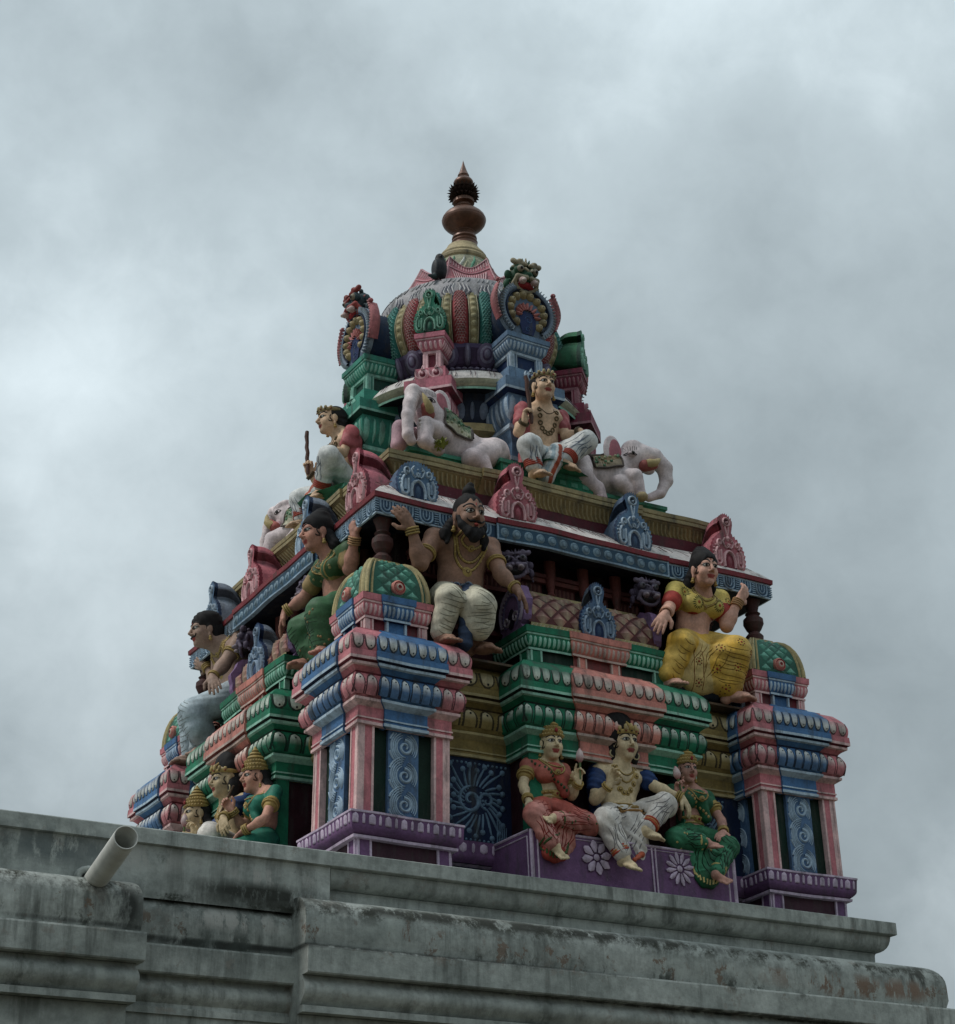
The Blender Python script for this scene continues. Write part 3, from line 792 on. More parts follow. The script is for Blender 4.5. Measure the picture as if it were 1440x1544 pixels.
    for s in (-1,1):
        mb=MB(); G=Side((0,0),(s,0),.1,.50)
        # arch plate in the y-z plane at x = s*.50, thickness toward the barrel
        def FG(u,v,l,s=s): return (s*(.475+l),-(1.43+u),v)
        out=[]
        for k in range(25):
            a=-.25*PI+1.5*PI*k/24
            rr=.165*(1+.05*math.sin(9*a)); out.append((rr*math.cos(a),.655+rr*1.05*math.sin(a)))
        out=[(.14,.50)]+out+[(-.14,.50)]
        polyfill(mb,FG,out,PV,.035,.02,PV)
        FG2=lambda u,v,l,s=s: FG(u,v,.035+l)
        stroke(mb,FG2,[(.14*math.cos(a),.655+.145*math.sin(a)) for a in [(-.22+1.44*k/24)*PI for k in range(25)]],.012,(.33,.27,.36),.014,False)
        stroke(mb,FG2,[(.10*math.cos(a),.64+.115*math.sin(a)) for a in [(-.3+1.6*k/24)*PI for k in range(25)]],.010,(.12,.10,.2),.010,False)
        for k in range(20):
            a=(-.2+1.4*k/19)*PI; disc(mb,FG2,.122*math.cos(a),.65+.13*math.sin(a),.008,(.4,.35,.42),.008,6)
        for q in (-1,1):
            stroke(mb,FG2,spiral(q*.055,.60,.035,1.2,0,q,16),.008,(.4,.34,.4),.012)
        polyfill(mb,FG2,[(.045*math.cos(a),.60+.07*math.sin(a)) for a in [2*PI*k/14 for k in range(14)]],(.01,.008,.02),.003)
        ge=mb.build('gable_end',root)
    return root
cb0=centre_bay()
for k in (1,2,3): spin_copy(cb0,k)

# ---------- second storey
mb=MB(); iw=rect_sides(0,0,1.20,1.20)
mould(mb,iw,[([(0,.22),(0,.55)],(.05,.012,.015),False),([(0,.55),(.03,.56),(.03,.59),(0,.60)],(.10,.03,.03),False),([(0,.60),(0,1.14)],(.022,.005,.008),False)])
mb.box((-1.6,-1.6,.21),(1.6,1.6,.224),(.12,.08,.05))
iwo=mb.build('storey_wall',tower)
PNL=(.17,.055,.05)
mb=MB()
for sd in iw[:1]:
    for k in range(9):
        u=-1.02+.255*k
        T=lambda v: sd.P(*v)
        mb.box((u-.098,0,.86),(u+.098,.055,.885),PNL,T)
        mb.box((u-.085,0,.885),(u+.085,.035,.975),(.09,.025,.028),T)
        mb.box((u-.105,0,.975),(u+.105,.07,1.005),PNL,T)
        mb.box((u-.115,0,1.005),(u+.115,.085,1.03),(.11,.035,.035),T)
        row(mb,Side((sd.c.x,sd.c.y),(sd.n.x,sd.n.y),.085,sd.d),[(.035,.89),(.038,.97)],5,'oval',(.17,.07,.06),lift=.006,gap=.7,u0=u-.08,u1=u+.08)
        if k<8:
            uu=u+.1275; c=sd.P(uu,.075,0)
            mb.lathe([(.03,.60,PNL),(.035,.66,PNL),(.022,.70,PNL),(.03,.74,PNL),(.042,.80,PNL),(.036,.85,PNL),(.02,.875,PNL),(.03,.89,PNL),(.02,.91,PNL),(.032,.97,PNL),(.036,1.03,PNL),(.04,1.14,PNL)],12,(c[0],c[1]))
wp=mb.build('niche_panels',iwo)
for k in (1,2,3): spin_copy(wp,k,iwo)

RT=(.22,.035,.045)
E4=rect_sides(0,0,1.5,1.5)
mb=MB()
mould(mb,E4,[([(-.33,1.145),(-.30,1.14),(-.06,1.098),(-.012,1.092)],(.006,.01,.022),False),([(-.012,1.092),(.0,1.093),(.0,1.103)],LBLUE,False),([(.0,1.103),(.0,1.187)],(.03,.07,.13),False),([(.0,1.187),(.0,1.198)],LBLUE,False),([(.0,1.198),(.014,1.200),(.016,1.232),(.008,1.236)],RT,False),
  ([(.006,1.238)]+[(.0-.215*t,1.24+.185*t**.8) for t in [k/6 for k in range(1,7)]],(.60,.55,.53),True),
  ([(-.215,1.425),(-.262,1.428),(-.262,1.53)],(.10,.02,.03),False)])
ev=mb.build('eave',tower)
LTB=(.25,.35,.45)
for k4,sd in enumerate(E4):
    mb=MB(); C=Side((0,0),(sd.n.x,sd.n.y),.655,1.518)
    mould(mb,[C],[([(-.03,1.088),(.0,1.09),(.0,1.102)],LTB,False),([(.0,1.102),(.0,1.188)],(.035,.085,.14),False),([(.0,1.188),(.0,1.199)],LTB,False),([(0,1.199),(.012,1.201),(.014,1.234),(-.03,1.24)],RT,False)],miter=0)
    for s in (-1,1):
        mb.add([C.P(s*.655,0,1.088),C.P(s*.655,0,1.236),C.P(s*.655,-.03,1.236),C.P(s*.655,-.03,1.088)],[(0,1,2,3)],(.03,.07,.12))
        stroke(mb,wallF(C,0),[(s*.648,1.09),(s*.648,1.20)],.008,LTB,.004,False)
    F=wallF(C,.001)
    for q in range(15):
        u=-.60+1.2*q/14; disc(mb,F,u,1.145,.031,(.20,.29,.36),.010,16,.032)
        stroke(mb,lambda a,b,l:F(a,b,l+.009),[(u+.018*math.cos(2*PI*j/12),1.145+.018*math.sin(2*PI*j/12)) for j in range(12)],.0025,(.12,.2,.28),.002,False,True)
    mb.build('disc_frieze',ev)
    mb=MB(); F=wallF(sd,.001)
    for s in (-1,1):
        for q in range(6):
            u=s*(.735+.138*q)
            if abs(u)>1.49: continue
            arc=[(u+.043*math.cos(a),1.140+.040*math.sin(a)) for a in [PI+PI*j/10 for j in range(11)]]
            stroke(mb,F,[(u-.043,1.186)]+arc+[(u+.043,1.186)],.007,LTB,.006,False)
            arc=[(u+.022*math.cos(a),1.150+.028*math.sin(a)) for a in [PI+PI*j/8 for j in range(9)]]
            stroke(mb,F,[(u-.022,1.182)]+arc+[(u+.022,1.182)],.005,LTB,.005,False)
            stroke(mb,F,[(u,1.184),(u,1.16),(u,1.14)],.006,LTB,.005)
            for w in range(5): mb.box((u+s*.069-.014,.0,1.108+w*.016),(u+s*.069+.014,.005,1.115+w*.016),LTB,lambda v:sd.P(*v))
    mb.build('loop_frieze',ev)
    mb=MB(); pr=[(.0-.215*t,1.24+.185*t**.8) for t in [k/6 for k in range(7)]]
    def FW(u,v,l,sd=sd):
        o,z,nn=plerp(pr,v); return sd.P(u,o+nn[0]*l,z+nn[1]*l)
    rr=random.Random(k4)
    for q in range(64):
        u=-1.42+2.84*(q+.5)/64; 
        if rr.random()<.25: continue
        sg=1 if rr.random()<.6 else -1
        if q%4==0: stroke(mb,FW,[(u+.03*math.cos(a)*1.1,.5+.30*math.sin(a)) for a in [j*PI/5-.5 for j in range(8)]],.003,(.13,.05,.05),.003)
        else: stroke(mb,FW,[(u-.02*sg,.85),(u,.6+.1*rr.random()),(u+.012*sg,.3)],.0035,(.14,.06,.06),.003)
    mb.build('scroll_relief',ev)
# gold ledge
GC=(.26,.195,.085); GL=(.42,.345,.19)
gp=[([(-.30,1.52),(-.285,1.522)],GC,False),([(-.285,1.522),(-.268,1.56),(-.225,1.612)],GC,True),([(-.225,1.612),(-.222,1.62),(-.206,1.622),(-.206,1.645),(-.212,1.65),(-.205,1.655),(-.203,1.682),(-.6,1.688)],(.30,.245,.13),False)]
mb=MB(); mould(mb,E4,gp)
mb.box((-.95,-.95,1.5),(.95,.95,1.69),GC)
gl=mb.build('gold_ledge',tower)
for sd in E4:
    mb=MB(); C=Side((0,0),(sd.n.x,sd.n.y),.62,1.5)
    cp=[([(o+.022,z) for o,z in r[0]],r[1],r[2]) for r in gp]
    mould(mb,[C],cp,miter=0)
    pts=[q for r in cp for q in r[0]]
    for s in (-1,1): mb.grid([[C.P(s*.62,o,z) for o,z in pts],[C.P(s*.62,o-.03,z) for o,z in pts]],GC,False)
    def FC(u,v,l,add,sd=sd):
        o,z,nn=plerp([(-.285,1.522),(-.268,1.56),(-.225,1.612)],v); return sd.P(u,o+add+nn[0]*l,z+nn[1]*l)
    q=-1.22
    while q<1.22:
        ad=.022 if abs(q)<.6 else 0
        if abs(abs(q)-.62)>.02: stroke(mb,lambda u,v,l,ad=ad:FC(u,v,l,ad),[(q+.025,.06),(q,.5),(q-.02,.94)],.0075,GL,.008,False)
        q+=.034
    mb.build('reeded_cove',gl)
# green slabs under the elephants
mb=MB(); 
def slab(x0,x1,y0,y1,z0,z1):
    sd=rect_sides((x0+x1)/2,(y0+y1)/2,(x1-x0)/2,(y1-y0)/2)
    mould(mb,sd,[([(-.02,z0),(-.012,z0),(-.012,z0+.05)],(.012,.09,.055),False),([(-.012,z0+.05),(.0,z0+.055),(.0,z0+.085)],GREEN,False),([(0,z0+.085),(-.006,z0+.09),(-.006,z1-.03)],GREEN,False),([(-.006,z1-.03),(.004,z1-.026),(.004,z1),(-.3,z1+.003)],(.06,.24,.16),False)],step=.2)
    mb.box((x0+.05,y0+.05,z0),(x1-.05,y1-.05,z1-.001),GREEN)
    for s in sd:
        for k in range(int(2*s.a/.09)):
            mb.box((-s.a+.02+.09*k,-.006,z0+.115),(-s.a+.07+.09*k,-.002,z1-.045),(.08,.26,.18),lambda v:s.P(*v))
slab(-1.04,1.0,-1.06,1.04,1.688,1.86)
for a in ((-.40,.34,-1.15,-1.0),(-.40,.34,1.0,1.15)): slab(*a,1.688,1.88)
for a in ((-1.15,-1.0,-.34,.40),(1.0,1.15,-.34,.40)): slab(*a,1.688,1.88)
mb.build('green_slab',tower)

# ---------- drum, posts, dome
mb=MB()
PV2=(.075,.035,.085); OV=(.16,.21,.29)
mb.lathe([(.60,1.80,PV2),(.60,2.30,PV2),(.63,2.32,LOCHRE),(.73,2.345,LOCHRE),(.735,2.40,(.10,.03,.05)),(.64,2.41,(.03,.04,.07)),(.67,2.43,(.03,.045,.08)),(.71,2.50,(.03,.045,.08)),(.73,2.58,(.02,.03,.05)),(.74,2.63,(.008,.012,.016)),(.88,2.59,LGREEN),(.885,2.605,DGREEN),(.875,2.61,(.45,.45,.33)),(.897,2.628,DGREEN),(.885,2.634,(.45,.45,.33)),(.905,2.662,(.03,.06,.05)),(.89,2.668,(.55,.52,.50)),(.875,2.70,(.55,.52,.50)),(.83,2.76,(.55,.52,.50)),(.72,2.83,(.06,.03,.07)),(.66,2.84,(.05,.03,.07)),(.64,2.9,(.05,.03,.07)),(.66,2.92,(.05,.03,.07)),(.70,3.03,(.07,.05,.11)),(.69,3.07,None)],72)
drum=mb.build('drum',tower)
mb=MB()
def cyl(r,a,z): return (r*math.cos(a),r*math.sin(a),z)
for k in range(56):   # bead ovals under the eave
    a=2*PI*k/56
    F=lambda u,v,l: cyl(.70+.05*(v-2.47)/.09+l, a+u/.7, v)
    w=.030 if k%2 else .016
    disc(mb,F,0,2.505,w,OV,.012,12,.055)
for k in range(40):   # marks on the white kapota
    a=2*PI*k/40
    F=lambda u,v,l: cyl(.905-.10*max(0,(v-2.66)/.13)**1.4+l, a+u/.85, v)
    stroke(mb,F,[(0,2.69),(.004,2.72),(.0,2.77)],.004,(.10,.08,.10),.004)
    stroke(mb,F,[(.03,2.68),(.036,2.72),(.03,2.75)],.003,(.13,.08,.1),.004)
mb.build('bead_ring',drum)
mb=MB()
for k in range(32):
    a0=2*PI*(k+.5)/32
    big=(k%2==0)
    for (w,h,c,l) in ((.070,.085,(.11,.085,.15),.012),(.050,.062,(.22,.20,.29),.020),(.034,.044,(.09,.06,.12),.026),(.022,.030,(.20,.18,.27),.032)) if big else ((.022,.075,(.13,.11,.18),.012),(.012,.06,(.22,.2,.28),.018)):
        F=lambda u,v,L_: cyl(.665+.055*max(0,(v-2.90)/.17)+L_, a0+u/.70, v)
        out=[F(0,2.975,l)]+[F(w*math.cos(q*PI/7),2.975+h*math.sin(q*PI/7),l*.9) for q in range(14)]+[F(w*1.05*math.cos(q*PI/7),2.975+h*1.05*math.sin(q*PI/7),-.01) for q in range(14)]
        mb.add(out,[(0,1+q,1+(q+1)%14) for q in range(14)]+[(1+q,15+q,15+(q+1)%14,1+(q+1)%14) for q in range(14)],c,True)
for k in range(96):
    a=2*PI*k/96; mb.ell(cyl(.665,a,2.872),(.022,.022,.014),(.17,.15,.22),6,4)
mb.build('lotus_ring',drum)
# ribbed dome
def dome_r(z): 
    t=(z-3.06)/.46
    return .650+.085*math.sin(PI*min(1,max(0,t))**.9)+.0*t if t<=1 else .62
RIBS=[]
mb=MB(); nz=12; CR=(.30,.055,.06); CT=(.035,.17,.15); CO=(.28,.235,.12)
dm=MB(); zz=[3.05+.50*k/nz for k in range(nz+1)]
dm.lathe([(dome_r(z)-.012,z,(.03,.02,.03)) for z in zz]+[(.55,3.58,(.03,.02,.03)),(.0,3.6,None)],96)
domeo=dm.build('dome',tower)
nr=48
for k in range(nr):
    a=math.radians(238.2)+2*PI*k/nr; kind=k%4
    col=(CR,CO,CT,CO)[kind]; hw=PI/nr*(1.20 if kind==0 else 1.05 if kind==2 else .74); off=.0
    # shift: wide ribs and narrow ribs
    prot=.034 if kind in(0,2) else .014
    mbk=MB(); rows=[]
    for z in zz:
        r=dome_r(z); rr=[]
        for j in range(7):
            s=-1+2*j/6; rr.append(cyl(r-.01+(prot+.01)*math.sqrt(max(0,1-s**4 if kind in(1,3) else 1-s*s)), a+hw*s, z))
        rows.append(rr)
    mbk.grid(rows[::-1],col,True)
    F=lambda u,v,l: cyl(dome_r(v)+prot+l-.002, a+u/.70, v)
    if kind in (1,3):
        for q in range(8):
            v=3.09+.058*q; disc(mbk,F,0,v,.023,(.37,.33,.19),.009,12,.024)
        for s in (-1,1): stroke(mbk,F,[(s*.030,z) for z in zz],.004,(.36,.33,.22),.004,False)
        mbk.build('plain_rib',domeo)
    else:
        lc=(.50,.34,.33) if kind==0 else (.20,.42,.38)
        rr=random.Random(k)
        for q in range(26):   # net of raised cells
            v=3.08+.0175*q
            for s in (-1,0,1):
                u=(s+(.5 if q%2 else 0))*.020-.005
                if abs(u)>.030: continue
                stroke(mbk,lambda a_,b_,l,u=u:cyl(dome_r(b_)+prot*math.sqrt(max(.05,1-(a_/(hw*.7))**2))+l-.001,a+a_/.70,b_),[(u-.012,v-.004),(u-.004,v+.007),(u+.008,v+.006),(u+.012,v-.005)],.0030,mixc(lc,col,abs(u)*14),.005,False)
        mbk.build('netted_rib',domeo)
# scalloped white collar and lotus crown
mb=MB(); W2=(.33,.32,.335); sc=MB()
nn_=128
def scal(k): return abs(math.sin(k*PI/8))
rows=[]
for i in range(9):
    t=i/8; r=.685-.075*t; z=3.470+.205*t
    rows.append([cyl(r+.018*math.sin(PI*t)+(0), 2*PI*k/nn_, z-(.045*scal(k) if i==0 else .03*scal(k) if i==1 else 0)) for k in range(nn_)])
mb.grid(rows[::-1],W2,True,cv=True)
mb.lathe([(.62,3.50,(.1,.1,.12)),(.66,3.455,(.1,.1,.12)),(.69,3.47,None)],64)
def FS(a):
    return lambda u,v,l: cyl(.685-.075*v+.018*math.sin(PI*v)+l, a+u/.64, 3.470+.205*v)
for k in range(16):
    a=2*PI*(k+.5)/16; F=FS(a)
    for s in (-1,1):
        for q in range(3):
            stroke(mb,F,[(s*.015+s*.028*q,.62-.06*q),(s*.03+s*.03*q,.4-.1*q),(s*.018+s*.026*q,.12-.03*q)],.007,(.60,.59,.60),.009)
            stroke(mb,F,[(s*.028+s*.028*q,.58-.06*q),(s*.042+s*.03*q,.38-.1*q),(s*.03+s*.026*q,.12-.03*q)],.0035,(.10,.10,.15),.006)
    for q in range(6):
        stroke(mb,F,[(-.1+.036*q,.70),(-.085+.036*q,.82),(-.1+.036*q+.02,.95)],.005,(.16,.17,.19) if q%2 else (.6,.6,.6),.008)
mb.build('scalloped_collar',domeo)
mb=MB(); n8=8; cp=[]
PKC=(.36,.13,.155); m_=24
def crown_r(t): return .60-.25*t**.60
def topz(f): return 4.03-.095*math.sin(PI*f)     # f across one face 0..1
rows=[]; NT=8
for i in range(NT+1):
    t=i/NT; rw=[]
    for k in range(n8*m_):
        f=(k%m_)/m_; th=2*PI*k/(n8*m_)
        ap=crown_r(t); loc=(th%(2*PI/n8))-PI/n8
        r=ap/math.cos(loc) if True else ap
        z=3.66+(topz(f)-3.66)*t
        rw.append(cyl(r*.955,th,z))
    rows.append(rw)
mb.grid(rows[::-1],PKC,False,cv=True)
def FCw(k):
    def F(u,v,l):  # u 0..1 across face, v 0..1 up
        th=2*PI*(k+u)/n8; loc=(u-.5)*2*PI/n8; r=crown_r(v)/math.cos(loc)*.955+l
        return cyl(r,th,3.66+(topz(u)-3.66)*v)
    return F
for k in range(n8):
    F=FCw(k)
    for q in range(15):
        u=(q+.5)/15
        stroke(mb,F,[(.5+(u-.5)*.55,.1),(.5+(u-.5)*.85,.62)],.012,(.55,.36,.38),.007,False)
        stroke(mb,F,[(u,.80),(u,.97)],.010,(.55,.36,.38),.006,False)
    stroke(mb,F,[(j/12,.70+.0*j) for j in range(13)],.025,(.50,.27,.30),.010,False)
    stroke(mb,F,[(j/12,.985) for j in range(13)],.03,(.52,.30,.33),.012,False)
    for s in (.0,):
        stroke(mb,F,[(s,j/8) for j in range(9)],.02,(.50,.28,.3),.012,False)
mb.build('lotus_crown',domeo)
mb=MB(); CRM=(.40,.33,.20)
mb.lathe([(.36,3.80,CRM),(.29,3.93,(.30,.30,.21)),(.235,4.09,(.30,.30,.21)),(.195,4.155,CRM),(.205,4.17,CRM),(.207,4.19,CRM),(.185,4.215,CRM),(.187,4.23,CRM),(.175,4.25,CRM),(.135,4.30,CRM),(.12,4.33,CRM),(.09,4.34,None)],40)
for k in range(18):
    a=2*PI*k/18; F=lambda u,v,l: cyl(.29-.055*(v-3.93)/.16+l,a+u/.26,v)
    stroke(mb,F,[(-.03,3.97),(-.01,4.03),(.015,4.08),(.02,4.12)],.013,(.10,.27,.18) if k%3 else (.5,.52,.48),.010)
    stroke(mb,F,[(0.0,3.95),(.02,4.0),(.04,4.06)],.009,(.48,.44,.3),.008)
mb.build('crown_seat',domeo)
# brown pot finial
BRZ = simple_mat('oxidised_copper', (.115,.052,.032), .42, .35, 22, .35, .08)
kal=link('pot_finial', None, tower, (.015,-.01,0)); 
mb=MB()
c0=(.1,.05,.03)
mb.lathe([(r,z,c0) for r,z in ((.10,4.33),(.098,4.36),(.103,4.375),(.095,4.39),(.088,4.395),(.098,4.41),(.095,4.425),(.072,4.44),(.078,4.455),(.085,4.465),(.083,4.475))]+[(.08+.092*math.sin(PI*t)**.8,4.478+.205*t,c0) for t in [k/14 for k in range(1,14)]]+[(r,z,c0) for r,z in ((.082,4.684),(.088,4.692),(.078,4.70),(.060,4.705),(.058,4.735),(.085,4.745),(.082,4.775),(.055,4.80),(.052,4.88),(.07,4.895))]+[(.048+.030*math.sin(PI*t),4.90+.085*t,c0) for t in [k/8 for k in range(0,9)]]+[(.05,4.99,c0),(.042,5.0,c0),(.046,5.01,c0),(.030,5.05,c0),(.012,5.11,c0),(.001,5.157,None)],28,(0,0))
mb.lathe([(.158,4.578,c0),(.173,4.583,c0),(.158,4.588,None)],28)
mb.build('pot',kal,BRZ)
mb=MB()
for L_,zc in ((0,4.80),(1,4.83),(2,4.86)):
    for k in range(20):
        a=2*PI*(k+.5*L_)/20; r0=.055; r1=(.125,.135,.118)[L_]; w=.016
        t=(-math.sin(a),math.cos(a))
        P=lambda r,s,z:(r*math.cos(a)+s*t[0],r*math.sin(a)+s*t[1],z)
        vs=[P(r0,-w,zc),P(r0,w,zc),P(r0+.045,w*1.1,zc+.008),P(r1,0,zc+(-.012,.012,.035)[L_]),P(r0+.045,-w*1.1,zc+.008),P(r0,0,zc-.02)]
        mb.add(vs,[(0,1,2,4),(4,2,3),(5,3,2,1),(5,0,4,3)],(.03,.015,.012))
mb.build('leaf_ring',kal,simple_mat('dark_copper',(.035,.018,.015),.5,.3))

# posts round the drum
def postprof(c,l,d):
    return [([(0,1.8),(0,2.035)],d,False),([(0,2.035),(.03,2.04),(.03,2.072)],l,False),([(.03,2.072),(.012,2.075),(.012,2.19)],c,False),([(.012,2.19),(.045,2.27)],c,False),([(.045,2.27),(.055,2.275),(.055,2.305)],l,False),
      ([(.055,2.305),(.03,2.32)],d,False),(curve((.03,2.32),(.07,2.535),.022,7),c,True),([(.07,2.535),(.11,2.553)],d,False),([(.11,2.553),(.11,2.572)],l,False),([(.11,2.572),(.11,2.643)],c,False),([(.11,2.643),(.05,2.660)],l,False),
      ([(.05,2.66),(.046,2.762)],c,False),([(.046,2.762),(-.02,2.768)],l,False),([(-.022,2.768),(-.022,2.90)],d,False),([(-.022,2.90),(-.002,2.903),(.0,2.922)],l,False),(curve((.0,2.924),(.036,2.996),.01,5),c,True),
      ([(.036,2.996),(.042,2.998),(.042,3.008)],l,False),([(.042,3.008),(.05,3.012),(.05,3.050)],c,False),([(.05,3.050),(-.1,3.056)],c,False)]
OVP=curve((.03,2.32),(.07,2.535),.022,7); OVC=curve((.0,2.924),(.036,2.996),.01,5)
def post(c,l,d,hw,D,rosettes):
    dep=.15
    sd=rect_sides(D-dep,0,dep,hw)   # faces +x
    mb=MB(); mould(mb,sd,postprof(c,l,d),step=.15)
    root=mb.build('drum_post',tower)
    mb=MB()
    for s in sd:
        n=max(4,int(2*(s.a+.05)/.052))
        row(mb,s,OVP,n,'alt',l,mixc(l,c,.4),None,.008,.8,.06,.94)
        row(mb,s,OVC,int(2*s.a/.028)+1,'oval',l,None,None,.005,.66,.08,.94)
        w=min(.05,s.a*.5)
        cols(mb,s,[(-s.a+.0,-s.a+w),(s.a-w,s.a)],2.768,2.90,c,l,.03,.0,.010)
        cols(mb,s,[(-s.a+.0,-s.a+w),(s.a-w,s.a)],1.86,2.035,c,l,.02,.008,.010)
        F=wallF(s,.012); stroke(mb,F,[(-s.a+.03+.02*k,2.12+.012*math.sin(k*1.3)) for k in range(int((2*s.a-.04)/.02))],.006,l,.005,False)
    E=sd[1]; F=wallF(E,.048)
    for u in rosettes:
        for r,lf in ((.045,.012),(.030,.024),(.014,.034)): disc(mb,F,u,2.712,r,l if r!=.03 else d,lf,14)
        stroke(mb,F,[(u-.008,2.745),(u,2.775),(u+.008,2.745)],.01,l,.02,False)
        stroke(mb,F,spiral(u,2.712,.052,.8,PI*.8,1,14),.008,l,.022)
    mb.build('post_relief',root)
    return root
PK=(.48,.16,.21); LPK=(.66,.42,.45); DPK=(.16,.03,.05)
BL2=(.13,.21,.32); LBL2=(.38,.47,.56); DBL2=(.012,.03,.09)
GR2=(.04,.23,.17); LGR2=(.22,.47,.38); DGR2=(.01,.06,.045)
MG=(.22,.045,.075); LMG=(.38,.18,.21); DMG=(.07,.012,.02)
for k in range(8):
    a=-PI/2+k*PI/4          # k=0 faces -Y
    pal=[(BL2,LBL2,DBL2),(MG,LMG,DMG),(GR2,LGR2,DGR2),(PK,LPK,DPK),(BL2,LBL2,DBL2),(PK,LPK,DPK),(GR2,LGR2,DGR2),(PK,LPK,DPK)][k]
    p=post(*pal,.13 if k%2==0 else .062,.88 if k%2==0 else .87,[0] if k%2==0 else [-.05,.05])
    p.rotation_euler=(0,0,a)
    tag(p,['slate blue post facing the front','dark magenta post','green post','pink post','slate blue post','pink post','green post facing left','pink post behind the white elephant'][k])
# ------------------------------------------------------------------ clay modelling kit for the stucco figures
class Clay:
    def __init__(s, h=.0065): s.h=h; s.P=[]
    def _add(s, fn, lo, hi, k, col, op): s.P.append((fn,np.array(lo,float),np.array(hi,float),k,col,op)); return s
    def cap(s,a,b,ra,rb=None,col=SKIN,k=.02,op='u'):
        rb=ra if rb is None else rb
        a=np.array(a,float); b=np.array(b,float); ba=b-a; L2=max(1e-9,ba@ba)
        def fn(x,y,z):
            px=x-a[0]; py=y-a[1]; pz=z-a[2]
            t=np.clip((px*ba[0]+py*ba[1]+pz*ba[2])/L2,0,1)
            return np.sqrt((px-t*ba[0])**2+(py-t*ba[1])**2+(pz-t*ba[2])**2)-(ra+(rb-ra)*t)
        r=max(ra,rb)
        return s._add(fn,np.minimum(a,b)-r,np.maximum(a,b)+r,k,col,op)
    def chain(s,pts,rs,col=SKIN,k=.02,op='u'):
        for i in range(len(pts)-1): s.cap(pts[i],pts[i+1],rs[i],rs[i+1],col,k,op)
        return s
    def ell(s,c,r,col=SKIN,k=.02,R=None,op='u'):
        c=np.array(c,float); r=np.array(r,float)
        Rm=np.array(R) if R is not None else np.eye(3)   # columns are local axes in figure space
        def fn(x,y,z):
            px=x-c[0]; py=y-c[1]; pz=z-c[2]
            q=[(px*Rm[0,i]+py*Rm[1,i]+pz*Rm[2,i]) for i in range(3)]
            k0=np.sqrt((q[0]/r[0])**2+(q[1]/r[1])**2+(q[2]/r[2])**2)
            k1=np.sqrt((q[0]/r[0]**2)**2+(q[1]/r[1]**2)**2+(q[2]/r[2]**2)**2)+1e-9
            return k0*(k0-1)/k1
        m=np.abs(Rm)@r
        return s._add(fn,c-m,c+m,k,col,op)
    def mesh(s, ripple=None):
        h=s.h
        U=[p for p in s.P if p[5]=='u']
        lo=np.min([p[1] for p in U],0)-4*h; hi=np.max([p[2] for p in U],0)+4*h
        n=np.ceil((hi-lo)/h).astype(int)+1
        ax=[(lo[i]+h*np.arange(n[i])).astype('f4') for i in range(3)]
        D=np.full(n,.08,'f4')
        for fn,l,hh,k,col,op in s.P:
            if op=='p': continue
            m=k+3*h
            i0=np.maximum(0,((l-m-lo)/h).astype(int)); i1=np.minimum(n,((hh+m-lo)/h).astype(int)+2)
            if np.any(i1<=i0): continue
            sl=tuple(slice(i0[i],i1[i]) for i in range(3))
            d=fn(ax[0][sl[0]][:,None,None],ax[1][sl[1]][None,:,None],ax[2][sl[2]][None,None,:]).astype('f4')
            cur=D[sl]
            if op=='u':
                if k>0:
                    t=np.clip(.5+.5*(cur-d)/k,0,1); D[sl]=cur*(1-t)+d*t-k*t*(1-t)
                else: D[sl]=np.minimum(cur,d)
            else:
                t=np.clip(.5-.5*(cur+d)/k,0,1); D[sl]=cur*(1-t)-d*t+k*t*(1-t)
        if ripple is not None: D=D+ripple(ax[0][:,None,None],ax[1][None,:,None],ax[2][None,None,:]).astype('f4')
        I=D<0
        c=I[:-1,:-1,:-1].astype('u1')
        tot=c.copy()
        for dx,dy,dz in ((1,0,0),(0,1,0),(1,1,0),(0,0,1),(1,0,1),(0,1,1),(1,1,1)):
            tot+=I[dx:n[0]-1+dx,dy:n[1]-1+dy,dz:n[2]-1+dz]
        act=(tot>0)&(tot<8)
        idx=np.argwhere(act)
        vid=np.full(act.shape,-1,'i4'); vid[act]=np.arange(len(idx))
        pos=np.zeros((len(idx),3)); cnt=np.zeros(len(idx))
        cs=[(0,0,0),(1,0,0),(0,1,0),(1,1,0),(0,0,1),(1,0,1),(0,1,1),(1,1,1)]
        val=[D[idx[:,0]+c_[0],idx[:,1]+c_[1],idx[:,2]+c_[2]] for c_ in cs]
        for a in range(8):
            for b in range(a+1,8):
                df=[cs[b][i]-cs[a][i] for i in range(3)]
                if sum(abs(q) for q in df)!=1: continue
                cr=(val[a]<0)!=(val[b]<0); t=np.where(cr,val[a]/np.where(cr,val[a]-val[b],1),0)
                for i in range(3): pos[:,i]+=np.where(cr,cs[a][i]+t*df[i],0)
                cnt+=cr
        V=lo+h*(idx+pos/cnt[:,None])
        F=[]
        for axn in range(3):
            o=[1,2] if axn==0 else ([2,0] if axn==1 else [0,1])
            s0=[slice(None)]*3; s1=[slice(None)]*3; s0[axn]=slice(0,-1); s1[axn]=slice(1,None)
            A=I[tuple(s0)]; B=I[tuple(s1)]; ch=np.argwhere(A!=B)
            ok=(ch[:,o[0]]>0)&(ch[:,o[1]]>0)&(ch[:,o[0]]<n[o[0]]-1)&(ch[:,o[1]]<n[o[1]]-1); ch=ch[ok]
            flip=A[ch[:,0],ch[:,1],ch[:,2]]
            q=[]
            for d0,d1 in ((-1,-1),(0,-1),(0,0),(-1,0)):
                cc=ch.copy(); cc[:,o[0]]+=d0; cc[:,o[1]]+=d1; q.append(vid[cc[:,0],cc[:,1],cc[:,2]])
            q=np.stack(q,1); q=np.where(flip[:,None],q,q[:,::-1]); F.append(q)
        F=np.concatenate(F); F=F[(F>=0).all(1)]
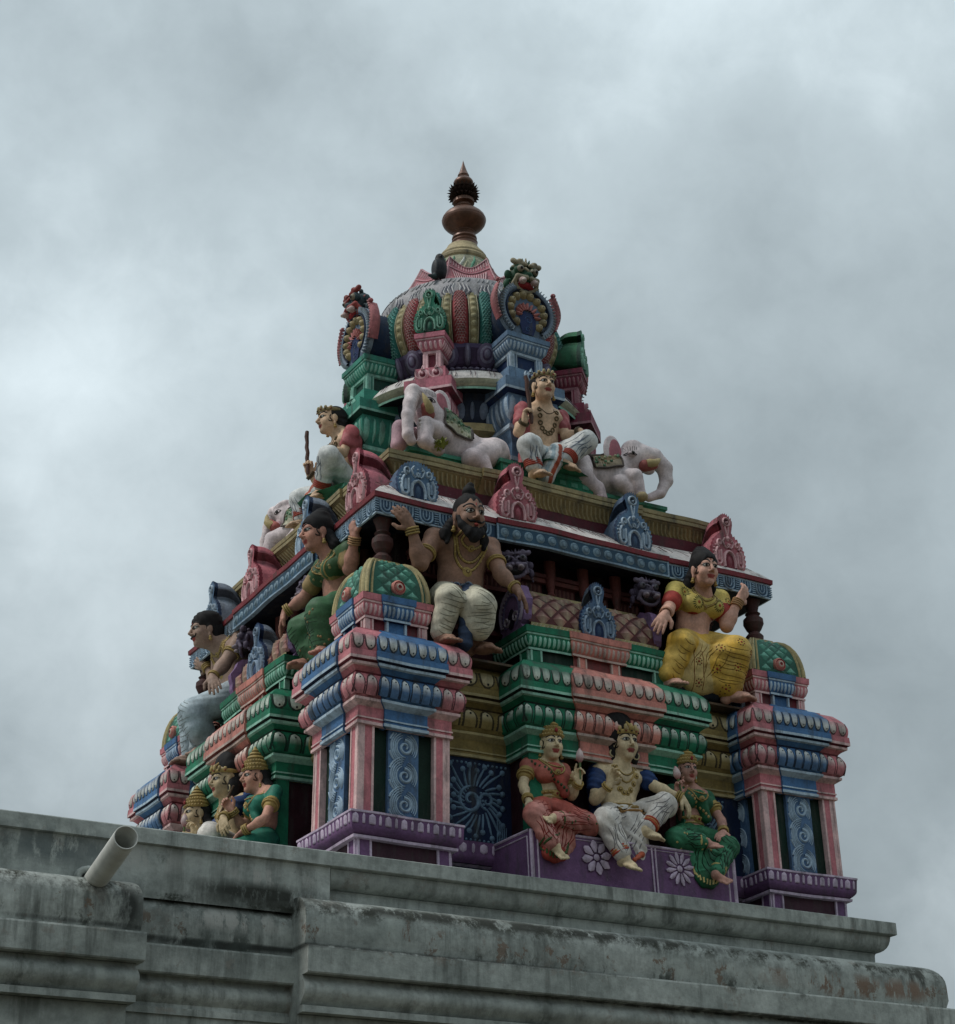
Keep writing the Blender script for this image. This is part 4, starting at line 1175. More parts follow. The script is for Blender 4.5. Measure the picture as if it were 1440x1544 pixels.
        # colours
        C=np.zeros((len(V),3)); best=np.full(len(V),9.)
        x,y,z=V.T
        for fn,l,hh,k,col,op in s.P:
            if op=='s': continue
            m=.02
            ms=np.where((V>=l-m).all(1)&(V<=hh+m).all(1))[0]
            if len(ms)==0: continue
            d=fn(x[ms],y[ms],z[ms])
            if op=='p': w=ms[d<0]; C[w]=col
            else:
                w=d<best[ms]-.001; mm=ms[w]; C[mm]=col; best[mm]=d[w]
        return V,F,C
HAIRM=paint_mat('black_hair_paint', rough=.75, grime=.15, bump=.2, spec=.12)
def V3(*a): return np.array(a,float)
def unit(v): v=np.array(v,float); return v/(np.linalg.norm(v)+1e-12)
class Figure:
    """a stucco figure; coordinates are (u right, h outwards, z up) on the side of the tower it sits on"""
    def __init__(s, name, label, cat, base, side='F', group=None, h=.0065):
        s.side=side; s.base=V3(base[0],-base[1],base[2]); s.h=h
        b=s.base if side=='F' else V3(s.base[1],-s.base[0],s.base[2])
        s.root=link(name,None,None,tuple(b),0 if side=='F' else -PI/2); s.root.empty_display_size=.1
        tag(s.root,label,cat,group); s.bvh=None; s.body=None
    def pt(s,p): return V3(p[0],-p[1],p[2])-s.base
    def make(s,clay,name,parent=None,mat=None,ripple=None,colorfn=None,keep=False):
        V,F,C=clay.mesh(ripple)
        if colorfn is not None: C=colorfn(V,C)
        me=bpy.data.meshes.new(name); me.from_pydata(V.tolist(),[],F.tolist())
        me.attributes.new('Col','FLOAT_COLOR','POINT'); a=np.ones((len(V),4),'f'); a[:,:3]=C
        me.attributes['Col'].data.foreach_set('color',a.ravel()); me.polygons.foreach_set('use_smooth',[True]*len(me.polygons))
        me.materials.append(mat or (HAIRM if name=='hair' else FIGP)); me.update()
        o=link(name,me,parent or s.root)
        t=BVHTree.FromPolygons([tuple(v) for v in V],[tuple(f) for f in F.tolist()])
        if keep or s.bvh is None: s.bvh=t
        return o,t
    def mb(s,mb,name,parent=None,mat=None): return mb.build(name,parent or s.root,mat or FIGP)
def proj(t,p,d,back=.15):
    d=Vector(d).normalized(); o=Vector(p)-d*back
    hit,nrm,_,_=t.ray_cast(o,d,back+.35)
    if hit is None: return None
    if nrm.dot(d)>0: nrm=-nrm
    return hit,nrm
def band3(mb,t,pts,d,w,col,lift=.004,closed=False,round_=True):
    H=[proj(t,p,d) for p in pts]; H=[q for q in H if q]
    if len(H)<2: return
    m=len(H); rows=[]
    for i,(p,nn) in enumerate(H):
        a=H[(i+1)%m][0] if closed else H[min(i+1,m-1)][0]; b=H[i-1][0] if (closed or i>0) else H[0][0]
        tt=(a-b)
        if tt.length<1e-6: tt=Vector((1,0,0))
        tt.normalize(); sd=tt.cross(nn).normalized(); ww=w[i] if hasattr(w,'__len__') else w
        rows.append([tuple(p-sd*ww-nn*.001),tuple(p-sd*ww*.6+nn*lift*.8),tuple(p+nn*lift),tuple(p+sd*ww*.6+nn*lift*.8),tuple(p+sd*ww-nn*.001)])
    mb.grid(rows,col,True,cu=closed)
def stud(mb,t,p,d,r,col,lift=.005,n=10,asp=1.,up=(0,0,1)):
    q=proj(t,p,d)
    if not q: return
    c,nn=q; a=Vector(up)-nn*Vector(up).dot(nn); a.normalize(); b=nn.cross(a)
    vs=[tuple(c+nn*lift)]+[tuple(c+nn*lift*.85+(a*math.sin(2*PI*k/n)*asp+b*math.cos(2*PI*k/n))*r*.6) for k in range(n)]+[tuple(c-nn*.001+(a*math.sin(2*PI*k/n)*asp+b*math.cos(2*PI*k/n))*r) for k in range(n)]
    mb.add(vs,[(0,1+k,1+(k+1)%n) for k in range(n)]+[(1+k,1+n+k,1+n+(k+1)%n,1+(k+1)%n) for k in range(n)],col,True)
def torus(mb,c,ax,R,r,col,n=20,m=7,sq=1.0):
    ax=Vector(ax).normalized(); a=ax.orthogonal().normalized(); b=ax.cross(a)
    rows=[]
    for i in range(n):
        t=2*PI*i/n; d=a*math.cos(t)+b*math.sin(t)*sq; cc=Vector(c)+d*R
        rows.append([tuple(cc+d*r*math.cos(2*PI*j/m)+ax*r*math.sin(2*PI*j/m)) for j in range(m)])
    mb.grid(rows,col,True,cu=True,cv=True)
def bangles(mb,a,b,t0,n,R,r,col,dark=(.02,.015,.01)):
    a=V3(*a); b=V3(*b); d=unit(b-a)
    for k in range(n):
        torus(mb,a+(b-a)*t0+d*k*r*2.3,d,R,r,col if k%2==0 else dark if False else col)
        if k<n-1: torus(mb,a+(b-a)*t0+d*(k+.5)*r*2.3,d,R-.0015,r*.5,dark)
def arm(cl,sh,el,wr,col,s=1.0,sleeve=None,r=(.048,.037,.037,.023)):
    cl.cap(sh,el,r[0]*s,r[1]*s,col,.02*s); cl.cap(el,wr,r[2]*s,r[3]*s,col,.018*s)
    mid=np.array(el)+(np.array(wr)-np.array(el))*.3; cl.ell(mid,(.036*s,.036*s,.038*s),col,.03*s)
def hand(cl,wr,d,nrm,s,col,curl=.5,thumb=1,spread=.12,curls=None):
    """wrist point, finger direction, palm-facing normal; thumb=+1/-1 side of cross(d,nrm)"""
    d=unit(d); nrm=np.array(nrm,float); nrm=unit(nrm-d*(nrm@d)); sd=np.cross(d,nrm); wr=np.array(wr,float)
    R=np.stack([sd,d,nrm],1)
    cl.ell(wr+d*.048*s,(.040*s,.055*s,.019*s),col,.012*s,R)
    cl.cap(wr-d*.01*s,wr+d*.035*s,.025*s,.024*s,col,.015*s)
    for i in range(4):
        off=(-1.5+i)*.0205*s*thumb*-1
        L=(.078,.088,.082,.064)[i]*s; 
        base=wr+d*(.082-.006*abs(i-1.2))*s+sd*off
        dd=unit(d+sd*off/s/.03*spread*.5); c=curl if curls is None else curls[i]
        p=base; r=.0118*s; a=0
        for j,f in enumerate((.42,.32,.26)):
            a+=c*(.55,.75,.55)[j]*1.3
            q=p+(dd*math.cos(a)+nrm*math.sin(a))*L*f
            cl.cap(p,q,r,r*.90,col,.0035*s); p=q; r*=.90
    tb=wr+d*.022*s+sd*thumb*.030*s
    t1=tb+unit(d*.6+sd*thumb*.8+nrm*.25)*.042*s; t2=t1+unit(d*.9+sd*thumb*.25+nrm*.5)*.036*s
    cl.cap(tb,t1,.0155*s,.0135*s,col,.008*s); cl.cap(t1,t2,.0135*s,.011*s,col,.003*s)
def foot(cl,an,d,s,col,up=(0,0,1)):
    d=unit(d); up=np.array(up,float); up=unit(up-d*(up@d)); sd=np.cross(d,up); an=np.array(an,float)
    heel=an-up*.035*s-d*.02*s; ball=an-up*.045*s+d*.105*s
    cl.cap(an,heel,.034*s,.033*s,col,.02*s); cl.cap(an-up*.012*s,ball+up*.01*s,.034*s,.024*s,col,.02*s)
    R=np.stack([sd,d,up],1); cl.ell(ball-d*.03*s,(.050*s,.062*s,.022*s),col,.012*s,R)
    for i in range(5):
        b=ball+sd*(-2+i)*.0215*s+d*(.016-.006*abs(i-1))*s
        cl.cap(b,b+d*.030*s-up*.008*s,.0125*s,.0118*s,col,.002*s)
def creases(fig,t,parent,segs,col,d=(0,1,0),name='cloth_fold',w=.0024):
    # thin drawn fold lines: segs = (a,b,half width,n,kind) ; kind 'x' across the limb, 'l' along it
    mb=MB(False)
    for a,b,hw,n,kind in segs:
        a=np.array(a,float); b=np.array(b,float); ax=unit(b-a); sd=unit(np.cross(ax,V3(*d)))
        for k in range(n):
            j=rng.uniform(-.3,.3)
            if kind=='x':
                s=(k+.5+j)/n; u0=rng.uniform(-1,-.3); u1=rng.uniform(.2,1)
                pts=[a+(b-a)*(s+.06*(1-(2*q/8-1)**2))+sd*hw*(u0+(u1-u0)*q/8) for q in range(9)]
            else:
                u=-1+2*(k+.5+j)/n; s0=rng.uniform(0,.25); s1=rng.uniform(.7,1.05)
                pts=[a+(b-a)*(s0+(s1-s0)*q/8)+sd*hw*(u+.12*math.sin(q*.7+k)) for q in range(9)]
            pts=[p-np.array(V3(*d))*.12 for p in pts]
            band3(mb,t,pts,V3(*d),[w*(.35+math.sin(PI*(q+.5)/9)) for q in range(9)],col,.0022)
    if mb.V: fig.mb(mb,name,parent)
class HeadFrame:
    def __init__(s,c,yaw=0,pitch=0,roll=0,sc=1.0):
        s.c=np.array(c,float); s.s=sc
        cy,sy=math.cos(yaw),math.sin(yaw); cp,sp=math.cos(pitch),math.sin(pitch); cr_,sr=math.cos(roll),math.sin(roll)
        f=V3(sy*cp,-cy*cp,-sp); r=V3(cy,sy,0); u=np.cross(f,r)*-1
        u=np.cross(r,f)
        if u[2]<0: u=-u
        r2=r*cr_+u*sr; u2=-r*sr+u*cr_
        s.r,s.f,s.u=r2,f,u2; s.R=np.stack([s.r,s.f,s.u],1)
    def __call__(s,x,y,z): return s.c+s.s*(s.r*x+s.f*y+s.u*z)
def head(cl,H,neck,col,fem=False,beard=False,lip=(.30,.055,.045),neckr=.045):
    s=H.s; E=lambda c,r,cc=col,k=.02: cl.ell(H(*c),[q*s for q in r],cc,k*s,H.R)
    E((0,-.018,.035),(.077,.096,.090)); E((0,.014,-.018),(.067,.074,.088),k=.03)
    E((0,.022,-.060),(.050 if fem else .056,.054,.050),k=.03); E((0,.062,-.098),(.024,.022,.020),k=.025)
    for q in (-1,1):
        E((q*.036,.055,-.030),(.028,.024,.026),k=.025); E((q*.080,-.012,-.008),(.011,.022,.036),k=.006); E((q*.080,-.008,-.050),(.010,.010,.018),k=.006)
        E((q*.0125,.094,-.030),(.0095,.012,.008),k=.006)
        cl.ell(H(q*.031,.083,.010),[.019*s,.011*s,.0115*s],col,.006*s,H.R,op='s')
        E((q*.031,.0725,.010),(.0175,.014,.0092),(.62,.60,.56),.001)
    E((0,.070,.030),(.050,.014,.011),k=.02)
    cl.cap(H(0,.082,.022),H(0,.110,-.022),.0080*s,.0120*s,col,.006*s)
    if not beard:
        E((0,.082,-.056),(.0205,.012,.0048),lip,.004); E((0,.079,-.066),(.015,.013,.0058),lip,.004)
    cl.cap(H(0,-.022,-.07),neck,neckr*s,neckr*1.25*s,col,.035*s)
def face(fig,H,t,parent,fem=False,must=False,brow=(.02,.015,.015),col=SKIN):
    s=H.s; d=-H.f
    def line(mb,pts,w,c,lift=.003): band3(mb,t,[H(x,.12,z) for x,z in pts],d,[q*s for q in w],c,lift*s)
    for q in (-1,1):
        mb=MB(False)
        n=9
        up=[(q*(.031-.0205*math.cos(PI*k/n)),.010+.0115*math.sin(PI*k/n)) for k in range(n+1)]
        lo_=[(q*(.031-.0195*math.cos(PI*k/n)),.010-.0085*math.sin(PI*k/n)) for k in range(n+1)]
        for pts,w in ((up,.0027),(lo_,.0010)): line(mb,pts,[w]*len(pts),(.012,.01,.01),.004)
        line(mb,[(q*.049,.012),(q*.060,.014)],[.0022,.001],(.012,.01,.01),.004)
        stud(mb,t,H(q*.033,.12,.011),d,.0090*s,(.012,.008,.008),.0045*s)
        fig.mb(mb,'eye',parent)
        mb=MB(False)
        bp=[(q*(.010+.052*k/8),.033+.017*math.sin(PI*(k/8)**.75*.95)) for k in range(9)]
        line(mb,bp,[(.0025+.0042*math.sin(PI*min(1,k/8*.8+.15))) for k in range(9)],brow,.005)
        fig.mb(mb,'eyebrow',parent)
    mb=MB(False); stud(mb,t,H(0,.14,.052),d,.0045*s,(.30,.02,.02),.003*s); line(mb,[(0,.045),(0,.062)],[.0025,.0015],(.30,.02,.02),.003)
    fig.mb(mb,'forehead_mark',parent)
    if must:
        mb=MB(False)
        for q in (-1,1): line(mb,[(q*.002,-.048),(q*.018,-.046),(q*.032,-.049),(q*.044,-.043),(q*.050,-.034)],[.007,.0085,.0065,.0045,.002],(.014,.012,.012),.008)
        fig.mb(mb,'moustache',parent)
def sidecurls(fig,H,t,parent):
    mb=MB(False)
    for q in (-1,1):
        pts=[H(q*.20,.018+.01*math.sin(k*.9),.02-.011*k) for k in range(6)]+[H(q*.20,.032,-.035),H(q*.2,.040,-.028)]
        band3(mb,t,pts,-H.r*q,.0045*H.s,(.012,.01,.01),.005*H.s)
    fig.mb(mb,'side_curl',parent)
def jhumka(fig,H,parent):
    for q in (-1,1):
        mb=MB(False); s=H.s
        mb.ell(tuple(H(q*.084,-.008,-.072)),(.010*s,.010*s,.013*s),GOLD,10,6)
        mb.ell(tuple(H(q*.086,-.008,-.088)),(.014*s,.014*s,.009*s),GOLD,10,6)
        fig.mb(mb,'earring',parent)
def diadem(fig,H,parent,z0=.065,col=GOLD,peaks=7,tall=.03):
    mb=MB(False); s=H.s; n=40
    rows=[]
    for zz,ex in ((z0-.008,.004),(z0,.010),(z0+.012,.010),(z0+.02,.006)):
        rows.append([tuple(H((.080+ex)*math.cos(2*PI*k/n),-.012+(.098+ex)*math.sin(2*PI*k/n),zz)) for k in range(n)])
    mb.grid(rows,col,True,cv=True)
    for k in range(peaks):
        a=PI*(.1+.8*k/(peaks-1)); c=H(.087*math.cos(a),-.012+.105*math.sin(a),z0+.018+tall*.4*math.sin(a))
        mb.ell(tuple(c),(.013*s,.013*s,(.012+tall*.5*math.sin(a)**3)*s),mixc(col,(.6,.5,.3),.3),10,6)
        mb.ell(tuple(H(.094*math.cos(a),-.012+.115*math.sin(a),z0+.006)),(.006*s,.006*s,.006*s),(.03,.02,.015) if k%2 else (.25,.04,.03),8,5)
    fig.mb(mb,'crown',parent)
def kirita(fig,H,parent,hgt=.15,col=GOLD):
    mb=MB(False); s=H.s; n=24; dk=(.14,.085,.03)
    T=lambda v:tuple(H(v[0],-.012+v[1],v[2]))
    pr=[(.084,.045,col),(.090,.055,col),(.090,.068,dk),(.084,.072,col),(.088,.085,col),(.082,.098,dk),(.074,.102,col),(.078,.115,col),(.068,.128,dk),(.055,.132,col),(.062,.145,col),(.052,.16,dk),(.036,.165,col),(.044,.175,col),(.036,.188,dk),(.020,.192,col),(.026,.203,col),(.016,.215,col),(.006,.235,col),(.0,.24,None)]
    pr=[(r,.045+(z-.045)*hgt/.15,c) for r,z,c in pr]
    mb.lathe(pr,n,(0,0),T=T,rad=lambda a:1+.10*abs(math.sin(a)))
    for k in range(14):
        a=PI*k/13
        for r,z,q in ((.094,.062,.007),(.088,.092,.006),(.076,.122,.0055)):
            mb.ell(T((r*math.cos(a),r*1.1*math.sin(a),.045+(z-.045)*hgt/.15)),(q*s,q*s,q*s),(.45,.33,.14),7,5)
    stud_c=T((0,.105,.088)); mb.ell(stud_c,(.014*s,.010*s,.018*s),(.25,.03,.03),10,6)
    fig.mb(mb,'crown',parent)
def necklace(fig,t,pts,d,parent,w=.006,col=GOLD,beads=True,pend=None,name='necklace'):
    mb=MB(False)
    P=[]; m=len(pts)
    for i in range(m-1):
        for j in range(4): P.append(np.array(pts[i])*(1-j/4)+np.array(pts[i+1])*j/4)
    P.append(np.array(pts[-1]))
    # smooth
    for _ in range(3): P=[P[0]]+[(P[i-1]+P[i]*2+P[i+1])/4 for i in range(1,len(P)-1)]+[P[-1]]
    band3(mb,t,P,d,w*1.35,(.03,.02,.012),.0025)
    band3(mb,t,P,d,w,col,w*.9)
    if beads:
        for i in range(0,len(P),2): stud(mb,t,P[i],d,w*.95,mixc(col,(.6,.45,.2),.4),w*1.5,8)
    if pend:
        stud(mb,t,pend[0],d,pend[1],col,.008,14); stud(mb,t,pend[0],d,pend[1]*.6,(.06,.03,.015),.0095,12); stud(mb,t,pend[0],d,pend[1]*.35,(.45,.33,.15),.013,10)
    fig.mb(mb,name,parent)
# ------------------------------------------------------------------ stucco figures
def torso(cl,p,J,col,s=1.,fem=False,bcol=None,k=.03):
    nk,sl,sr,wa,hi=[p(*J[q]) for q in ('neck','sl','sr','waist','hip')]
    sl=sl+V3(0,0,.012); sr=sr+V3(0,0,.012)
    w=np.linalg.norm(sr-sl); ax=unit(sr-sl); up=unit((sl+sr)/2-hi); fw=np.cross(ax,up); fw = fw if fw[1]<0 else -fw
    R=np.stack([ax,fw,up],1); ch=(sl+sr)/2*.62+wa*.38
    b=bcol or col
    cl.cap(sl,sr,.052*s,.052*s,b,.03*s); cl.cap((sl+sr)/2,nk,.07*s,.05*s,b if fem else col,.04*s)
    for q in (-1,1): cl.cap((sl if q<0 else sr)*.75+(sr if q<0 else sl)*.25+V3(0,0,.02*s),nk+V3(0,0,.01),.04*s,.042*s,b if fem else col,.03*s)
    cl.ell(ch+up*.02*s,(w*.46,.098*s,.125*s),b,.05*s,R)
    cl.ell(wa*.6+ch*.4,(w*(.30 if fem else .37),.080*s,.11*s),col,.05*s,R)
    cl.ell(wa,(w*(.30 if fem else .36),.082*s,.085*s),col,.05*s,R)
    cl.ell(hi,(w*.43,.115*s,.085*s),col,.05*s,R)
    if not fem:
        for q in (-1,1): cl.ell(ch+ax*q*w*.22+up*.045*s+fw*.062*s,(w*.22,.040*s,.052*s),col,.025*s,R)
    return dict(w=w,ax=ax,up=up,fw=fw,ch=ch,R=R,nk=nk,sl=sl,sr=sr,wa=wa,hi=hi)
def folds(freq=55,amp=.004,axis=2,mixx=.0,ph=0.):
    def f(x,y,z):
        q=(z if axis==2 else (x if axis==0 else y))
        return amp*np.sin(freq*q+mixx*x+6*np.sin(7*x+9*y+ph)+ph)+.4*amp*np.sin(2.3*freq*q+11*x+3*y)
    return f
def hairrip(fr=150,amp=.0032):
    return lambda x,y,z: amp*np.sin(fr*x+40*z+4*np.sin(30*z))*np.cos(20*y)
def armlet(fig,a,b,t,R,parent,col=GOLD,n=2):
    mb=MB(False); fig_d=unit(np.array(b)-np.array(a)); c=np.array(a)+(np.array(b)-np.array(a))*t
    for k in range(n): torus(mb,c+fig_d*.018*k,fig_d,R,.007,col)
    torus(mb,c+fig_d*.009,fig_d,R-.003,.005,(.03,.02,.012))
    fig.mb(mb,'armlet',parent)
def bangle_set(fig,el,wr,R,parent,n=3,col=GOLD,t=.80,r=.006):
    mb=MB(False); bangles(mb,el,wr,t,n,R,r,col); fig.mb(mb,'bangle',parent)
def J_shift(J,dh,dz,du=0.,skip=()):
    return {k:(v if k in skip else (round(v[0]+du,3),round(v[1]+dh,3),round(v[2]+dz,3))) for k,v in J.items()}
J_SAGE = dict(head=(-0.92, 1.66, 1.122), top=(-0.919, 1.64, 1.317), chin=(-0.929, 1.72, 1.002), neck=(-0.903, 1.56, 1.019), sl=(-1.098, 1.5, 1.003), sr=(-0.694, 1.5, 1.024), el=(-1.223, 1.56, 0.785), wl=(-1.302, 1.6, 0.985), hl=(-1.362, 1.62, 1.043), tl=(-1.425, 1.62, 1.126), er=(-0.71, 1.6, 0.82), wr=(-0.654, 1.72, 0.675), hr=(-0.602, 1.74, 0.612), tr=(-0.531, 1.74, 0.512), chest=(-0.911, 1.52, 0.917), waist=(-0.894, 1.46, 0.758), hip=(-0.908, 1.45, 0.679), kl=(-1.166, 1.7, 0.549), al=(-1.129, 1.66, 0.304), fl=(-1.147, 1.74, 0.231), kr=(-0.94, 1.76, 0.484), ar=(-0.888, 1.66, 0.234), fr=(-0.844, 1.76, 0.123), pend=(-0.983, 1.62, 0.775), brow=(-0.956, 1.7, 1.142))
J_YELLOW = dict(head=(0.835, 1.66, 1.105), top=(0.855, 1.62, 1.306), chin=(0.833, 1.7, 0.985), neck=(0.872, 1.56, 1.004), sl=(0.665, 1.52, 0.983), sr=(1.067, 1.5, 1.007), el=(0.555, 1.6, 0.821), wl=(0.482, 1.68, 0.736), hl=(0.405, 1.7, 0.638), tl=(0.359, 1.7, 0.562), er=(1.042, 1.58, 0.788), wr=(1.127, 1.62, 0.973), hr=(1.19, 1.62, 1.057), tr=(1.273, 1.64, 1.152), bl=(0.749, 1.62, 0.873), br=(0.923, 1.6, 0.881), waist=(0.829, 1.48, 0.757), hip=(0.872, 1.46, 0.66), kl=(0.511, 1.68, 0.574), al=(0.5, 1.66, 0.253), kr=(0.98, 1.72, 0.561), ar=(0.97, 1.66, 0.317), fr=(1.107, 1.72, 0.239), navel=(0.809, 1.55, 0.682))
J_LADY1 = dict(head=(-0.443, 1.72, -0.278), top=(-0.434, 1.68, -0.091), chin=(-0.447, 1.75, -0.356), neck=(-0.431, 1.68, -0.354), sl=(-0.572, 1.66, -0.417), sr=(-0.329, 1.66, -0.415), el=(-0.632, 1.7, -0.552), wl=(-0.661, 1.8, -0.674), hl=(-0.638, 1.84, -0.732), er=(-0.314, 1.72, -0.579), wr=(-0.317, 1.8, -0.525), hr=(-0.313, 1.82, -0.47), bud0=(-0.325, 1.84, -0.453), bud1=(-0.323, 1.84, -0.324), bl=(-0.523, 1.74, -0.473), br=(-0.423, 1.74, -0.471), waist=(-0.428, 1.66, -0.578), hip=(-0.449, 1.68, -0.674), kl=(-0.685, 1.9, -0.785), al=(-0.59, 1.96, -0.972), fl=(-0.56, 2.0, -1.016), kr=(-0.309, 1.88, -0.795), ar=(-0.583, 1.94, -0.806), fr=(-0.648, 1.98, -0.809))
J_LORD = dict(head=(0.068, 1.74, -0.212), top=(0.082, 1.68, -0.006), chin=(0.03, 1.78, -0.317), neck=(0.049, 1.7, -0.332), sl=(-0.086, 1.67, -0.384), sr=(0.22, 1.67, -0.37), el=(-0.166, 1.74, -0.589), wl=(-0.13, 1.84, -0.523), hl=(-0.113, 1.86, -0.474), er=(0.259, 1.76, -0.456), wr=(0.376, 1.86, -0.538), hr=(0.407, 1.88, -0.58), tr=(0.441, 1.88, -0.637), chest=(0.062, 1.7, -0.434), waist=(0.044, 1.67, -0.583), hip=(0.052, 1.68, -0.65), kl=(-0.215, 1.92, -0.77), al=(-0.135, 1.97, -0.99), fl=(-0.104, 2.02, -1.044), kr=(0.232, 1.88, -0.607), ar=(0.074, 1.9, -0.784), fr=(0.126, 1.94, -0.843))
J_LADY2 = dict(head=(0.534, 1.72, -0.299), top=(0.554, 1.68, -0.097), chin=(0.511, 1.75, -0.382), neck=(0.561, 1.68, -0.385), sl=(0.457, 1.66, -0.436), sr=(0.715, 1.66, -0.443), el=(0.394, 1.72, -0.584), wl=(0.398, 1.8, -0.498), hl=(0.41, 1.82, -0.469), bud0=(0.39, 1.83, -0.45), bud1=(0.365, 1.83, -0.333), er=(0.752, 1.74, -0.602), wr=(0.684, 1.84, -0.706), hr=(0.59, 1.9, -0.761), bl=(0.508, 1.74, -0.5), br=(0.597, 1.74, -0.505), waist=(0.582, 1.66, -0.603), hip=(0.578, 1.68, -0.707), kl=(0.303, 1.88, -0.799), al=(0.481, 1.93, -0.814), fl=(0.528, 1.96, -0.808), kr=(0.679, 1.88, -0.81), ar=(0.522, 1.95, -1.004), fr=(0.568, 2.0, -1.034))
J_BOY1 = dict(head=(-0.014, 1.12, 2.538), top=(0.004, 1.1, 2.684), chin=(-0.027, 1.16, 2.426), neck=(0.013, 1.06, 2.444), sl=(-0.143, 1.04, 2.356), sr=(0.168, 1.04, 2.372), el=(-0.223, 1.1, 2.139), wl=(-0.228, 1.18, 2.171), hl=(-0.216, 1.2, 2.245), c0=(-0.213, 1.21, 2.524), c1=(-0.178, 1.21, 2.169), er=(0.161, 1.1, 2.202), wr=(0.208, 1.22, 2.193), hr=(0.245, 1.26, 2.148), tr=(0.271, 1.27, 2.063), chest=(0.031, 1.05, 2.323), waist=(0.028, 1.02, 2.197), hip=(0.028, 1.04, 2.095), kl=(-0.219, 1.24, 1.974), al=(-0.202, 1.26, 1.771), fl=(-0.214, 1.34, 1.675), kr=(0.234, 1.24, 2.114), ar=(0.057, 1.22, 1.919), fr=(0.067, 1.28, 1.805))

# ---- big seated man holding up the eave (sage on the front, moustached man on the left side)
def atlant(J,side,name,label,skin,hyaw,kind):
    b=(J['hip'][0],J['hip'][1],.226)
    f=Figure(name,label,'statue',b,side,'large seated figures holding up the eave',.0065); p=lambda *a:f.pt(a)
    P={k:p(*v) for k,v in J.items()}
    cl=Clay(.0065)
    T=torso(cl,p,J,skin,1.05)
    # raised arm (viewer's left), resting arm (viewer's right)
    arm(cl,P['sl'],P['el'],P['wl'],skin,1.25); arm(cl,P['sr'],P['er'],P['wr'],skin,1.2)
    hand(cl,P['wl'],unit(P['tl']-P['wl']),V3(.25,1,.1),1.05,skin,.28,thumb=1)
    hand(cl,P['wr'],unit(P['tr']-P['wr']),V3(-.3,.5,-1),1.0,skin,.25,thumb=-1,spread=.3)
    hl=T['hi']-T['ax']*.09; hr=T['hi']+T['ax']*.09
    cl.cap(hl,P['kl'],.085,.070,skin,.03); cl.cap(P['kl'],P['al'],.065,.042,skin,.02)
    cl.cap(hr,P['kr'],.085,.070,skin,.03); cl.cap(P['kr'],P['ar'],.065,.045,skin,.02)
    foot(cl,P['al'],V3(.1,-1,-.05),1.0,skin); foot(cl,P['ar'],unit(V3(.55,-.8,-.0)),1.15,skin)
    H=HeadFrame(P['head'],hyaw,.14,0,1.14 if kind=='sage' else 1.02)
    head(cl,H,P['neck'],skin,beard=(kind=='sage'),neckr=.058)
    body,t=f.make(cl,'body',keep=True)
    face(f,H,t,body,must=True,col=skin)
    # hair
    hc=Clay(.005)
    hc.ell(H(0,-.020,.050),[.090,.104,.094],HAIR,.02,H.R); hc.ell(H(0,-.065,-.01),[.080,.062,.10],HAIR,.02,H.R)
    hc.ell(H(0,.090,-.022),[.068,.078,.078],HAIR,.004,H.R,op='s')
    for q in (-1,1): hc.ell(H(q*.074,-.01,.0),[.016,.022,.04],HAIR,.01,H.R)
    if kind=='sage':
        hc.ell(H(0,-.02,.150),[.042,.042,.040],HAIR,.015,H.R); hc.ell(H(.005,-.02,.185),[.026,.028,.022],HAIR,.01,H.R)
        for q in (-1,1): hc.chain([H(q*.070,.02,-.02),H(q*.062,.045,-.065),H(q*.030,.070,-.105),H(0,.072,-.125)],[.018,.024,.030,.034],HAIR,.015)
        hc.cap(H(0,.070,-.10),H(0,.062,-.140),.032,.018,HAIR,.02)
        for q in (-1,1): hc.chain([H(q*.08,-.045,-.04),H(q*.112,-.05,-.10),H(q*.11,-.03,-.15)],[.038,.036,.015],HAIR,.02)
        hc.ell(H(0,.094,-.066),[.022,.010,.0065],(.30,.06,.05),.002,H.R)
    else:
        hc.ell(H(0,-.04,.075),[.094,.098,.070],HAIR,.02,H.R)
        hc.ell(H(0,-.105,.0),[.07,.05,.08],HAIR,.02,H.R)
    f.make(hc,'hair',body,ripple=hairrip())
    if kind=='sage': torus_m=MB(False); torus(torus_m,H(0,-.02,.125),H.u,.034,.008,(.02,.015,.015)); f.mb(torus_m,'hair_tie',body)
    # cloth
    CC=(.58,.54,.42) if kind=='sage' else (.42,.50,.55)
    dc=Clay(.0065)
    dc.cap(hl,P['kl'],.100,.085,CC,.03); dc.cap(P['kl'],P['al']+V3(0,0,.04),.083,.066,CC,.02)
    dc.cap(hr,P['kr'],.110,.098,CC,.03); dc.cap(P['kr']+V3(0,0,-.01),P['ar']+V3(0,0,.07),.108,.085,CC,.03)
    dc.ell(T['hi']-V3(0,0,.01),(.165,.10,.070),CC,.03,T['R'])
    dc.ell(P['kr']+V3(.01,.02,-.08),(.10,.09,.13),CC,.03)
    dc_t=f.make(dc,'dhoti',body,ripple=lambda x,y,z:.0016*np.sin(52*z+14*x+2*np.sin(9*x))+.0011*np.sin(121*z-31*x+3*np.sin(13*z)))
    fl_=dc_t
    creases(f,fl_[1],fl_[0],[(P['kl'],P['al'],.075,9,'x'),(P['kr'],P['ar'],.10,11,'x'),(hl*.4+P['kl']*.6,P['kl'],.08,3,'x'),(hr*.4+P['kr']*.6,P['kr'],.1,3,'x')],mixc(CC,(.08,.08,.05),.72))
    # sash
    SC=(.03,.05,.10) if kind=='sage' else (.36,.42,.45)
    sc=Clay(.006)
    w=T['w']
    sc.ell(T['wa']-T['up']*.045,(w*.40,.105,.036),SC,.02,T['R'])
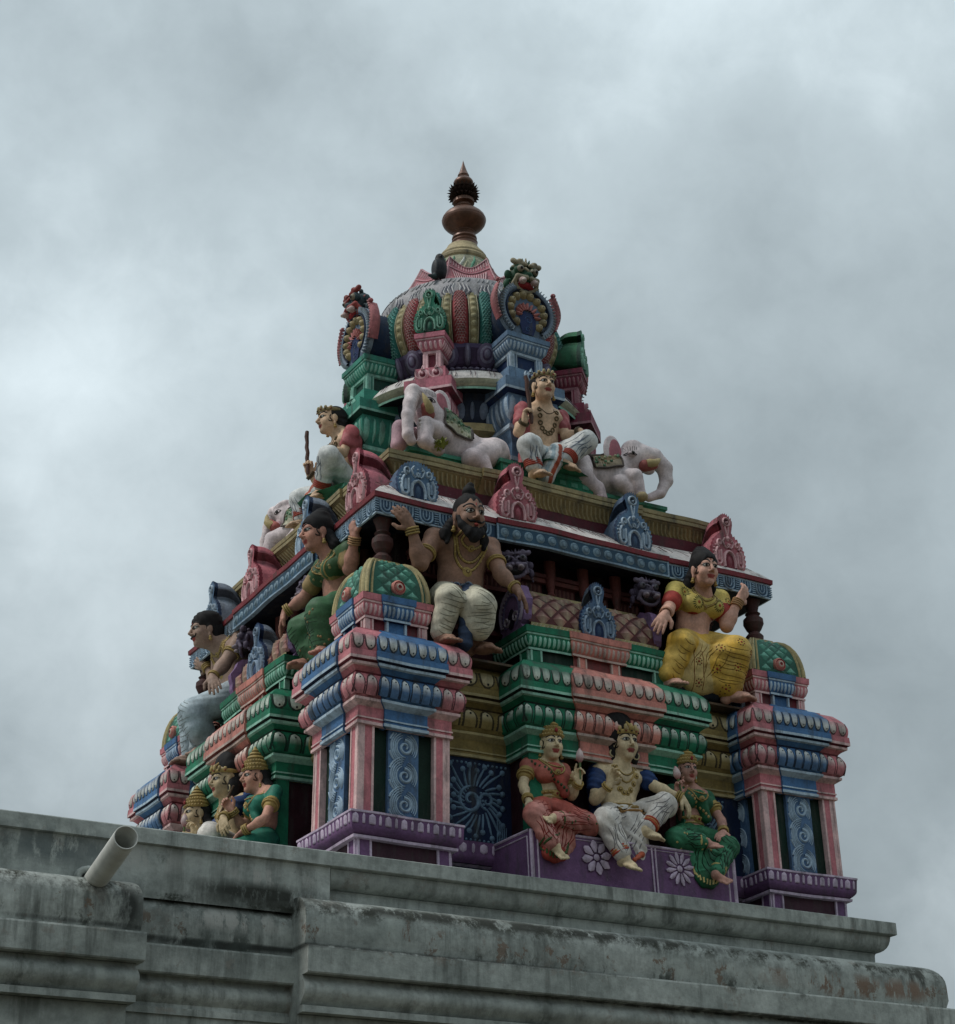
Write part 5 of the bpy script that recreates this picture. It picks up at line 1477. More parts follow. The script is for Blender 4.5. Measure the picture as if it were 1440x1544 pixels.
    sc.chain([T['wa']-T['up']*.05+T['fw']*.10,T['hi']+T['fw']*.17-V3(.02,0,.03),T['hi']+T['fw']*.25-V3(.07,0,.14),T['hi']+T['fw']*.24-V3(.09,0,.36)],[.035,.052,.052,.045],SC,.02)
    so,st=f.make(sc,'sash',body,ripple=folds(90,.003,2,40))
    if kind=='sage':
        mb=MB(False)
        for k in range(9):
            a=-1+2*k/8; c=T['wa']-T['up']*(.045+.012*math.cos(k*2.2))+T['ax']*a*w*.36
            band3(mb,st,[c+T['ax']*.018*math.cos(q)+T['up']*.02*math.sin(q) for q in [j*PI/4 for j in range(7)]],-T['fw'],.004,(.25,.30,.36),.005)
        f.mb(mb,'sash_pattern',so)
    # jewellery
    d=-T['fw']; ch=T['ch']; ax=T['ax']; up=T['up']; fo=T['fw']*.2
    def arc(wd,top,drop,n=9): return [ch+fo+ax*wd*math.cos(PI+PI*k/(n-1))+up*(top-drop*math.sin(PI*k/(n-1))**1.1) for k in range(n)]
    necklace(f,t,arc(.085,.10,.075),d,body,.0085,GOLD,pend=(ch+fo+up*.028,.026))
    necklace(f,t,arc(.105,.11,.17),d,body,.0085,GOLD)
    necklace(f,t,arc(.118,.12,.235),d,body,.009,GOLD,pend=(ch+fo-up*.115,.034))
    armlet(f,P['sl'],P['el'],.55,.058,body); armlet(f,P['sr'],P['er'],.55,.056,body)
    bangle_set(f,P['el'],P['wl'],.038,body,3,GOLD,.86,.007); bangle_set(f,P['er'],P['wr'],.037,body,2,GOLD,.86,.006)
    jhumka(f,H,body)
    return f
J1=dict(J_SAGE); J1.update(fl=(-1.147,1.74,.231),al=(-1.129,1.64,.30),ar=(-.90,1.60,.31),fr=(-.84,1.74,.25),kl=(-1.10,1.70,.53),kr=(-.93,1.74,.50),er=(-.70,1.62,.80),hip=(-.908,1.45,.655),head=(-.935,1.66,1.115))
atlant(J1,'F','sage_statue','brown skinned bearded sage statue with topknot and gold necklaces, one hand on the eave',SKINB,-.05,'sage')
J2=J_shift(J1,-.07,.05,-.0); J2.update(el=(-1.2,1.40,.88),wl=(-1.28,1.45,1.05),hl=(-1.34,1.49,1.10),tl=(-1.43,1.53,1.12),al=(-1.129,1.60,.30),ar=(-.95,1.56,.30),head=(-.93,1.62,1.165),top=(-.92,1.6,1.3))
atlant(J2,'L','moustached_man_statue','moustached statue in pale blue dhoti under the left eave beside the blue grey horseshoe ornament',(.33,.22,.17),-.05,'man')

# ---- big seated woman holding up the eave
def caryatid(J,side,name,label,kind,hyaw):
    yel = kind=='yellow'
    skin=SKINP if yel else (.46,.23,.17)
    BL=(.56,.44,.12) if yel else (.045,.10,.04); SKT=(.60,.36,.05) if yel else (.045,.12,.055)
    f=Figure(name,label,'statue',(J['hip'][0],J['hip'][1],.226),side,'large seated figures holding up the eave',.0065); p=lambda *a:f.pt(a)
    P={k:p(*v) for k,v in J.items()}
    cl=Clay(.0065)
    T=torso(cl,p,J,skin,1.0,True)
    arm(cl,P['sl'],P['el'],P['wl'],skin,1.05); arm(cl,P['sr'],P['er'],P['wr'],skin,1.12)
    hand(cl,P['wl'],unit(P['tl']-P['wl']),V3(-.2,.6,-1),1.0,skin,.22,thumb=1,spread=.3)
    hand(cl,P['wr'],unit(P['tr']-P['wr']),V3(-.35,.9,.25) if yel else V3(-.1,1,0),1.05,skin,.45,thumb=-1)
    hl=T['hi']-T['ax']*.09; hr=T['hi']+T['ax']*.09
    for h_,k_,a_ in ((hl,'kl','al'),(hr,'kr','ar')):
        cl.cap(h_,P[k_],.085,.07,skin,.03); cl.cap(P[k_],P[a_],.06,.042,skin,.02)
    foot(cl,P['ar'],unit(V3(.6,-.8,0)),1.1,skin); foot(cl,P['al'],V3(-.1,-1,0),1.0,skin)
    H=HeadFrame(P['head'],hyaw,.12,0,1.0)
    head(cl,H,P['neck'],skin,fem=True,neckr=.048)
    body,t=f.make(cl,'body',keep=True)
    face(f,H,t,body,fem=True); sidecurls(f,H,t,body); jhumka(f,H,body)
    hc=Clay(.005)
    hc.ell(H(0,-.020,.045),[.090,.105,.095],HAIR,.02,H.R); hc.ell(H(0,.092,-.014),[.068,.077,.080],HAIR,.004,H.R,op='s')
    hc.ell(H(0,-.04,.115),[.064,.066,.050],HAIR,.02,H.R); hc.ell(H(0,-.05,.155),[.036,.036,.018],HAIR,.02,H.R)
    hc.chain([H(-.06,-.06,-.03),H(-.085,-.08,-.10),H(-.06,-.09,-.18)],[.040,.038,.02],HAIR,.02); hc.chain([H(.06,-.06,-.03),H(.085,-.08,-.10),H(.06,-.09,-.16)],[.036,.034,.02],HAIR,.02)
    f.make(hc,'hair',body,ripple=hairrip(170,.0028))
    # blouse
    bc=Clay(.006); w=T['w']
    bc.cap(T['sl'],T['sr'],.060,.060,BL,.02); bc.ell(T['ch']+T['up']*.02,(w*.485,.108,.125),BL,.04,T['R'])
    for q in (-1,1): bc.ell(T['ch']+T['ax']*q*w*.23+T['up']*.0+T['fw']*.075,(.072,.072,.070),BL,.022,T['R'])
    for a_,b_ in (('sl','el'),('sr','er')):
        e=P[a_]+(P[b_]-P[a_])*.58; bc.cap(P[a_],e,.066,.062,BL,.02)
        bc.cap(e-unit(P[b_]-P[a_])*.012,e+unit(P[b_]-P[a_])*.006,.075,.075,(.33,.04,.03) if yel else (.30,.21,.09),.0,'p')
    bc.ell(T['nk']+T['fw']*.05+V3(0,0,.015),(.078,.085,.062),BL,.01,op='s')
    zb=T['ch']-T['up']*.095
    bc.ell(zb-T['up']*.10,(w,.4,.10),BL,.004,T['R'],op='s')
    bc.ell(zb+T['up']*.012,(w,.4,.016),(.33,.04,.03) if yel else (.30,.21,.09),0,T['R'],op='p')
    bo,bt=f.make(bc,'blouse',body,ripple=None)
    d=-T['fw']; ch=T['ch']
    mb=MB(False)
    if yel:
        for c,r,n in ((ch-T['ax']*w*.23,.040,16),(ch+T['ax']*w*.23,.038,16),(T['sl']-V3(-.02,0,.02),.030,12),(T['sr']-V3(.0,0,.04),.026,10)):
            stud(mb,bt,c,d,r*.30,(.35,.10,.03),.004)
            for k in range(n):
                a=2*PI*k/n; q=c+T['ax']*r*1.05*math.cos(a)+T['up']*r*1.15*math.sin(a); q2=c+T['ax']*r*.62*math.cos(a)+T['up']*r*.70*math.sin(a)
                band3(mb,bt,[q2,(q+q2)/2,q],d,[.002,.0042,.002],(.04,.055,.02),.003)
    else:
        for k in range(22): 
            a=rng.uniform(-.45,.45)*w; b_=rng.uniform(-.08,.11); stud(mb,bt,ch+T['ax']*a+T['up']*b_,d,.010,(.25,.22,.09),.004)
        for o in (-.03,.03): band3(mb,bt,[T['sr']+T['ax']*(-.09+o)-T['up']*(.0+.26*k/10)-T['ax']*.10*k/10 for k in range(11)],d,.006,GOLD,.006)
    f.mb(mb,'blouse_pattern',bo)
    # skirt
    sk=Clay(.0065); dk=(.012,.02,.03)
    sk.ell(T['hi'],(w*.50,.13,.085),SKT,.03,T['R'])
    sk.cap(hl,P['kl'],.105,.088,SKT,.03); sk.cap(P['kl'],P['al']+V3(0,0,.05),.085,.075,SKT,.02)
    sk.cap(hr,P['kr'],.110,.098,SKT,.03); sk.cap(P['kr'],P['ar']+V3(0,0,.06),.104,.100,SKT,.02)
    sk.cap(P['kr']+V3(-.09,.03,-.03),P['ar']+V3(-.10,.04,.07),.085,.085,SKT,.03)
    mid=(P['kl']+P['kr'])/2
    sk.ell((mid+(P['al']+P['ar'])/2)/2+V3(-.02,.045,.02),(.19,.060,.19),mixc(SKT,(.5,.42,.25),.5) if yel else (.04,.11,.05),.035)
    sk.ell((P['al']+P['ar'])/2+V3(.04,.07,.00),(.21,.06,.07),dk,.01)
    def cf(V,C):
        z=V[:,2]; x=V[:,0]
        n=np.sin(31*x+3)*np.sin(23*z)*.5+.5
        lt=np.array((.55,.46,.20) if yel else (.06,.15,.07))
        g=((C[:,1]>.28) if yel else (C[:,1]>.09))
        C[g]=C[g]*(1-.35*n[g,None])+lt*.35*n[g,None]
        return C
    so,st=f.make(sk,'skirt',body,ripple=folds(45,.0030,2,30),colorfn=cf)
    creases(f,st,so,[(P['kr']+V3(-.03,0,0),P['ar']+V3(-.05,0,.03),.13,9,'x'),(P['kl'],P['al'],.07,8,'x'),((hl+hr)/2+V3(0,-.12,-.06),(P['al']+P['ar'])/2+V3(-.02,0,.05),.10,6,'l')],(.20,.11,.015) if yel else (.012,.035,.015))
    mb=MB(False)
    if yel:
        kr=P['kr']; ar=P['ar']
        for (dx,dz) in ((-.14,-.01),(-.02,.03),(.075,-.03),(-.15,-.14),(-.03,-.13),(.075,-.15),(-.08,-.26),(.05,-.26),(-.27,-.10),(-.27,-.24),(-.27,-.36)):
            c=kr+V3(dx,0,dz)+V3(0,-.1,0)
            stud(mb,st,c,V3(0,1,0),.0085,(.30,.04,.02),.004)
            for k in range(8):
                a=2*PI*k/8+.3; stud(mb,st,c+V3(.021*math.cos(a),0,.023*math.sin(a)),V3(0,1,0),.0062,(.22,.03,.02) if k%2 else (.10,.07,.02),.003,6)
        for o in (-.035,.035): band3(mb,st,[kr+V3(-.27+o,-.1,-.02-.38*k/12) for k in range(13)],V3(0,1,0),.003,(.20,.08,.02),.003)
    else:
        for k in range(30):
            c=P['kr']+V3(rng.uniform(-.35,.08),-.1,rng.uniform(-.25,.05)); stud(mb,st,c,V3(0,1,0),.009,(.28,.18,.08),.004,8)
    f.mb(mb,'skirt_pattern',so)
    def arc(wd,top,drop,n=9): return [ch+T['fw']*.2+T['ax']*wd*math.cos(PI+PI*k/(n-1))+T['up']*(top-drop*math.sin(PI*k/(n-1))**1.1) for k in range(n)]
    necklace(f,bt,arc(.080,.11,.085),d,bo,.006,GOLD); necklace(f,bt,arc(.095,.115,.13),d,bo,.006,GOLD,pend=(ch+T['fw']*.2-T['up']*.015,.020))
    bangle_set(f,P['el'],P['wl'],.037,body,3,(.40,.20,.13) if yel else GOLD,.80); bangle_set(f,P['er'],P['wr'],.036,body,4,(.42,.24,.12),.78)
    return f
J3=dict(J_YELLOW); J3.update(el=(.56,1.60,.80),al=(.52,1.62,.30),ar=(.98,1.62,.30),sl=(.69,1.52,.985),kl=(.60,1.66,.56),kr=(1.0,1.70,.56),head=(.835,1.66,1.115))
caryatid(J3,'F','yellow_woman_statue','woman statue in yellow blouse and red flowered skirt under the right end of the eave','yellow',-.12)
J4=dict(J3); J4=J_shift(J3,-.05,.05,.03); J4.update(wr=(1.21,1.49,1.05),er=(1.10,1.47,.88),tr=(1.19,1.51,1.20),sr=(1.09,1.47,1.0),al=(.66,1.52,.42),ar=(.96,1.54,.38),kl=(.64,1.58,.62),head=(.90,1.61,1.17),kr=(.98,1.60,.60))
caryatid(J4,'L','green_woman_statue','woman statue in green sari leaning out under the left side of the near eave corner','green',-.02)

# ---- the group of three on the bench
def lady(J,side,name,label,pal,hyaw,hs,legs='down',crownh=.15,half=False,prop='bud'):
    s=.80; SR,BLS,skin=pal
    f=Figure(name,label,'statue',(J['hip'][0],J['hip'][1],-.86),side,None,.0052); p=lambda *a:f.pt(a)
    P={k:p(*v) for k,v in J.items()}
    cl=Clay(.0052); P['head']=P['head']-V3(0,0,.008); T=torso(cl,p,J,skin,s*.95,True); w=T['w']
    arm(cl,P['sl'],P['el'],P['wl'],skin,s*.92); arm(cl,P['sr'],P['er'],P['wr'],skin,s*.92)
    if prop=='bud' and 'bud0' in J:
        hw,hn,th=('wr','er',-1) if J['bud0'][0]>J['head'][0] else ('wl','el',1)
        hand(cl,P[hw],V3(0,-.1,1),V3(0,-1,.2),.72,skin,.75,thumb=th,curls=(.25,.9,1,1))
        ow,oe,ot=('wl','el',1) if hw=='wr' else ('wr','er',-1)
        hand(cl,P[ow],unit(P['hl' if ow=='wl' else 'hr']-P[ow]),V3(0,.3,-1),.72,skin,.35,thumb=-ot)
    else:
        hand(cl,P['wl'],unit(P['hl']-P['wl']),V3(.5,-.5,0),.72,skin,1.1,thumb=1); hand(cl,P['wr'],unit(P['hr']-P['wr']),V3(0,.3,-1),.72,skin,.35,thumb=1)
    hl=T['hi']-T['ax']*.06; hr=T['hi']+T['ax']*.06
    if not half:
        for h_,k_,a_ in ((hl,'kl','al'),(hr,'kr','ar')): cl.cap(h_,P[k_],.06,.05,skin,.02); cl.cap(P[k_],P[a_],.045,.030,skin,.02)
        foot(cl,P['al'],unit(P['fl']-P['al']+V3(0,-.03,-.01)),.62,skin,up=(0,-1,.6) if legs=='down' else (0,-.5,1)); foot(cl,P['ar'],unit(P['fr']-P['ar']+V3(0,-.02,0)),.62,skin,up=(.3,-.6,.6) if legs=='down' else (0,-1,.5))
    H=HeadFrame(P['head'],hyaw,.06,0,hs); head(cl,H,P['neck'],skin,fem=True,neckr=.042)
    body,t=f.make(cl,'body',keep=True)
    face(f,H,t,body,fem=True); sidecurls(f,H,t,body); jhumka(f,H,body); kirita(f,H,body,crownh)
    hc=Clay(.005); q=hs
    hc.ell(H(0,-.045,.02),[.086*q,.085*q,.085*q],HAIR,.02,H.R); hc.ell(H(0,.085,-.005),[.068*q,.072*q,.082*q],HAIR,.004,H.R,op='s')
    sd=-1
    for e in (-1,1): hc.chain([H(e*.05,-.06,-.03),H(e*.085,-.08,-.10),H(e*.11,-.09,-.155)],[.045*q,.042*q,.022*q],HAIR,.02)
    f.make(hc,'hair',body,ripple=hairrip(170,.0028))
    gc=Clay(.0052)
    gc.cap(T['sl'],T['sr'],.047*s,.047*s,BLS,.02); gc.ell(T['ch']+T['up']*.01,(w*.47,.098*s,.115*s),BLS,.03,T['R'])
    for e in (-1,1): gc.ell(T['ch']+T['ax']*e*w*.23-T['up']*.005+T['fw']*.062,(.056,.056,.055),BLS,.02,T['R'])
    for a_,b_ in (('sl','el'),('sr','er')):
        e=P[a_]+(P[b_]-P[a_])*.5; gc.cap(P[a_],e,.055*s,.052*s,BLS,.02); gc.cap(e-unit(P[b_]-P[a_])*.02,e+unit(P[b_]-P[a_])*.01,.06*s,.06*s,GOLD,0,'p')
    gc.ell(T['nk']+T['fw']*.04+V3(0,0,.01),(.06,.07,.05),BLS,.01,op='s')
    zb=T['ch']-T['up']*.085; gc.ell(zb-T['up']*.10,(w,.4,.085),BLS,.004,T['R'],op='s')
    gc.chain([T['sl']-V3(-.02,-.04,0) if False else T['sl'],T['ch']+T['fw']*.095+T['up']*.02,T['wa']+T['fw']*.08+T['ax']*w*.22,],[.040*s,.040*s,.040*s],SR,.02)
    bo,bt=f.make(gc,'blouse',body,ripple=folds(60,.0018,2,30))
    if not half:
        sk=Clay(.0055); D2=mixc(SR,(.25,.015,.01) if SR[0]>.2 else (.01,.05,.02),.6)
        sk.ell(T['hi'],(w*.52,.10,.070),SR,.03,T['R'])
        sk.cap(hl,P['kl'],.075,.066,SR,.02); sk.cap(P['kl'],P['al']+unit(P['kl']-P['al'])*.035,.062,.048,SR,.02)
        sk.cap(hr,P['kr'],.075,.068,SR,.02); sk.cap(P['kr'],P['ar']+unit(P['kr']-P['ar'])*.035,.060,.048,SR,.02)
        low=P['al'] if legs=='down' else P['ar']
        m0=(P['kl']+P['kr'])/2
        # the drape hanging between the knees, pointed at the bottom
        tip=low+V3(.0,.03,-.045)
        sk.ell(m0*.55+tip*.45+V3(0,.03,0),(.135,.050,.135),mixc(SR,(.5,.3,.25),.25) if SR[0]>.2 else mixc(SR,(.06,.25,.14),.4),.03)
        sk.ell(tip+V3(.02 if legs=='down' else -.03,.02,.02),(.085,.032,.055),D2,.02)
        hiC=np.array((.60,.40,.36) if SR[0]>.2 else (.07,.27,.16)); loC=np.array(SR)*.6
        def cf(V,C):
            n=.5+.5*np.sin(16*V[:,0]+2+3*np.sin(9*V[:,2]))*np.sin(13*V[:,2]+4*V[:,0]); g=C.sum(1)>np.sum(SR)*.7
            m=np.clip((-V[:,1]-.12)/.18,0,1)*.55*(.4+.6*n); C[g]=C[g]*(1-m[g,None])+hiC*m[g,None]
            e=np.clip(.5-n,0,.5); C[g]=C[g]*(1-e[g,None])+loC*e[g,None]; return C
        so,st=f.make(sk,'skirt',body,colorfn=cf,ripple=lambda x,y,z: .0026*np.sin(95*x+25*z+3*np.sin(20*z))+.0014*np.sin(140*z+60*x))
        creases(f,st,so,[(P['kl'],P['al'],.055,6,'l'),(P['kr'],P['ar'],.055,6,'l'),(hl,P['kl'],.05,4,'l'),(hr,P['kr'],.05,4,'l'),(m0,tip,.11,8,'l')],(.20,.02,.015) if SR[0]>.2 else (.004,.028,.012),w=.0028)
        mb=MB(False); y_=V3(0,1,0)
        bc_=(.05,.09,.03) if SR[0]>.2 else (.50,.40,.16)
        for k in range(13):
            a=PI+PI*k/12; c=tip+V3((.02 if legs=='down' else -.03)+.085*math.cos(a),-.1,.06+.075*math.sin(a)); band3(mb,st,[c,c+V3(.006*math.cos(a),0,.028)],y_,.007,bc_,.005)
        for k in range(12):
            c=P['kr' if legs=='down' else 'kl']*.5+m0*.5+V3(rng.uniform(-.14,.14),-.1,rng.uniform(-.10,.04)); stud(mb,st,c,y_,.008,bc_,.003,8)
        for a_,b_ in (('kl','al'),('kr','ar')):
            torus(mb,P[b_]+unit(P[a_]-P[b_])*.045,unit(P[a_]-P[b_]),.042,.009,bc_,16)
        f.mb(mb,'skirt_border',so)
    # belt, pallu border, necklaces
    d=-T['fw']
    mb=MB(False)
    for o,ww,c in ((0,.013,GOLD),(-.03,.007,(.42,.3,.12))):
        band3(mb,t,[T['wa']+T['up']*(.0+o)+T['ax']*w*.30*math.sin(PI*k/12-PI/2)+T['fw']*.1 for k in range(13)],d,ww,c,.010)
    for k in range(7): stud(mb,t,T['wa']+T['ax']*w*(-.24+.08*k)+T['fw']*.1,d,.010,(.45,.32,.13),.016,8)
    stud(mb,t,T['wa']-T['up']*.01+T['fw']*.1,d,.026,GOLD,.02,12); stud(mb,t,T['wa']-T['up']*.01+T['fw']*.1,d,.014,(.2,.03,.02),.024,10)
    f.mb(mb,'belt',body)
    mb=MB(False)
    for k in range(12): 
        c=T['sl']+(T['wa']+T['ax']*w*.2-T['sl'])*(k/11)+T['fw']*.12; stud(mb,bt,c,d,.009,(.04,.07,.03) if SR[0]>.2 else (.45,.30,.12),.005,6,1.3)
    f.mb(mb,'sari_border',bo)
    ch=T['ch']
    def arc(wd,top,drop,n=9): return [ch+T['fw']*.2+T['ax']*wd*math.cos(PI+PI*k/(n-1))+T['up']*(top-drop*math.sin(PI*k/(n-1))**1.1) for k in range(n)]
    necklace(f,bt,arc(.062,.085,.065),d,bo,.005,GOLD); necklace(f,bt,arc(.075,.09,.11),d,bo,.006,GOLD,pend=(ch+T['fw']*.2-T['up']*.01,.02))
    armlet(f,P['sl'],P['el'],.42,.047,body); armlet(f,P['sr'],P['er'],.42,.047,body)
    bangle_set(f,P['el'],P['wl'],.029,body,3,GOLD,.80,.0055); bangle_set(f,P['er'],P['wr'],.029,body,3,GOLD,.80,.0055)
    if prop=='bud' and 'bud0' in J:
        mb=MB(False); b0=P['bud0']; b1=P['bud1']; dd=unit(b1-b0)
        mb.tube([tuple(b0-dd*.06),tuple(b0),tuple(b0+dd*.04)],[.005,.006,.008],(.10,.15,.06),8)
        L=np.linalg.norm(b1-b0)
        mb.tube([tuple(b0+dd*L*t_) for t_ in (.3,.45,.6,.8,.93,1.0)],[.006,.020,.024,.018,.009,.002],[(.35,.12,.13),(.5,.3,.3),(.55,.42,.42),(.55,.45,.44),(.5,.32,.32),(.45,.2,.2)],10)
        f.mb(mb,'lotus_bud',body)
    if prop=='stick':
        mb=MB(False); mb.tube([tuple(P['st0']),tuple((P['st0']+P['st1'])/2+V3(.004,0,0)),tuple(P['st1'])],[.006,.008,.006],(.10,.06,.04),8); f.mb(mb,'stick',body)
    return f
def lord(J,side,name,label,skin,hyaw,hs,half=False,yel=False):
    s=.88
    f=Figure(name,label,'statue',(J['hip'][0],J['hip'][1],-.86),side,None,.0055); p=lambda *a:f.pt(a)
    P={k:p(*v) for k,v in J.items()}
    cl=Clay(.0055); T=torso(cl,p,J,skin,s*.95); w=T['w']
    arm(cl,P['sl'],P['el'],P['wl'],skin,s*.98); arm(cl,P['sr'],P['er'],P['wr'],skin,s*.98)
    hand(cl,P['wl'],V3(.25,-.3,1),V3(.3,-1,.1),.78,skin,.7,thumb=1,curls=(.9,.9,.5,.25))
    hand(cl,P['wr'],unit(P['tr']-P['wr']),V3(0,.6,-.8),.80,skin,.35,thumb=-1,spread=.25)
    hl=T['hi']-T['ax']*.07; hr=T['hi']+T['ax']*.07
    if not half:
        for h_,k_,a_ in ((hl,'kl','al'),(hr,'kr','ar')): cl.cap(h_,P[k_],.065,.055,skin,.02); cl.cap(P[k_],P[a_],.05,.034,skin,.02)
        foot(cl,P['al'],unit(V3(.25,-.8,-.35)),.78,skin); foot(cl,P['ar'],unit(V3(.75,-.6,-.2)),.74,skin)
    H=HeadFrame(P['head'],hyaw,.05,0,hs); head(cl,H,P['neck'],skin,neckr=.048)
    body,t=f.make(cl,'body',keep=True)
    face(f,H,t,body); sidecurls(f,H,t,body); diadem(f,H,body,.058,tall=.035)
    hc=Clay(.0055); q=hs
    hc.ell(H(-.050,-.035,.105),[.128*q,.085*q,.140*q],HAIR,.02,H.R); hc.ell(H(-.01,-.075,-.04),[.105*q,.075*q,.12*q],HAIR,.03,H.R)
    for e in (-1,1): hc.ell(H(e*.085,-.04,-.06),[.030*q,.045*q,.075*q],HAIR,.02,H.R)
    hc.ell(H(0,.09,-.01),[.070*q,.078*q,.090*q],HAIR,.004,H.R,op='s')
    f.make(hc,'hair',body,ripple=hairrip(150,.0035))
    mb=MB(False); mb.tube([tuple(H(0,.085,.07)),tuple(H(0,.07,.11)),tuple(H(-.01,.0,.165)),tuple(H(-.01,-.06,.172))],[.010*q]*4,GOLD,8); mb.ell(tuple(H(0,.095,.085)),(.02*q,.014*q,.022*q),GOLD,10,6); f.mb(mb,'hair_ornament',body)
    for e in (-1,1): mb=MB(False); torus(mb,H(e*.086,-.005,-.07),H.f,.022*q,.006*q,(.5,.42,.25),16); f.mb(mb,'earring',body)
    CB=(.018,.045,.14); SH=(.30,.36,.45)
    sc=Clay(.0055)
    for a_,b_ in (('sl','el'),('sr','er')):
        e=P[a_]+(P[b_]-P[a_])*.52; sc.cap(P[a_]+V3(0,.01,0),e,.062*s,.066*s,CB,.02)
    sc.cap(P['sl']+V3(0,.03,0),P['sr']+V3(0,.03,0),.055*s,.055*s,CB,.02); sc.cap(P['sl']+V3(-.01,.05,-.02),T['hi']+V3(-.12,.06,0),.04,.05,CB,.03)
    so,_=f.make(sc,'shawl',body,ripple=lambda x,y,z: .0035*np.sin(130*z+70*x))
    if not half:
        WC=(.64,.60,.56)
        dc=Clay(.0055)
        dc.ell(T['hi'],(w*.50,.11,.075),WC,.03,T['R'])
        dc.cap(hl,P['kl'],.080,.078,WC,.02); dc.cap(P['kl'],P['al']+unit(P['kl']-P['al'])*.04,.078,.055,WC,.02)
        dc.cap(hr,P['kr'],.082,.075,WC,.02); dc.cap(P['kr'],P['ar']+unit(P['kr']-P['ar'])*.04,.072,.050,WC,.02)
        tip=P['al']+V3(.03,.02,.0)
        dc.ell((T['hi']+tip)/2+V3(.055,-.035,-.01),(.085,.055,.205),WC,.03)
        dc.chain([T['hi']+V3(.09,-.11,-.03),(T['hi']+tip)/2+V3(.125,-.045,.03),(T['hi']+tip)/2+V3(.115,-.04,-.08),tip+V3(.04,-.02,.0)],[.014,.018,.018,.012],(.45,.10,.05),.01)
        do,dt=f.make(dc,'dhoti',body,ripple=lambda x,y,z: .0028*np.sin(80*x+60*z+3*np.sin(17*z))+.001*np.sin(190*x))
        creases(f,dt,do,[(P['kl'],P['al'],.06,6,'l'),(P['kr'],P['ar'],.06,6,'l'),(hl,P['kl'],.06,4,'l'),(hr,P['kr'],.06,4,'l'),(T['hi']+V3(.03,0,-.05),tip,.06,5,'l')],(.17,.16,.17))
        mb=MB(False)
        for a_,b_ in (('kl','al'),('kr','ar')):
            d_=unit(P[a_]-P[b_])
            for k in range(3): torus(mb,P[b_]+d_*(.040+.014*k),d_,.050,.008,(.40,.06,.03) if k!=1 else (.5,.2,.08),18)
        f.mb(mb,'dhoti_hem',do)
        mb=MB(False); w_=w
        for o,ww,c in ((.02,.008,(.30,.20,.07)),(-.005,.013,GOLD),(-.032,.012,(.30,.19,.06)),(-.055,.007,(.42,.22,.08))):
            band3(mb,dt if o<-.02 else t,[T['wa']-T['up']*.035+T['up']*o+T['ax']*w*.36*math.sin(PI*k/12-PI/2)+T['fw']*.1 for k in range(13)],-T['fw'],ww,c,.012)
        stud(mb,dt,T['wa']-T['up']*.05+T['fw']*.1+T['ax']*.02,-T['fw'],.026,GOLD,.026,12); stud(mb,dt,T['wa']-T['up']*.05+T['fw']*.1+T['ax']*.02,-T['fw'],.014,(.25,.04,.02),.031,10)
        f.mb(mb,'belt',body)
    d=-T['fw']; ch=T['ch']
    def arc(wd,top,drop,n=9): return [ch+T['fw']*.2+T['ax']*wd*math.cos(PI+PI*k/(n-1))+T['up']*(top-drop*math.sin(PI*k/(n-1))**1.1) for k in range(n)]
    necklace(f,t,arc(.062,.095,.06),d,body,.005,GOLD)
    mb=MB(False)
    for q_ in arc(.075,.085,.16,10):
        for r,l,c in ((.021,.006,GOLD),(.013,.009,(.05,.03,.015)),(.008,.013,(.5,.36,.16))): stud(mb,t,q_,d,r,c,l,12)
    band3(mb,t,arc(.062,.09,.10),d,.007,(.35,.24,.09),.006)
    f.mb(mb,'disc_necklace',body)
    stud(mb,t,T['wa']+T['fw']*.1,d,.006,(.05,.03,.02),.001)
    bangle_set(f,P['el'],P['wl'],.031,body,2,GOLD,.84,.006); bangle_set(f,P['er'],P['wr'],.031,body,3,GOLD,.84,.006)
    return f
a1=lady(J_LADY1,'F','crowned_lady_statue','crowned lady statue in pink sari holding a lotus bud, left end of front bench',((.42,.10,.075),(.42,.13,.10),CREAMSKIN),-.12,.82,'down')
a2=lord(J_LORD,'F','seated_lord_statue','bare chested statue with black hair, blue shawl and white dhoti, middle of the front bench',CREAMSKIN,-.08,.92)
a3=lady(J_LADY2,'F','crowned_lady_statue','crowned lady statue in green sari with pink face, right end of front bench',((.02,.13,.06),(.025,.12,.06),(.47,.25,.20)),-.12,.72,'fold')
def L_(J,du=0.,dh=.085,dz=-.03): return J_shift(J,dh,dz,du)
JA=L_(J_LADY2,-.03); JA.update(st0=(.41,1.9,-.37),st1=(.25,1.93,-.54)); JA['wl']=(.40,1.90,-.52); JA['hl']=(.36,1.93,-.46)
del JA['bud0'], JA['bud1']
JA['er']=(.77,1.84,-.66); JA['wr']=(.66,1.93,-.72)
b3=lady(JA,'L','crowned_lady_statue','crowned lady statue in plain green sari holding a thin stick, left side of the tower',((.02,.16,.11),(.022,.17,.115),(.50,.26,.19)),.0,.80,'fold',.16,prop='stick')
JB=L_(J_LORD)
b2=lord(JB,'L','seated_lord_statue','pale bare armed statue with dark hair reaching forward, left side of the tower',(.50,.38,.23),-.05,.86)
JC=L_(J_LADY1)
b1=lady(JC,'L','crowned_lady_statue','gold crowned statue half hidden behind the grey ledge, farthest on the left side',((.40,.33,.2),(.42,.33,.22),(.50,.38,.24)),.0,.82,'down',.15)

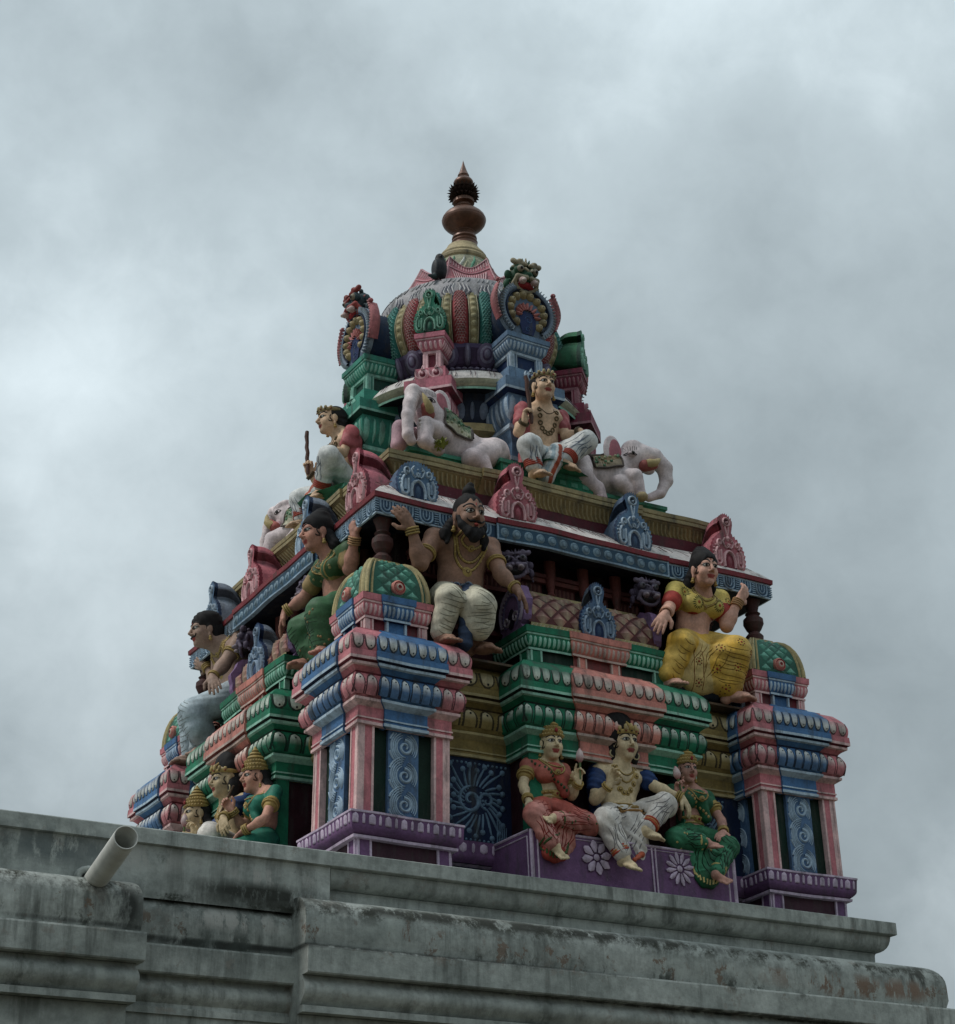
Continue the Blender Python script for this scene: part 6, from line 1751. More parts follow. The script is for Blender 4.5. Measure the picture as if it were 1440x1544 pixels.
# ---- boys with clubs on the upper ledge
def boy(J,side,name,label,hyaw):
    skin=(.62,.42,.28); s=.86
    f=Figure(name,label,'statue',(J['hip'][0],J['hip'][1],1.90),side,'seated boys with clubs on the gold ledge',.0055); p=lambda *a:f.pt(a)
    P={k:p(*v) for k,v in J.items()}
    cl=Clay(.0055); T=torso(cl,p,J,skin,s); w=T['w']
    arm(cl,P['sl'],P['el'],P['wl'],skin,s); arm(cl,P['sr'],P['er'],P['wr'],skin,s)
    hand(cl,P['wl'],V3(0,-.1,1),V3(.7,-.6,.1),.85,skin,1.15,thumb=1); hand(cl,P['wr'],unit(P['tr']-P['wr']),V3(-.2,.5,-.9),.85,skin,.5,thumb=-1,spread=.2)
    hl=T['hi']-T['ax']*.07; hr=T['hi']+T['ax']*.07
    for h_,k_,a_ in ((hl,'kl','al'),(hr,'kr','ar')): cl.cap(h_,P[k_],.07,.058,skin,.02); cl.cap(P[k_],P[a_],.052,.036,skin,.02)
    foot(cl,P['al'],unit(V3(.25,-1,-.1)),.85,skin); foot(cl,P['ar'],unit(V3(.5,-.8,-.35)),.85,skin)
    H=HeadFrame(P['head'],hyaw,.05,0,.92); head(cl,H,P['neck'],skin,neckr=.046)
    body,t=f.make(cl,'body',keep=True)
    face(f,H,t,body); sidecurls(f,H,t,body); diadem(f,H,body,.060,(.22,.17,.08),7,.02); jhumka(f,H,body)
    hc=Clay(.005); q=.92
    hc.ell(H(0,-.040,.035),[.090*q,.100*q,.090*q],HAIR,.02,H.R); hc.ell(H(0,-.08,-.05),[.085*q,.06*q,.10*q],HAIR,.03,H.R); hc.ell(H(0,.09,-.01),[.068*q,.078*q,.086*q],HAIR,.004,H.R,op='s')
    f.make(hc,'hair',body,ripple=hairrip())
    VC=(.38,.10,.11)
    vc=Clay(.0055)
    for a_,b_ in (('sl','el'),('sr','er')): vc.cap(P[a_],P[a_]+(P[b_]-P[a_])*.5,.060*s,.060*s,VC,.02)
    for e,S_ in ((-1,T['sl']),(1,T['sr'])): vc.chain([S_,T['ch']+T['ax']*e*w*.45,T['wa']+T['ax']*e*w*.42+V3(0,.02,0)],[.060*s,.055*s,.045*s],VC,.02)
    vc.ell(T['ch']-T['fw']*.06,(w*.52,.06,.17),VC,.03,T['R'])
    vc.chain([T['wa']-T['ax']*w*.42,T['hi']-T['ax']*w*.55+V3(0,.0,-.1),T['hi']-T['ax']*w*.85+V3(0,0,-.2)],[.04,.04,.035],VC,.02)
    f.make(vc,'vest',body,ripple=lambda x,y,z: .003*np.sin(110*x+60*z))
    WC=(.60,.61,.60)
    dc=Clay(.0055)
    dc.ell(T['hi'],(w*.50,.11,.075),WC,.03,T['R'])
    dc.cap(hl,P['kl'],.080,.082,WC,.02); dc.cap(P['kl'],P['al']+unit(P['kl']-P['al'])*.04,.080,.058,WC,.02)
    dc.cap(hr,P['kr'],.082,.078,WC,.02); dc.cap(P['kr'],P['ar']+unit(P['kr']-P['ar'])*.04,.074,.056,WC,.02)
    b0=T['hi']+V3(.0,-.15,0); b1=(P['al'][0]+.10,P['al'][1]+.02,P['al'][2]-.02); b1=np.array(b1)
    dc.chain([b0,(b0+b1)/2+V3(0,-.03,0),b1],[.045,.06,.055],WC,.02)
    def cf(V,C):
        # red woven border down the middle pleat
        t_=np.clip((b0[2]-V[:,2])/(b0[2]-b1[2]),0,1); xc=b0[0]+(b1[0]-b0[0])*t_+.012
        m=(np.abs(V[:,0]-xc)<.018)&(V[:,1]<b0[1]+.09)&(V[:,2]<b0[2]+.02); C[m]=(.36,.07,.03)
        m=(np.abs(V[:,0]-xc+.05)<.012)&(V[:,1]<b0[1]+.09)&(V[:,2]<b0[2]+.02); C[m]=(.30,.38,.42)
        return C
    do,dt=f.make(dc,'dhoti',body,ripple=lambda x,y,z: .0028*np.sin(90*x+50*z+3*np.sin(17*z)),colorfn=cf)
    creases(f,dt,do,[(P['kl'],P['al'],.06,6,'l'),(P['kr'],P['ar'],.06,5,'l'),(hr,P['kr'],.06,4,'l')],(.14,.17,.22))
    mb=MB(False)
    for a_,b_ in (('kl','al'),('kr','ar')):
        d_=unit(P[a_]-P[b_])
        for k in range(4): torus(mb,P[b_]+d_*(.036+.013*k),d_,.056,.008,(.30,.05,.03),18)
    f.mb(mb,'dhoti_hem',do)
    d=-T['fw']; ch=T['ch']; mb=MB(False)
    def arc(wd,top,drop,n=9): return [ch+T['fw']*.2+T['ax']*wd*math.cos(PI+PI*k/(n-1))+T['up']*(top-drop*math.sin(PI*k/(n-1))**1.1) for k in range(n)]
    band3(mb,t,arc(.058,.09,.05,15),d,.003,(.05,.03,.02),.004)
    for q_ in arc(.070,.06,.165,11):
        torus_c=proj(t,q_,d)
        if torus_c: torus(mb,torus_c[0]+torus_c[1]*.003,torus_c[1],.014,.005,(.12,.085,.04),12)
    f.mb(mb,'necklace',body)
    mb=MB(False); c0=P['c0']; c1=P['c1']
    mb.tube([tuple(c0+(c1-c0)*k/8+V3(.003*math.sin(k*2),.003*math.cos(k*3),0)) for k in range(9)],[.014,.016,.013,.015,.014,.015,.013,.015,.012],(.085,.04,.03),9); f.mb(mb,'club',body)
    bangle_set(f,P['el'],P['wl'],.034,body,2,(.10,.07,.035),.80,.006); bangle_set(f,P['er'],P['wr'],.034,body,2,(.10,.07,.035),.80,.006)
    return f
JY=dict(J_BOY1); JY.update(al=(-.19,1.24,1.79),ar=(.06,1.22,1.93),el=(-.22,1.10,2.14),wl=(-.215,1.18,2.19),hip=(.02,1.04,2.03),waist=(.02,1.02,2.16))
boy(JY,'F','boy_statue','boy statue with club seated in front of the slate blue post, between two white elephants',-.12)
JZ=J_shift(JY,-.02,.0,.0); 
boy(JZ,'L','boy_statue','boy statue in red vest facing left with club held out, beside the green post',-.10)
# ------------------------------------------------------------------ horseshoe ornaments, lion masks, elephants, bird
def kudu(name,F,w,h,c,l,d,knob=True,depth=.24,parent=tower,label=None,side_c=None,slope=.35):
    """F(u,v,l): l outwards; solid body sweeps back by depth"""
    half=[(.30,0),(.36,.0),(.46,.05),(.50,.16),(.50,.30),(.46,.42),(.38,.52),(.26,.60)]+([(.15,.66),(.12,.72),(.15,.80),(.20,.87),(.17,.95),(.08,1.0),(0,1.01)] if knob else [(.16,.63),(.06,.65),(0,.655)])
    half=[(.12,0)]+half
    out=[(a*w,b*h) for a,b in half]+[(-a*w,b*h) for a,b in half[::-1][1:]]
    sc=lambda k: 1+.035*(1 if k%2 else -1)
    dense=[]
    for i in range(len(out)-1):
        for j in range(3): t=j/3; dense.append((out[i][0]*(1-t)+out[i+1][0]*t,out[i][1]*(1-t)+out[i+1][1]*t))
    dense.append(out[-1])
    fr=[(u*sc(i) if v>.08*h else u,max(0,v*sc(i) if v>.08*h else v)) for i,(u,v) in enumerate(dense)]
    mb=MB(); n=len(fr)
    # front face as fan strips to a centre line
    mb.add([F(u,v,0) for u,v in fr]+[F(0,h*.3,0)],[(i,(i+1)%n,n) for i in range(n)],c)
    K=7; rows=[[F(u,v,0) for u,v in fr],[F(u*.97,v*.98,-.03) for u,v in fr]]
    for k in range(1,K+1):
        t=k/K; s=math.sqrt(max(0,1-t**2.2)); rows.append([F(u*(.9-.25*t),-slope*0+v*(.97*s)+(1-s)*.0+t*slope*depth*.9*(1 if True else 0),-.03-depth*t) for u,v in fr])
    sc_=side_c or c
    mb.grid(rows[:2],d,True); mb.grid(rows[1:],sc_,True)
    root=mb.build(name,parent)
    if label: root['label']=label
    mb=MB()
    FF=lambda u,v,l_: F(u*w,v*h,l_+.001)
    S_=lambda pts,ww,cc,lf=.012: stroke(mb,F and (lambda a,b,q:F(a,b,q+.001)),[(u*w,v*h) for u,v in pts],ww*w,cc,lf,False)
    S_([(-.16,.02),(-.165,.14),(-.13,.25),(-.06,.305),(0,.32),(.06,.305),(.13,.25),(.165,.14),(.16,.02)],.038,l,.018)
    mb.add([FF(u,v,.004) for u,v in [(-.13,.0),(-.135,.14),(-.10,.23),(0,.285),(.10,.23),(.135,.14),(.13,.0)]],[tuple(range(7))],d)
    disc(mb,lambda a,b,q:F(a,b,q+.004),0,.13*h,.07*w,mixc(d,c,.4),.010,10,.11*h)
    for s in (-1,1):
        S_([(s*.24,.32),(s*.25,.2),(s*.24,.10),(s*.30,.045),(s*.38,.06),(s*.41,.15),(s*.40,.28),(s*.34,.36)],.032,l,.016)
        S_([(s*.31,.30),(s*.32,.2),(s*.32,.12)],.045,mixc(c,l,.5),.012)
        S_([(u*s,v) for u,v in spiral(.26,.45,.075,1.2,-PI*.4,1,16)],.024,l,.014)
        S_([(s*.09,.56),(s*.16,.50),(s*.12,.41),(s*.05,.37)],.022,l,.012)
    for k in range(9):
        a=2*PI*k/9; S_([(.015*math.cos(a),.42+.01*math.sin(a)),(.065*math.cos(a),.42+.045*math.sin(a))],.018,l,.012)
    if knob:
        S_([(.10*math.cos(a),.87+.075*math.sin(a)) for a in [2*PI*k/12-PI/2 for k in range(13)]],.028,l,.014)
        mb.add([FF(.07*math.cos(a),.87+.05*math.sin(a),.005) for a in [2*PI*k/10 for k in range(10)]],[tuple(range(10))],mixc(d,(0,0,0),.6))
        disc(mb,lambda a,b,q:F(a,b,q+.006),0,.855*h,.035*w,l,.014,8)
        S_([(-.05,.78),(-.03,.68),(0,.60)],.018,l); S_([(.05,.78),(.03,.68),(0,.60)],.018,l)
        disc(mb,lambda a,b,q:F(a,b,q+.003),0,.56*h,.05*w,l,.014,8,.05*h)
    for k in range(15):
        t=k/14; a=-.2+ (PI+.4)*t
        u=.455*math.cos(a); v=.27+.245*math.sin(a)
        disc(mb,lambda a_,b_,q:F(a_,b_,q+.001),u*w,v*h,.022*w,l,.010,6)
    mb.build('horseshoe_relief',root)
    return root
BLK=(.10,.175,.28); LBK=(.42,.52,.62); DBK=(.02,.04,.09); PKK=(.44,.14,.17); LPKK=(.64,.38,.40); DPKK=(.16,.025,.04); GYK=(.17,.20,.25)
def sideframe(side,u0,h,z0):
    if side=='F': return lambda u,v,l:(u0+u,-(h+l),z0+v)
    return lambda u,v,l:(-(h+l),-(u0+u),z0+v)
for side in 'FL':
    for i,u0 in enumerate((-1.19,-.475,.42,1.19)):
        blue=i in(0,2)
        where='front eave' if side=='F' else 'left eave'
        kudu('horseshoe_ornament',sideframe(side,u0,1.475,1.262),.285,.40,BLK if blue else PKK,LBK if blue else LPKK,DBK if blue else DPKK,
             knob=not(side=='F' and i==0),label=('blue' if blue else 'pink')+' horseshoe ornament on the '+where,side_c=(GYK if side=='L' else (.09,.14,.22)) if blue else PKK)
    kudu('horseshoe_ornament',sideframe(side,.01,1.615,.500),.26,.37,(.075,.13,.22),(.25,.33,.43),(.012,.03,.09),label='blue horseshoe ornament on the middle bay',side_c=GYK,depth=.15)
for k in (1,3,5,7):
    a=-PI/2+k*PI/4; ca,sa=math.cos(a),math.sin(a)
    F=lambda u,v,l,ca=ca,sa=sa:((.915+l)*ca-u*sa,(.915+l)*sa+u*ca,3.056+v)
    kudu('horseshoe_ornament',F,.235,.345,(.04,.20,.13),(.22,.43,.33),(.01,.05,.035),label='green horseshoe ornament on a pink post',depth=.22,side_c=(.025,.12,.06))

def lion_mask(name,frame,sc,parent,pal,label=None):
    """frame(x right,y out,z up)->world"""
    hd,lip_,eye_,dk=pal
    cl=Clay(.0055*max(.6,sc))
    q=lambda x,y,z:(x*sc,-y*sc,z*sc)
    E=lambda c,r,col,k=.015: cl.ell(q(*c),[r[0]*sc,r[1]*sc,r[2]*sc],col,k*sc)
    C=lambda a,b,ra,rb,col,k=.012: cl.cap(q(*a),q(*b),ra*sc,rb*sc,col,k*sc)
    E((0,-.02,.04),(.105,.085,.095),hd); E((0,.05,.005),(.075,.07,.045),hd)         # skull, muzzle
    E((0,.10,.030),(.034,.026,.022),hd,.012)
    for s in (-1,1):
        E((s*.062,.055,.072),(.042,.038,.040),hd,.008); E((s*.066,.078,.072),(.029,.026,.029),eye_,.003); E((s*.068,.100,.072),(.013,.010,.014),dk,.002)
        C((s*.025,.07,.118),(s*.105,.05,.125),.017,.022,lip_,.01); E((s*.115,.04,.135),(.024,.022,.022),lip_,.008); E((s*.065,.06,.14),(.024,.022,.018),lip_,.008)
        E((s*.125,-.01,.03),(.030,.020,.038),hd,.01); E((s*.135,.0,-.05),(.024,.028,.04),hd,.012)
        # upper lip curl, tooth, cheek
        C((s*.02,.115,-.004),(s*.085,.085,.002),.017,.022,lip_,.008); C((s*.085,.085,.002),(s*.105,.055,-.055),.020,.016,lip_,.008)
        E((s*.052,.108,-.030),(.030,.032,.026),(.46,.32,.30) if hd[1]!=.045 else (.20,.16,.19),.003); E((s*.055,.135,-.034),(.017,.022,.016),(.55,.45,.42) if hd[1]!=.045 else (.24,.2,.22),.003)
    E((0,.045,-.055),(.075,.060,.035),(.26,.02,.025) if hd[1]!=.045 else (.012,.01,.012),.008)                            # mouth
    for k in range(9):
        a=PI+PI*k/8; a2=PI+PI*(k+1)/8
        if k<8: C((.090*math.cos(a),.065+.0*k,-.045+.060*math.sin(a)),(.090*math.cos(a2),.065,-.045+.060*math.sin(a2)),.015,.015,lip_,.006)
    for k in range(5): C((.045*(k-2)*.5,.035,.13),(.06*(k-2)*.55,.03,.185-.01*abs(k-2)),.016,.005,hd if k%2 else lip_,.006)
    # carved curls over the brow, cheeks and back of the head
    rr=random.Random(3)
    for k in range(34):
        a=rr.uniform(0,2*PI); b=rr.uniform(.25,1.25); s_=1 if math.cos(a)>0 else -1
        c=(.108*math.cos(a)*math.sin(b),-.02-.085*math.cos(b)*.6+.03,.045+.100*abs(math.sin(a))*math.sin(b)+.01)
        E(c,(.017,.017,.017),hd if k%3 else lip_,.004)
    for s in (-1,1):
        for k in range(5): E((s*(.118+.006*k),.02-.015*k,-.02-.022*k),(.013,.013,.012),lip_ if k%2 else hd,.004)
        C((s*.012,.115,.055),(s*.030,.095,.075),.009,.012,lip_,.005)
    V,Fc,Cc=cl.mesh()
    me=bpy.data.meshes.new(name)
    W_=[frame(v[0],-v[1],v[2]) for v in V]
    me.from_pydata(W_,[],Fc.tolist()); me.attributes.new('Col','FLOAT_COLOR','POINT'); a=np.ones((len(V),4),'f'); a[:,:3]=Cc
    me.attributes['Col'].data.foreach_set('color',a.ravel()); me.polygons.foreach_set('use_smooth',[True]*len(me.polygons)); me.materials.append(FIGP)
    o=link(name,me,parent)
    if label: o['label']=label
    return o
GPAL=((.03,.09,.05),(.30,.26,.18),(.30,.26,.20),(.01,.01,.01)); GPAL2=((.035,.06,.07),(.26,.05,.045),(.25,.22,.16),(.01,.01,.01)); PPAL=((.060,.045,.075),(.13,.105,.15),(.12,.11,.13),(.01,.01,.012))
# big horseshoes with lion masks on the four main posts
def big_kudu(a,pal,label):
    ca,sa=math.cos(a),math.sin(a)
    F=lambda u,v,l:((.905+l)*ca-u*sa,(.905+l)*sa+u*ca,3.054+v)
    R0=.235; cz=.205
    def ringpts(r,n=40,e=1.0,gap=.62): return [(r*math.sin(t)*1.0,cz-r*e*math.cos(t)) for t in [gap+(2*PI-2*gap)*k/n for k in range(n+1)]]
    mb=MB(); out=[(-.15,0)]+[(u,max(0,v)) for u,v in [(x*-1,y) for x,y in ringpts(R0,44)]]+[(.15,0)]
    out=[(.13,0)]+[(-u,v) for u,v in out[1:-1]]+[(-.13,0)]
    n=len(out)
    mb.add([F(u,v,.0) for u,v in out]+[F(0,cz,.0)],[(i,(i+1)%n,n) for i in range(n)],(.12,.17,.24))
    rows=[[F(u,v,0) for u,v in out],[F(u,v,-.035) for u,v in out]]; mb.grid(rows,(.2,.26,.33),False)
    SB=(.012,.028,.065)
    rows=[[F(u*.86,v*.97,-.035-.05*k) for u,v in out] for k in range(0,8)]; mb.grid(rows,SB,True)
    root=mb.build('horseshoe_ornament',tower); root['label']=label
    mb=MB(); Fq=lambda u,v,l:F(u,v,l+.001)
    stroke(mb,Fq,ringpts(.205,44),.026,(.17,.22,.29),.022,False)
    for u,v in ringpts(.222,46): stroke(mb,Fq,[(u*.93,cz+(v-cz)*.93),(u*1.06,cz+(v-cz)*1.06)],.006,(.40,.47,.53),.026,False)
    stroke(mb,Fq,ringpts(.178,36),.006,(.02,.03,.06),.026,False)
    OC=(.30,.235,.12)
    for k in range(12):
        t=.75+(2*PI-1.5)*k/11; u=.140*math.sin(t); v=cz-.140*math.cos(t)
        disc(mb,Fq,u,v,.034,OC,.030,12); disc(mb,lambda a_,b_,q:Fq(a_,b_,q+.026),u*1.02,cz+(v-cz)*1.02,.018,(.42,.35,.22),.010,10)
        disc(mb,lambda a_,b_,q:Fq(a_,b_,q+.034),u,v,.006,(.03,.02,.01),.004,6)
    for k in range(9):
        t=PI*(.02+.96*k/8); r0,r1=.050,.105
        stroke(mb,Fq,[(r0*math.cos(t),cz-.035+r0*math.sin(t)),((r0+r1)/2*math.cos(t),cz-.035+(r0+r1)/2*math.sin(t)),(r1*math.cos(t),cz-.035+r1*math.sin(t))],[.008,.014,.010],(.44,.17,.16),.024)
    mb.add([Fq(u,v,.008) for u,v in [(-.045,.02),(-.07,.10),(-.065,.17),(-.03,.205),(.03,.205),(.065,.17),(.07,.10),(.045,.02)]],[tuple(range(8))],(.012,.025,.09))
    stroke(mb,Fq,spiral(.01,.14,.03,1.3,PI,-1,16),.006,(.05,.10,.22),.012); stroke(mb,Fq,spiral(0,.06,.022,1.2,0,1,14),.006,(.05,.10,.22),.012)
    mb.build('horseshoe_relief',root)
    # red crests at both shoulders
    for s in (-1,1):
        mb=MB()
        def Fs(u,v,l,s=s): return F(s*u,v,l)
        pts=[(.225+.030*math.sin(PI*t)*1.2,.10+.30*t) for t in [k/12 for k in range(13)]]
        rows=[]
        for i,(u,v) in enumerate(pts):
            t=i/12; w_=.006+.018*math.sin(PI*min(1,t*1.05))
            rows.append([Fs(u-w_*.6,v,-.04),Fs(u-w_*.2,v,.02),Fs(u+w_*.6,v,.025),Fs(u+w_,v,-.02),Fs(u+w_*.5,v,-.055)])
        mb.grid(rows,(.42,.15,.16),True)
        mb.ell(Fs(.232,.41,.0),(.020,.020,.018),(.38,.12,.13),10,7)
        for k in range(14): 
            u,v=pts[min(12,k*12//13)]; disc(mb,lambda a_,b_,q:Fs(a_,b_,q+.02),u+.004,v,.008,(.50,.25,.25),.010,6)
        mb.build('crest',root)
    def fr(x,y,z):
        # lean outwards
        y2=y*math.cos(.25)+(z)*math.sin(.25)*.9; z2=z*math.cos(.25)-y*math.sin(.25)
        return F(x-.01,.475+z2,-.03+y2)
    lion_mask('lion_mask',fr,.93,root,pal)
big_kudu(-PI/2,GPAL,'large round horseshoe ornament with green lion mask facing the front')
big_kudu(PI,GPAL2,'large round horseshoe ornament with red browed lion mask facing left')
big_kudu(0,GPAL,'large horseshoe ornament on the right side'); big_kudu(PI/2,GPAL,'large horseshoe ornament at the back')
# small masks above the gable ends of each middle bay
for side in 'FL':
    for s in (-1,1):
        def fr(x,y,z,side=side,s=s):
            a=s*-.5 if s<0 else .15
            xx=x*math.cos(a)-(-y)*0; 
            u=s*.49+x*math.cos(a)+ (y*math.sin(a)); h=1.46+y*math.cos(a)-x*math.sin(a); zz=.935+z
            u=s*.49+x*math.cos(.6)-y*math.sin(.6) if s<0 else s*.49+x*math.cos(.1)-y*math.sin(.1)
            h=1.46+y*math.cos(.6)+x*math.sin(.6) if s<0 else 1.46+y*math.cos(.1)+x*math.sin(.1)
            return (u,-h,zz) if side=='F' else (-h,-u,zz)
        lion_mask('lion_mask',fr,.72,tower,PPAL,'small purple lion mask at the %s end of the %s lattice roof'%('left' if s<0 else 'right','front' if side=='F' else 'left'))

# ---------- elephants
J_EL1 = dict(head=(-0.913, 1.05, 2.192), top=(-0.896, 1.02, 2.301), eye=(-0.911, 1.12, 2.193), tusk=(-1.002, 1.16, 2.116), tusk1=(-0.988, 1.16, 2.031), tr0=(-1.049, 1.12, 2.153), tr1=(-1.1, 1.15, 2.008), tr2=(-1.095, 1.16, 1.882), tr3=(-1.062, 1.16, 1.827), ear=(-0.792, 1.05, 2.207), sh=(-0.747, 1.0, 2.067), mid=(-0.56, 1.0, 2.003), rump=(-0.371, 1.0, 1.998), back=(-0.505, 0.97, 2.115), leg0=(-0.968, 1.15, 1.982), leg1=(-0.926, 1.18, 1.831), hoof=(-0.936, 1.18, 1.815), hk=(-0.602, 1.13, 1.834), hf=(-0.523, 1.15, 1.795), leg2=(-1.096, 1.05, 1.933), bl0=(-0.713, 1.05, 2.102), bl1=(-0.511, 1.05, 2.051), end=(-0.292, 1.0, 2.027))
J_EL2 = dict(head=(0.749, 1.08, 2.176), top=(0.721, 1.05, 2.293), eye=(0.659, 1.17, 2.156), tusk0=(0.703, 1.17, 2.068), tusk1=(0.862, 1.19, 2.143), tr0=(0.875, 1.12, 2.198), tr1=(0.959, 1.13, 2.13), tr2=(0.969, 1.13, 2.033), tr3=(0.91, 1.13, 1.921), tr4=(0.805, 1.13, 1.862), ear=(0.568, 1.1, 2.166), sh=(0.598, 1.02, 2.064), mid=(0.446, 1.0, 2.068), rump=(0.298, 1.0, 2.054), leg0=(0.579, 1.12, 1.933), leg1=(0.675, 1.17, 1.984), hoof=(0.711, 1.17, 1.849), hk=(0.279, 1.12, 1.905), hf=(0.38, 1.14, 1.818))
EC=(.66,.57,.58); EPK=(.42,.20,.23)
def elephant(side,name,label,kind,du=0.,dh=0.,dz=0.,leaf=False):
    J={k:(v[0]+du,v[1]+dh,v[2]+dz) for k,v in (J_EL1 if kind==1 else J_EL2).items()}
    f=Figure(name,label,'elephant statue',(J['sh'][0],J['sh'][1],1.86),side,'white stucco elephants on the green slab',.007); p=lambda *a:f.pt(a)
    P={k:p(*v) for k,v in J.items()}; sg=-1 if kind==1 else 1
    cl=Clay(.007)
    # body: long low barrel, round rump
    bm=P['sh']*.5+P['mid']*.5
    cl.ell(bm+V3(0,.06,-.035),(.255,.145,.150),EC,.04); cl.ell(P['rump']+V3(0,.05,-.025),(.155,.14,.138),EC,.04); cl.ell(P['sh']+V3(0,.05,.02),(.115,.125,.135),EC,.04)
    hd=P['head']
    if kind==1:
        # head turned up, broad forehead running straight down into a thick trunk
        cl.ell(hd+V3(-.01,0,.0),(.098,.090,.110),EC,.03); cl.ell(hd+V3(-.035,-.03,.06),(.055,.06,.045),EC,.03); cl.ell(hd+V3(.02,-.02,.065),(.055,.06,.040),EC,.02)
        cl.cap(hd+V3(.04,.03,-.05),P['sh'],.095,.12,EC,.04)
        tr=[hd+V3(-.115,-.06,.045),hd+V3(-.150,-.085,-.06),P['tr1']+V3(.01,0,.02),P['tr2'],P['tr3']+V3(-.01,0,.015)]
        cl.chain([hd+V3(-.05,-.03,.03)]+tr,[.070,.052,.046,.040,.037,.034],EC,.015)
        cl.ell(hd+V3(-.03,-.055,-.10),(.050,.040,.050),(.46,.30,.33),.02)
        # raised near foreleg, bent at the knee, hoof on the slab
        cl.chain([P['sh']+V3(-.03,-.05,-.06),P['leg0']+V3(.01,0,.01),P['leg1']+V3(-.055,0,.02)],[.075,.056,.050],EC,.012)
        cl.cap(P['leg1']+V3(-.055,0,.02),P['hoof']+V3(.05,-.01,-.01),.046,.040,EC,.012)
        for q in range(4): cl.ell(P['leg0']+V3(-.052+.004*q,-.03,.02-.030*q),(.010,.012,.012),(.56,.50,.48),.003)
        cl.chain([P['sh']+V3(-.15,.03,-.1),P['leg2']+V3(0,0,.05),P['leg2']+V3(-.01,0,-.08)],[.06,.050,.052],(.42,.27,.31),.015)
    else:
        cl.ell(hd+V3(-.01,0,0),(.115,.10,.120),EC,.03); cl.ell(hd+V3(-.03,-.01,.075),(.066,.07,.052),EC,.03)
        cl.cap(hd+V3(-.06,.03,-.05),P['sh'],.090,.12,EC,.04)
        tr=[P[k] for k in ('tr0','tr1','tr2','tr3','tr4')]
        cl.chain([hd+V3(.04,-.02,.02)]+tr,[.090,.066,.056,.046,.036,.028],EC,.015)
        cl.ell(hd+V3(.06,-.055,-.085),(.060,.040,.045),EC,.02)
        cl.chain([P['sh']+V3(.0,-.05,-.06),P['leg1'],P['hoof']],[.070,.052,.040],EC,.012); cl.chain([P['sh']+V3(0,-.02,-.05),P['leg0'],P['leg0']+V3(.10,.0,-.06)],[.07,.055,.05],EC,.012)
        cl.ell(P['hoof']+V3(0,-.01,-.02),(.045,.045,.035),(.42,.36,.17),.006)
    cl.chain([P['rump']+V3(0,-.03,-.02),P['hk'],P['hf']],[.105,.070,.044],EC,.014)
    cl.cap(P['hf']+V3(0,0,.03),P['hf']+V3(.02,-.01,-.050),.042,.040,EC,.012)
    for q in range(4): cl.ell(P['hf']+V3(-.035+.022*q,-.045,-.065),(.010,.008,.012),(.40,.30,.33),.003)
    # eye socket
    cl.ell(P['eye']+V3(0,-.0,0),(.028,.022,.018),EC,.01)
    def cf(V,C):
        n=np.sin(23*V[:,0]+2)*np.sin(19*V[:,2]+17*V[:,1]); C*= (1+.06*n)[:,None]
        low=np.clip((.12-V[:,2])/.25,0,1)*.35; pk=np.array(EPK); C[:]=C*(1-low[:,None])+pk*low[:,None]
        return C
    body,t=f.make(cl,'body',keep=True,colorfn=cf,ripple=lambda x,y,z:.0015*np.sin(60*x)*np.sin(55*z))
    # ear
    ec=Clay(.006); e=P['ear']
    ec.ell(e,(.052,.018,.110),(.38,.13,.16),.01); ec.ell(e+V3(-sg*.014,.014,.02),(.075,.02,.125),EC,.01); ec.ell(e+V3(0,.01,-.075),(.032,.018,.055),(.38,.14,.17),.02)
    f.make(ec,'ear',body)
    # tusk with red gum
    tk=MB(False); a,b=(P['tusk'],P['tusk1']) if kind==1 else (P['tusk0'],P['tusk1'])
    if kind==1:
        a=hd+V3(-.02,-.115,-.110); b=hd+V3(-.085,-.135,.01)
    else: a=hd+V3(.015,-.11,-.085); b=hd+V3(.135,-.115,-.02)
    mid=(a+b)/2+V3(0,-.02,-.02)
    tk.tube([tuple(a),tuple(a*.6+mid*.4),tuple(mid),tuple(mid*.4+b*.6),tuple(b)],[.030,.034,.027,.016,.003],(.42,.33,.16),12); f.mb(tk,'tusk',body)
    gc=Clay(.006); gc.cap(a+V3(0,.022,-.005),mid+V3(0,.026,-.006),.043,.034,(.33,.10,.085),.01); f.make(gc,'gum',body)
    mb=MB(False); y_=V3(0,1,0); ey=P['eye']+V3(0,-.1,0)
    stud(mb,t,ey,y_,.016,(.015,.012,.012),.006,10,.8)
    for s_ in (0,1): band3(mb,t,[ey+V3(-.04+.08*k/8,0,(.018 if s_==0 else -.012)*math.sin(PI*k/8)) for k in range(9)],y_,.0032,(.03,.02,.02),.004)
    for k in range(8): band3(mb,t,[ey+V3(-.045+.012*k,0,.034+.006*math.sin(k)),ey+V3(-.05+.0135*k,0,.062+.008*math.sin(k*.4))],y_,.002,(.06,.05,.05),.002)
    f.mb(mb,'eye',body)
    mb=MB(False)
    base=hd if kind==2 else None
    pts=tr
    for i in range(len(pts)-1):
        for q in range(4):
            c=pts[i]*(1-q/4)+pts[i+1]*q/4; dr=unit(pts[i+1]-pts[i]); sd=unit(np.cross(dr,V3(0,-1,0)))
            band3(mb,t,[c+sd*o+V3(0,-.12,0) for o in (-.05,-.035,-.02)],y_,.0016,(.25,.18,.2),.001)
    f.mb(mb,'trunk_wrinkle',body)
    # saddle cloth: a stiff rectangle laid over the back, with a pale fringe band
    mb=MB(False); y2=V3(0,.75,-.65)
    c0=bm+V3(-.02 if kind==1 else -.06,0,0); NU,NV=14,10; L0=.115; G1=(.06,.13,.07) if kind==1 else (.17,.12,.06); G2=(.46,.44,.30) if kind==1 else (.30,.22,.12)
    rows=[];cc=[]
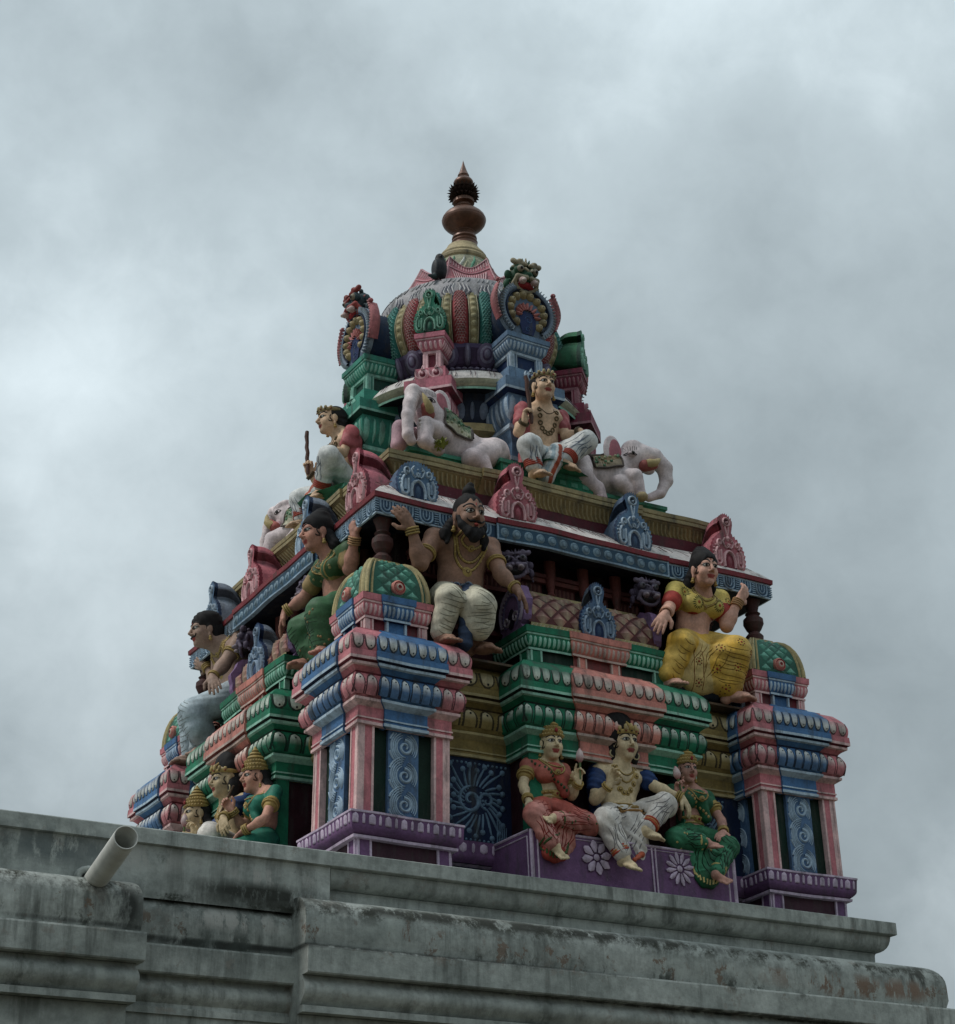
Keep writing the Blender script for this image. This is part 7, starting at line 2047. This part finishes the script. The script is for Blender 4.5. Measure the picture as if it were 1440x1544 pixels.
    for j in range(NV+1):
        rw=[]
        for i in range(NU+1):
            u=-1+2*i/NU; v=j/NV
            q=proj(t,c0+V3(u*L0+.02*v*sg,-.12-.10*v,.20-.17*v),V3(0,.55,-.83) if v<.6 else V3(0,.9,-.43),.25)
            rw.append(tuple(q[0]+q[1]*.014) if q else None)
        rows.append(rw)
    ok=[r for r in rows if all(p is not None for p in r)]
    if len(ok)>3:
        n_=len(ok)
        mb.grid(ok,lambda i,j:(mixc(G2,WHITE,.2) if (i>=n_-3 or j in(0,NU) ) else (G1 if (i+j)%3 else mixc(G1,G2,.55))),False)
        for e in ([r[0] for r in ok],[r[-1] for r in ok],ok[-1],ok[0]): mb.tube(e,.008,(.10,.08,.07),6)
        for _ in range(26):
            r_=ok[rng.integers(0,max(1,n_-4))]; p_=r_[rng.integers(1,NU)]; mb.ell(p_,(.011,.011,.011),(.36,.38,.24) if _%2 else (.12,.25,.15),7,5)
        f.mb(mb,'saddle_cloth',body)
    return f
E_=elephant('F','elephant_statue','white elephant statue lying at the near corner, trunk hanging, green saddle cloth',1)
elephant('F','elephant_statue','white elephant statue facing right, trunk curled against the sky',2)
elephant('L','elephant_statue','white elephant statue on the left side, mostly hidden behind blue ornaments',1,.05,-.02,-.02)
# weed tuft on the green slab
mb=MB(False); r_=random.Random(5)
LEAFM=simple_mat('weed_leaf',(.17,.19,.03),.6,0,30,.3,.0)
for k in range(46):
    a=r_.uniform(0,2*PI); el=r_.uniform(.1,1.3); L0=r_.uniform(.02,.05); c=Vector((-.905+r_.uniform(-.035,.035),-1.235+r_.uniform(-.02,.02),1.80+r_.uniform(-.03,.045)))
    d=Vector((math.cos(a)*math.cos(el),math.sin(a)*math.cos(el)-.3,math.sin(el))); s_=d.cross(Vector((0,0,1))).normalized()*L0*.38
    mb.add([tuple(c),tuple(c+d*L0*.5+s_),tuple(c+d*L0),tuple(c+d*L0*.5-s_)],[(0,1,2,3)],(.17,.19,.03))
tag(mb.build('weed_tuft',None,LEAFM),'small yellow green weed growing on the slab under the near elephant\'s knee','weed')
# dark bird under the crown
bc=Clay(.006); BK=(.012,.014,.018)
f=Figure('bird','dark bird perched on the white collar at the left of the pink crown','bird',(-.43,.40,3.68),'F',None,.006)
bc.ell((0,0,.10),(.050,.055,.085),BK,.02); bc.ell((.004,-.005,.195),(.033,.034,.034),BK,.03); bc.cap((.02,.0,.15),(.0,0,.05),.038,.05,BK,.02)
bc.chain([(-.0,.02,.05),(-.05,-.01,.015),(-.10,-.03,.0)],[.030,.018,.010],(.03,.045,.045),.015); bc.cap((.0,-.03,.195),(-.01,-.065,.185),.010,.003,BK,.006)
for s in (-1,1): bc.ell((s*.035,.0,.10),(.018,.045,.07),(.02,.024,.03),.01); bc.cap((s*.015,-.01,.03),(s*.015,-.02,-.01),.007,.006,(.06,.03,.03),.004)
f.make(bc,'body')
STUFF = {'lotus_petals','plinth_cornice','lattice_tiles','bead_ring','lotus_ring','loop_frieze','disc_frieze','scroll_relief','reeded_cove','scalloped_collar','lotus_crown','post_relief','flower_relief','floral_panel','niche_panels','leaf_ring','plain_rib','netted_rib','horseshoe_relief','blouse_pattern','skirt_pattern','skirt_border','sari_border','sash_pattern','cloth_border','trunk_wrinkle','weed_tuft','dhoti_hem','cloth_fold'}
for o in COL.objects:
    if o.type=='MESH' and o.name.split('.')[0] in STUFF and 'kind' not in o: o['kind']='stuff'
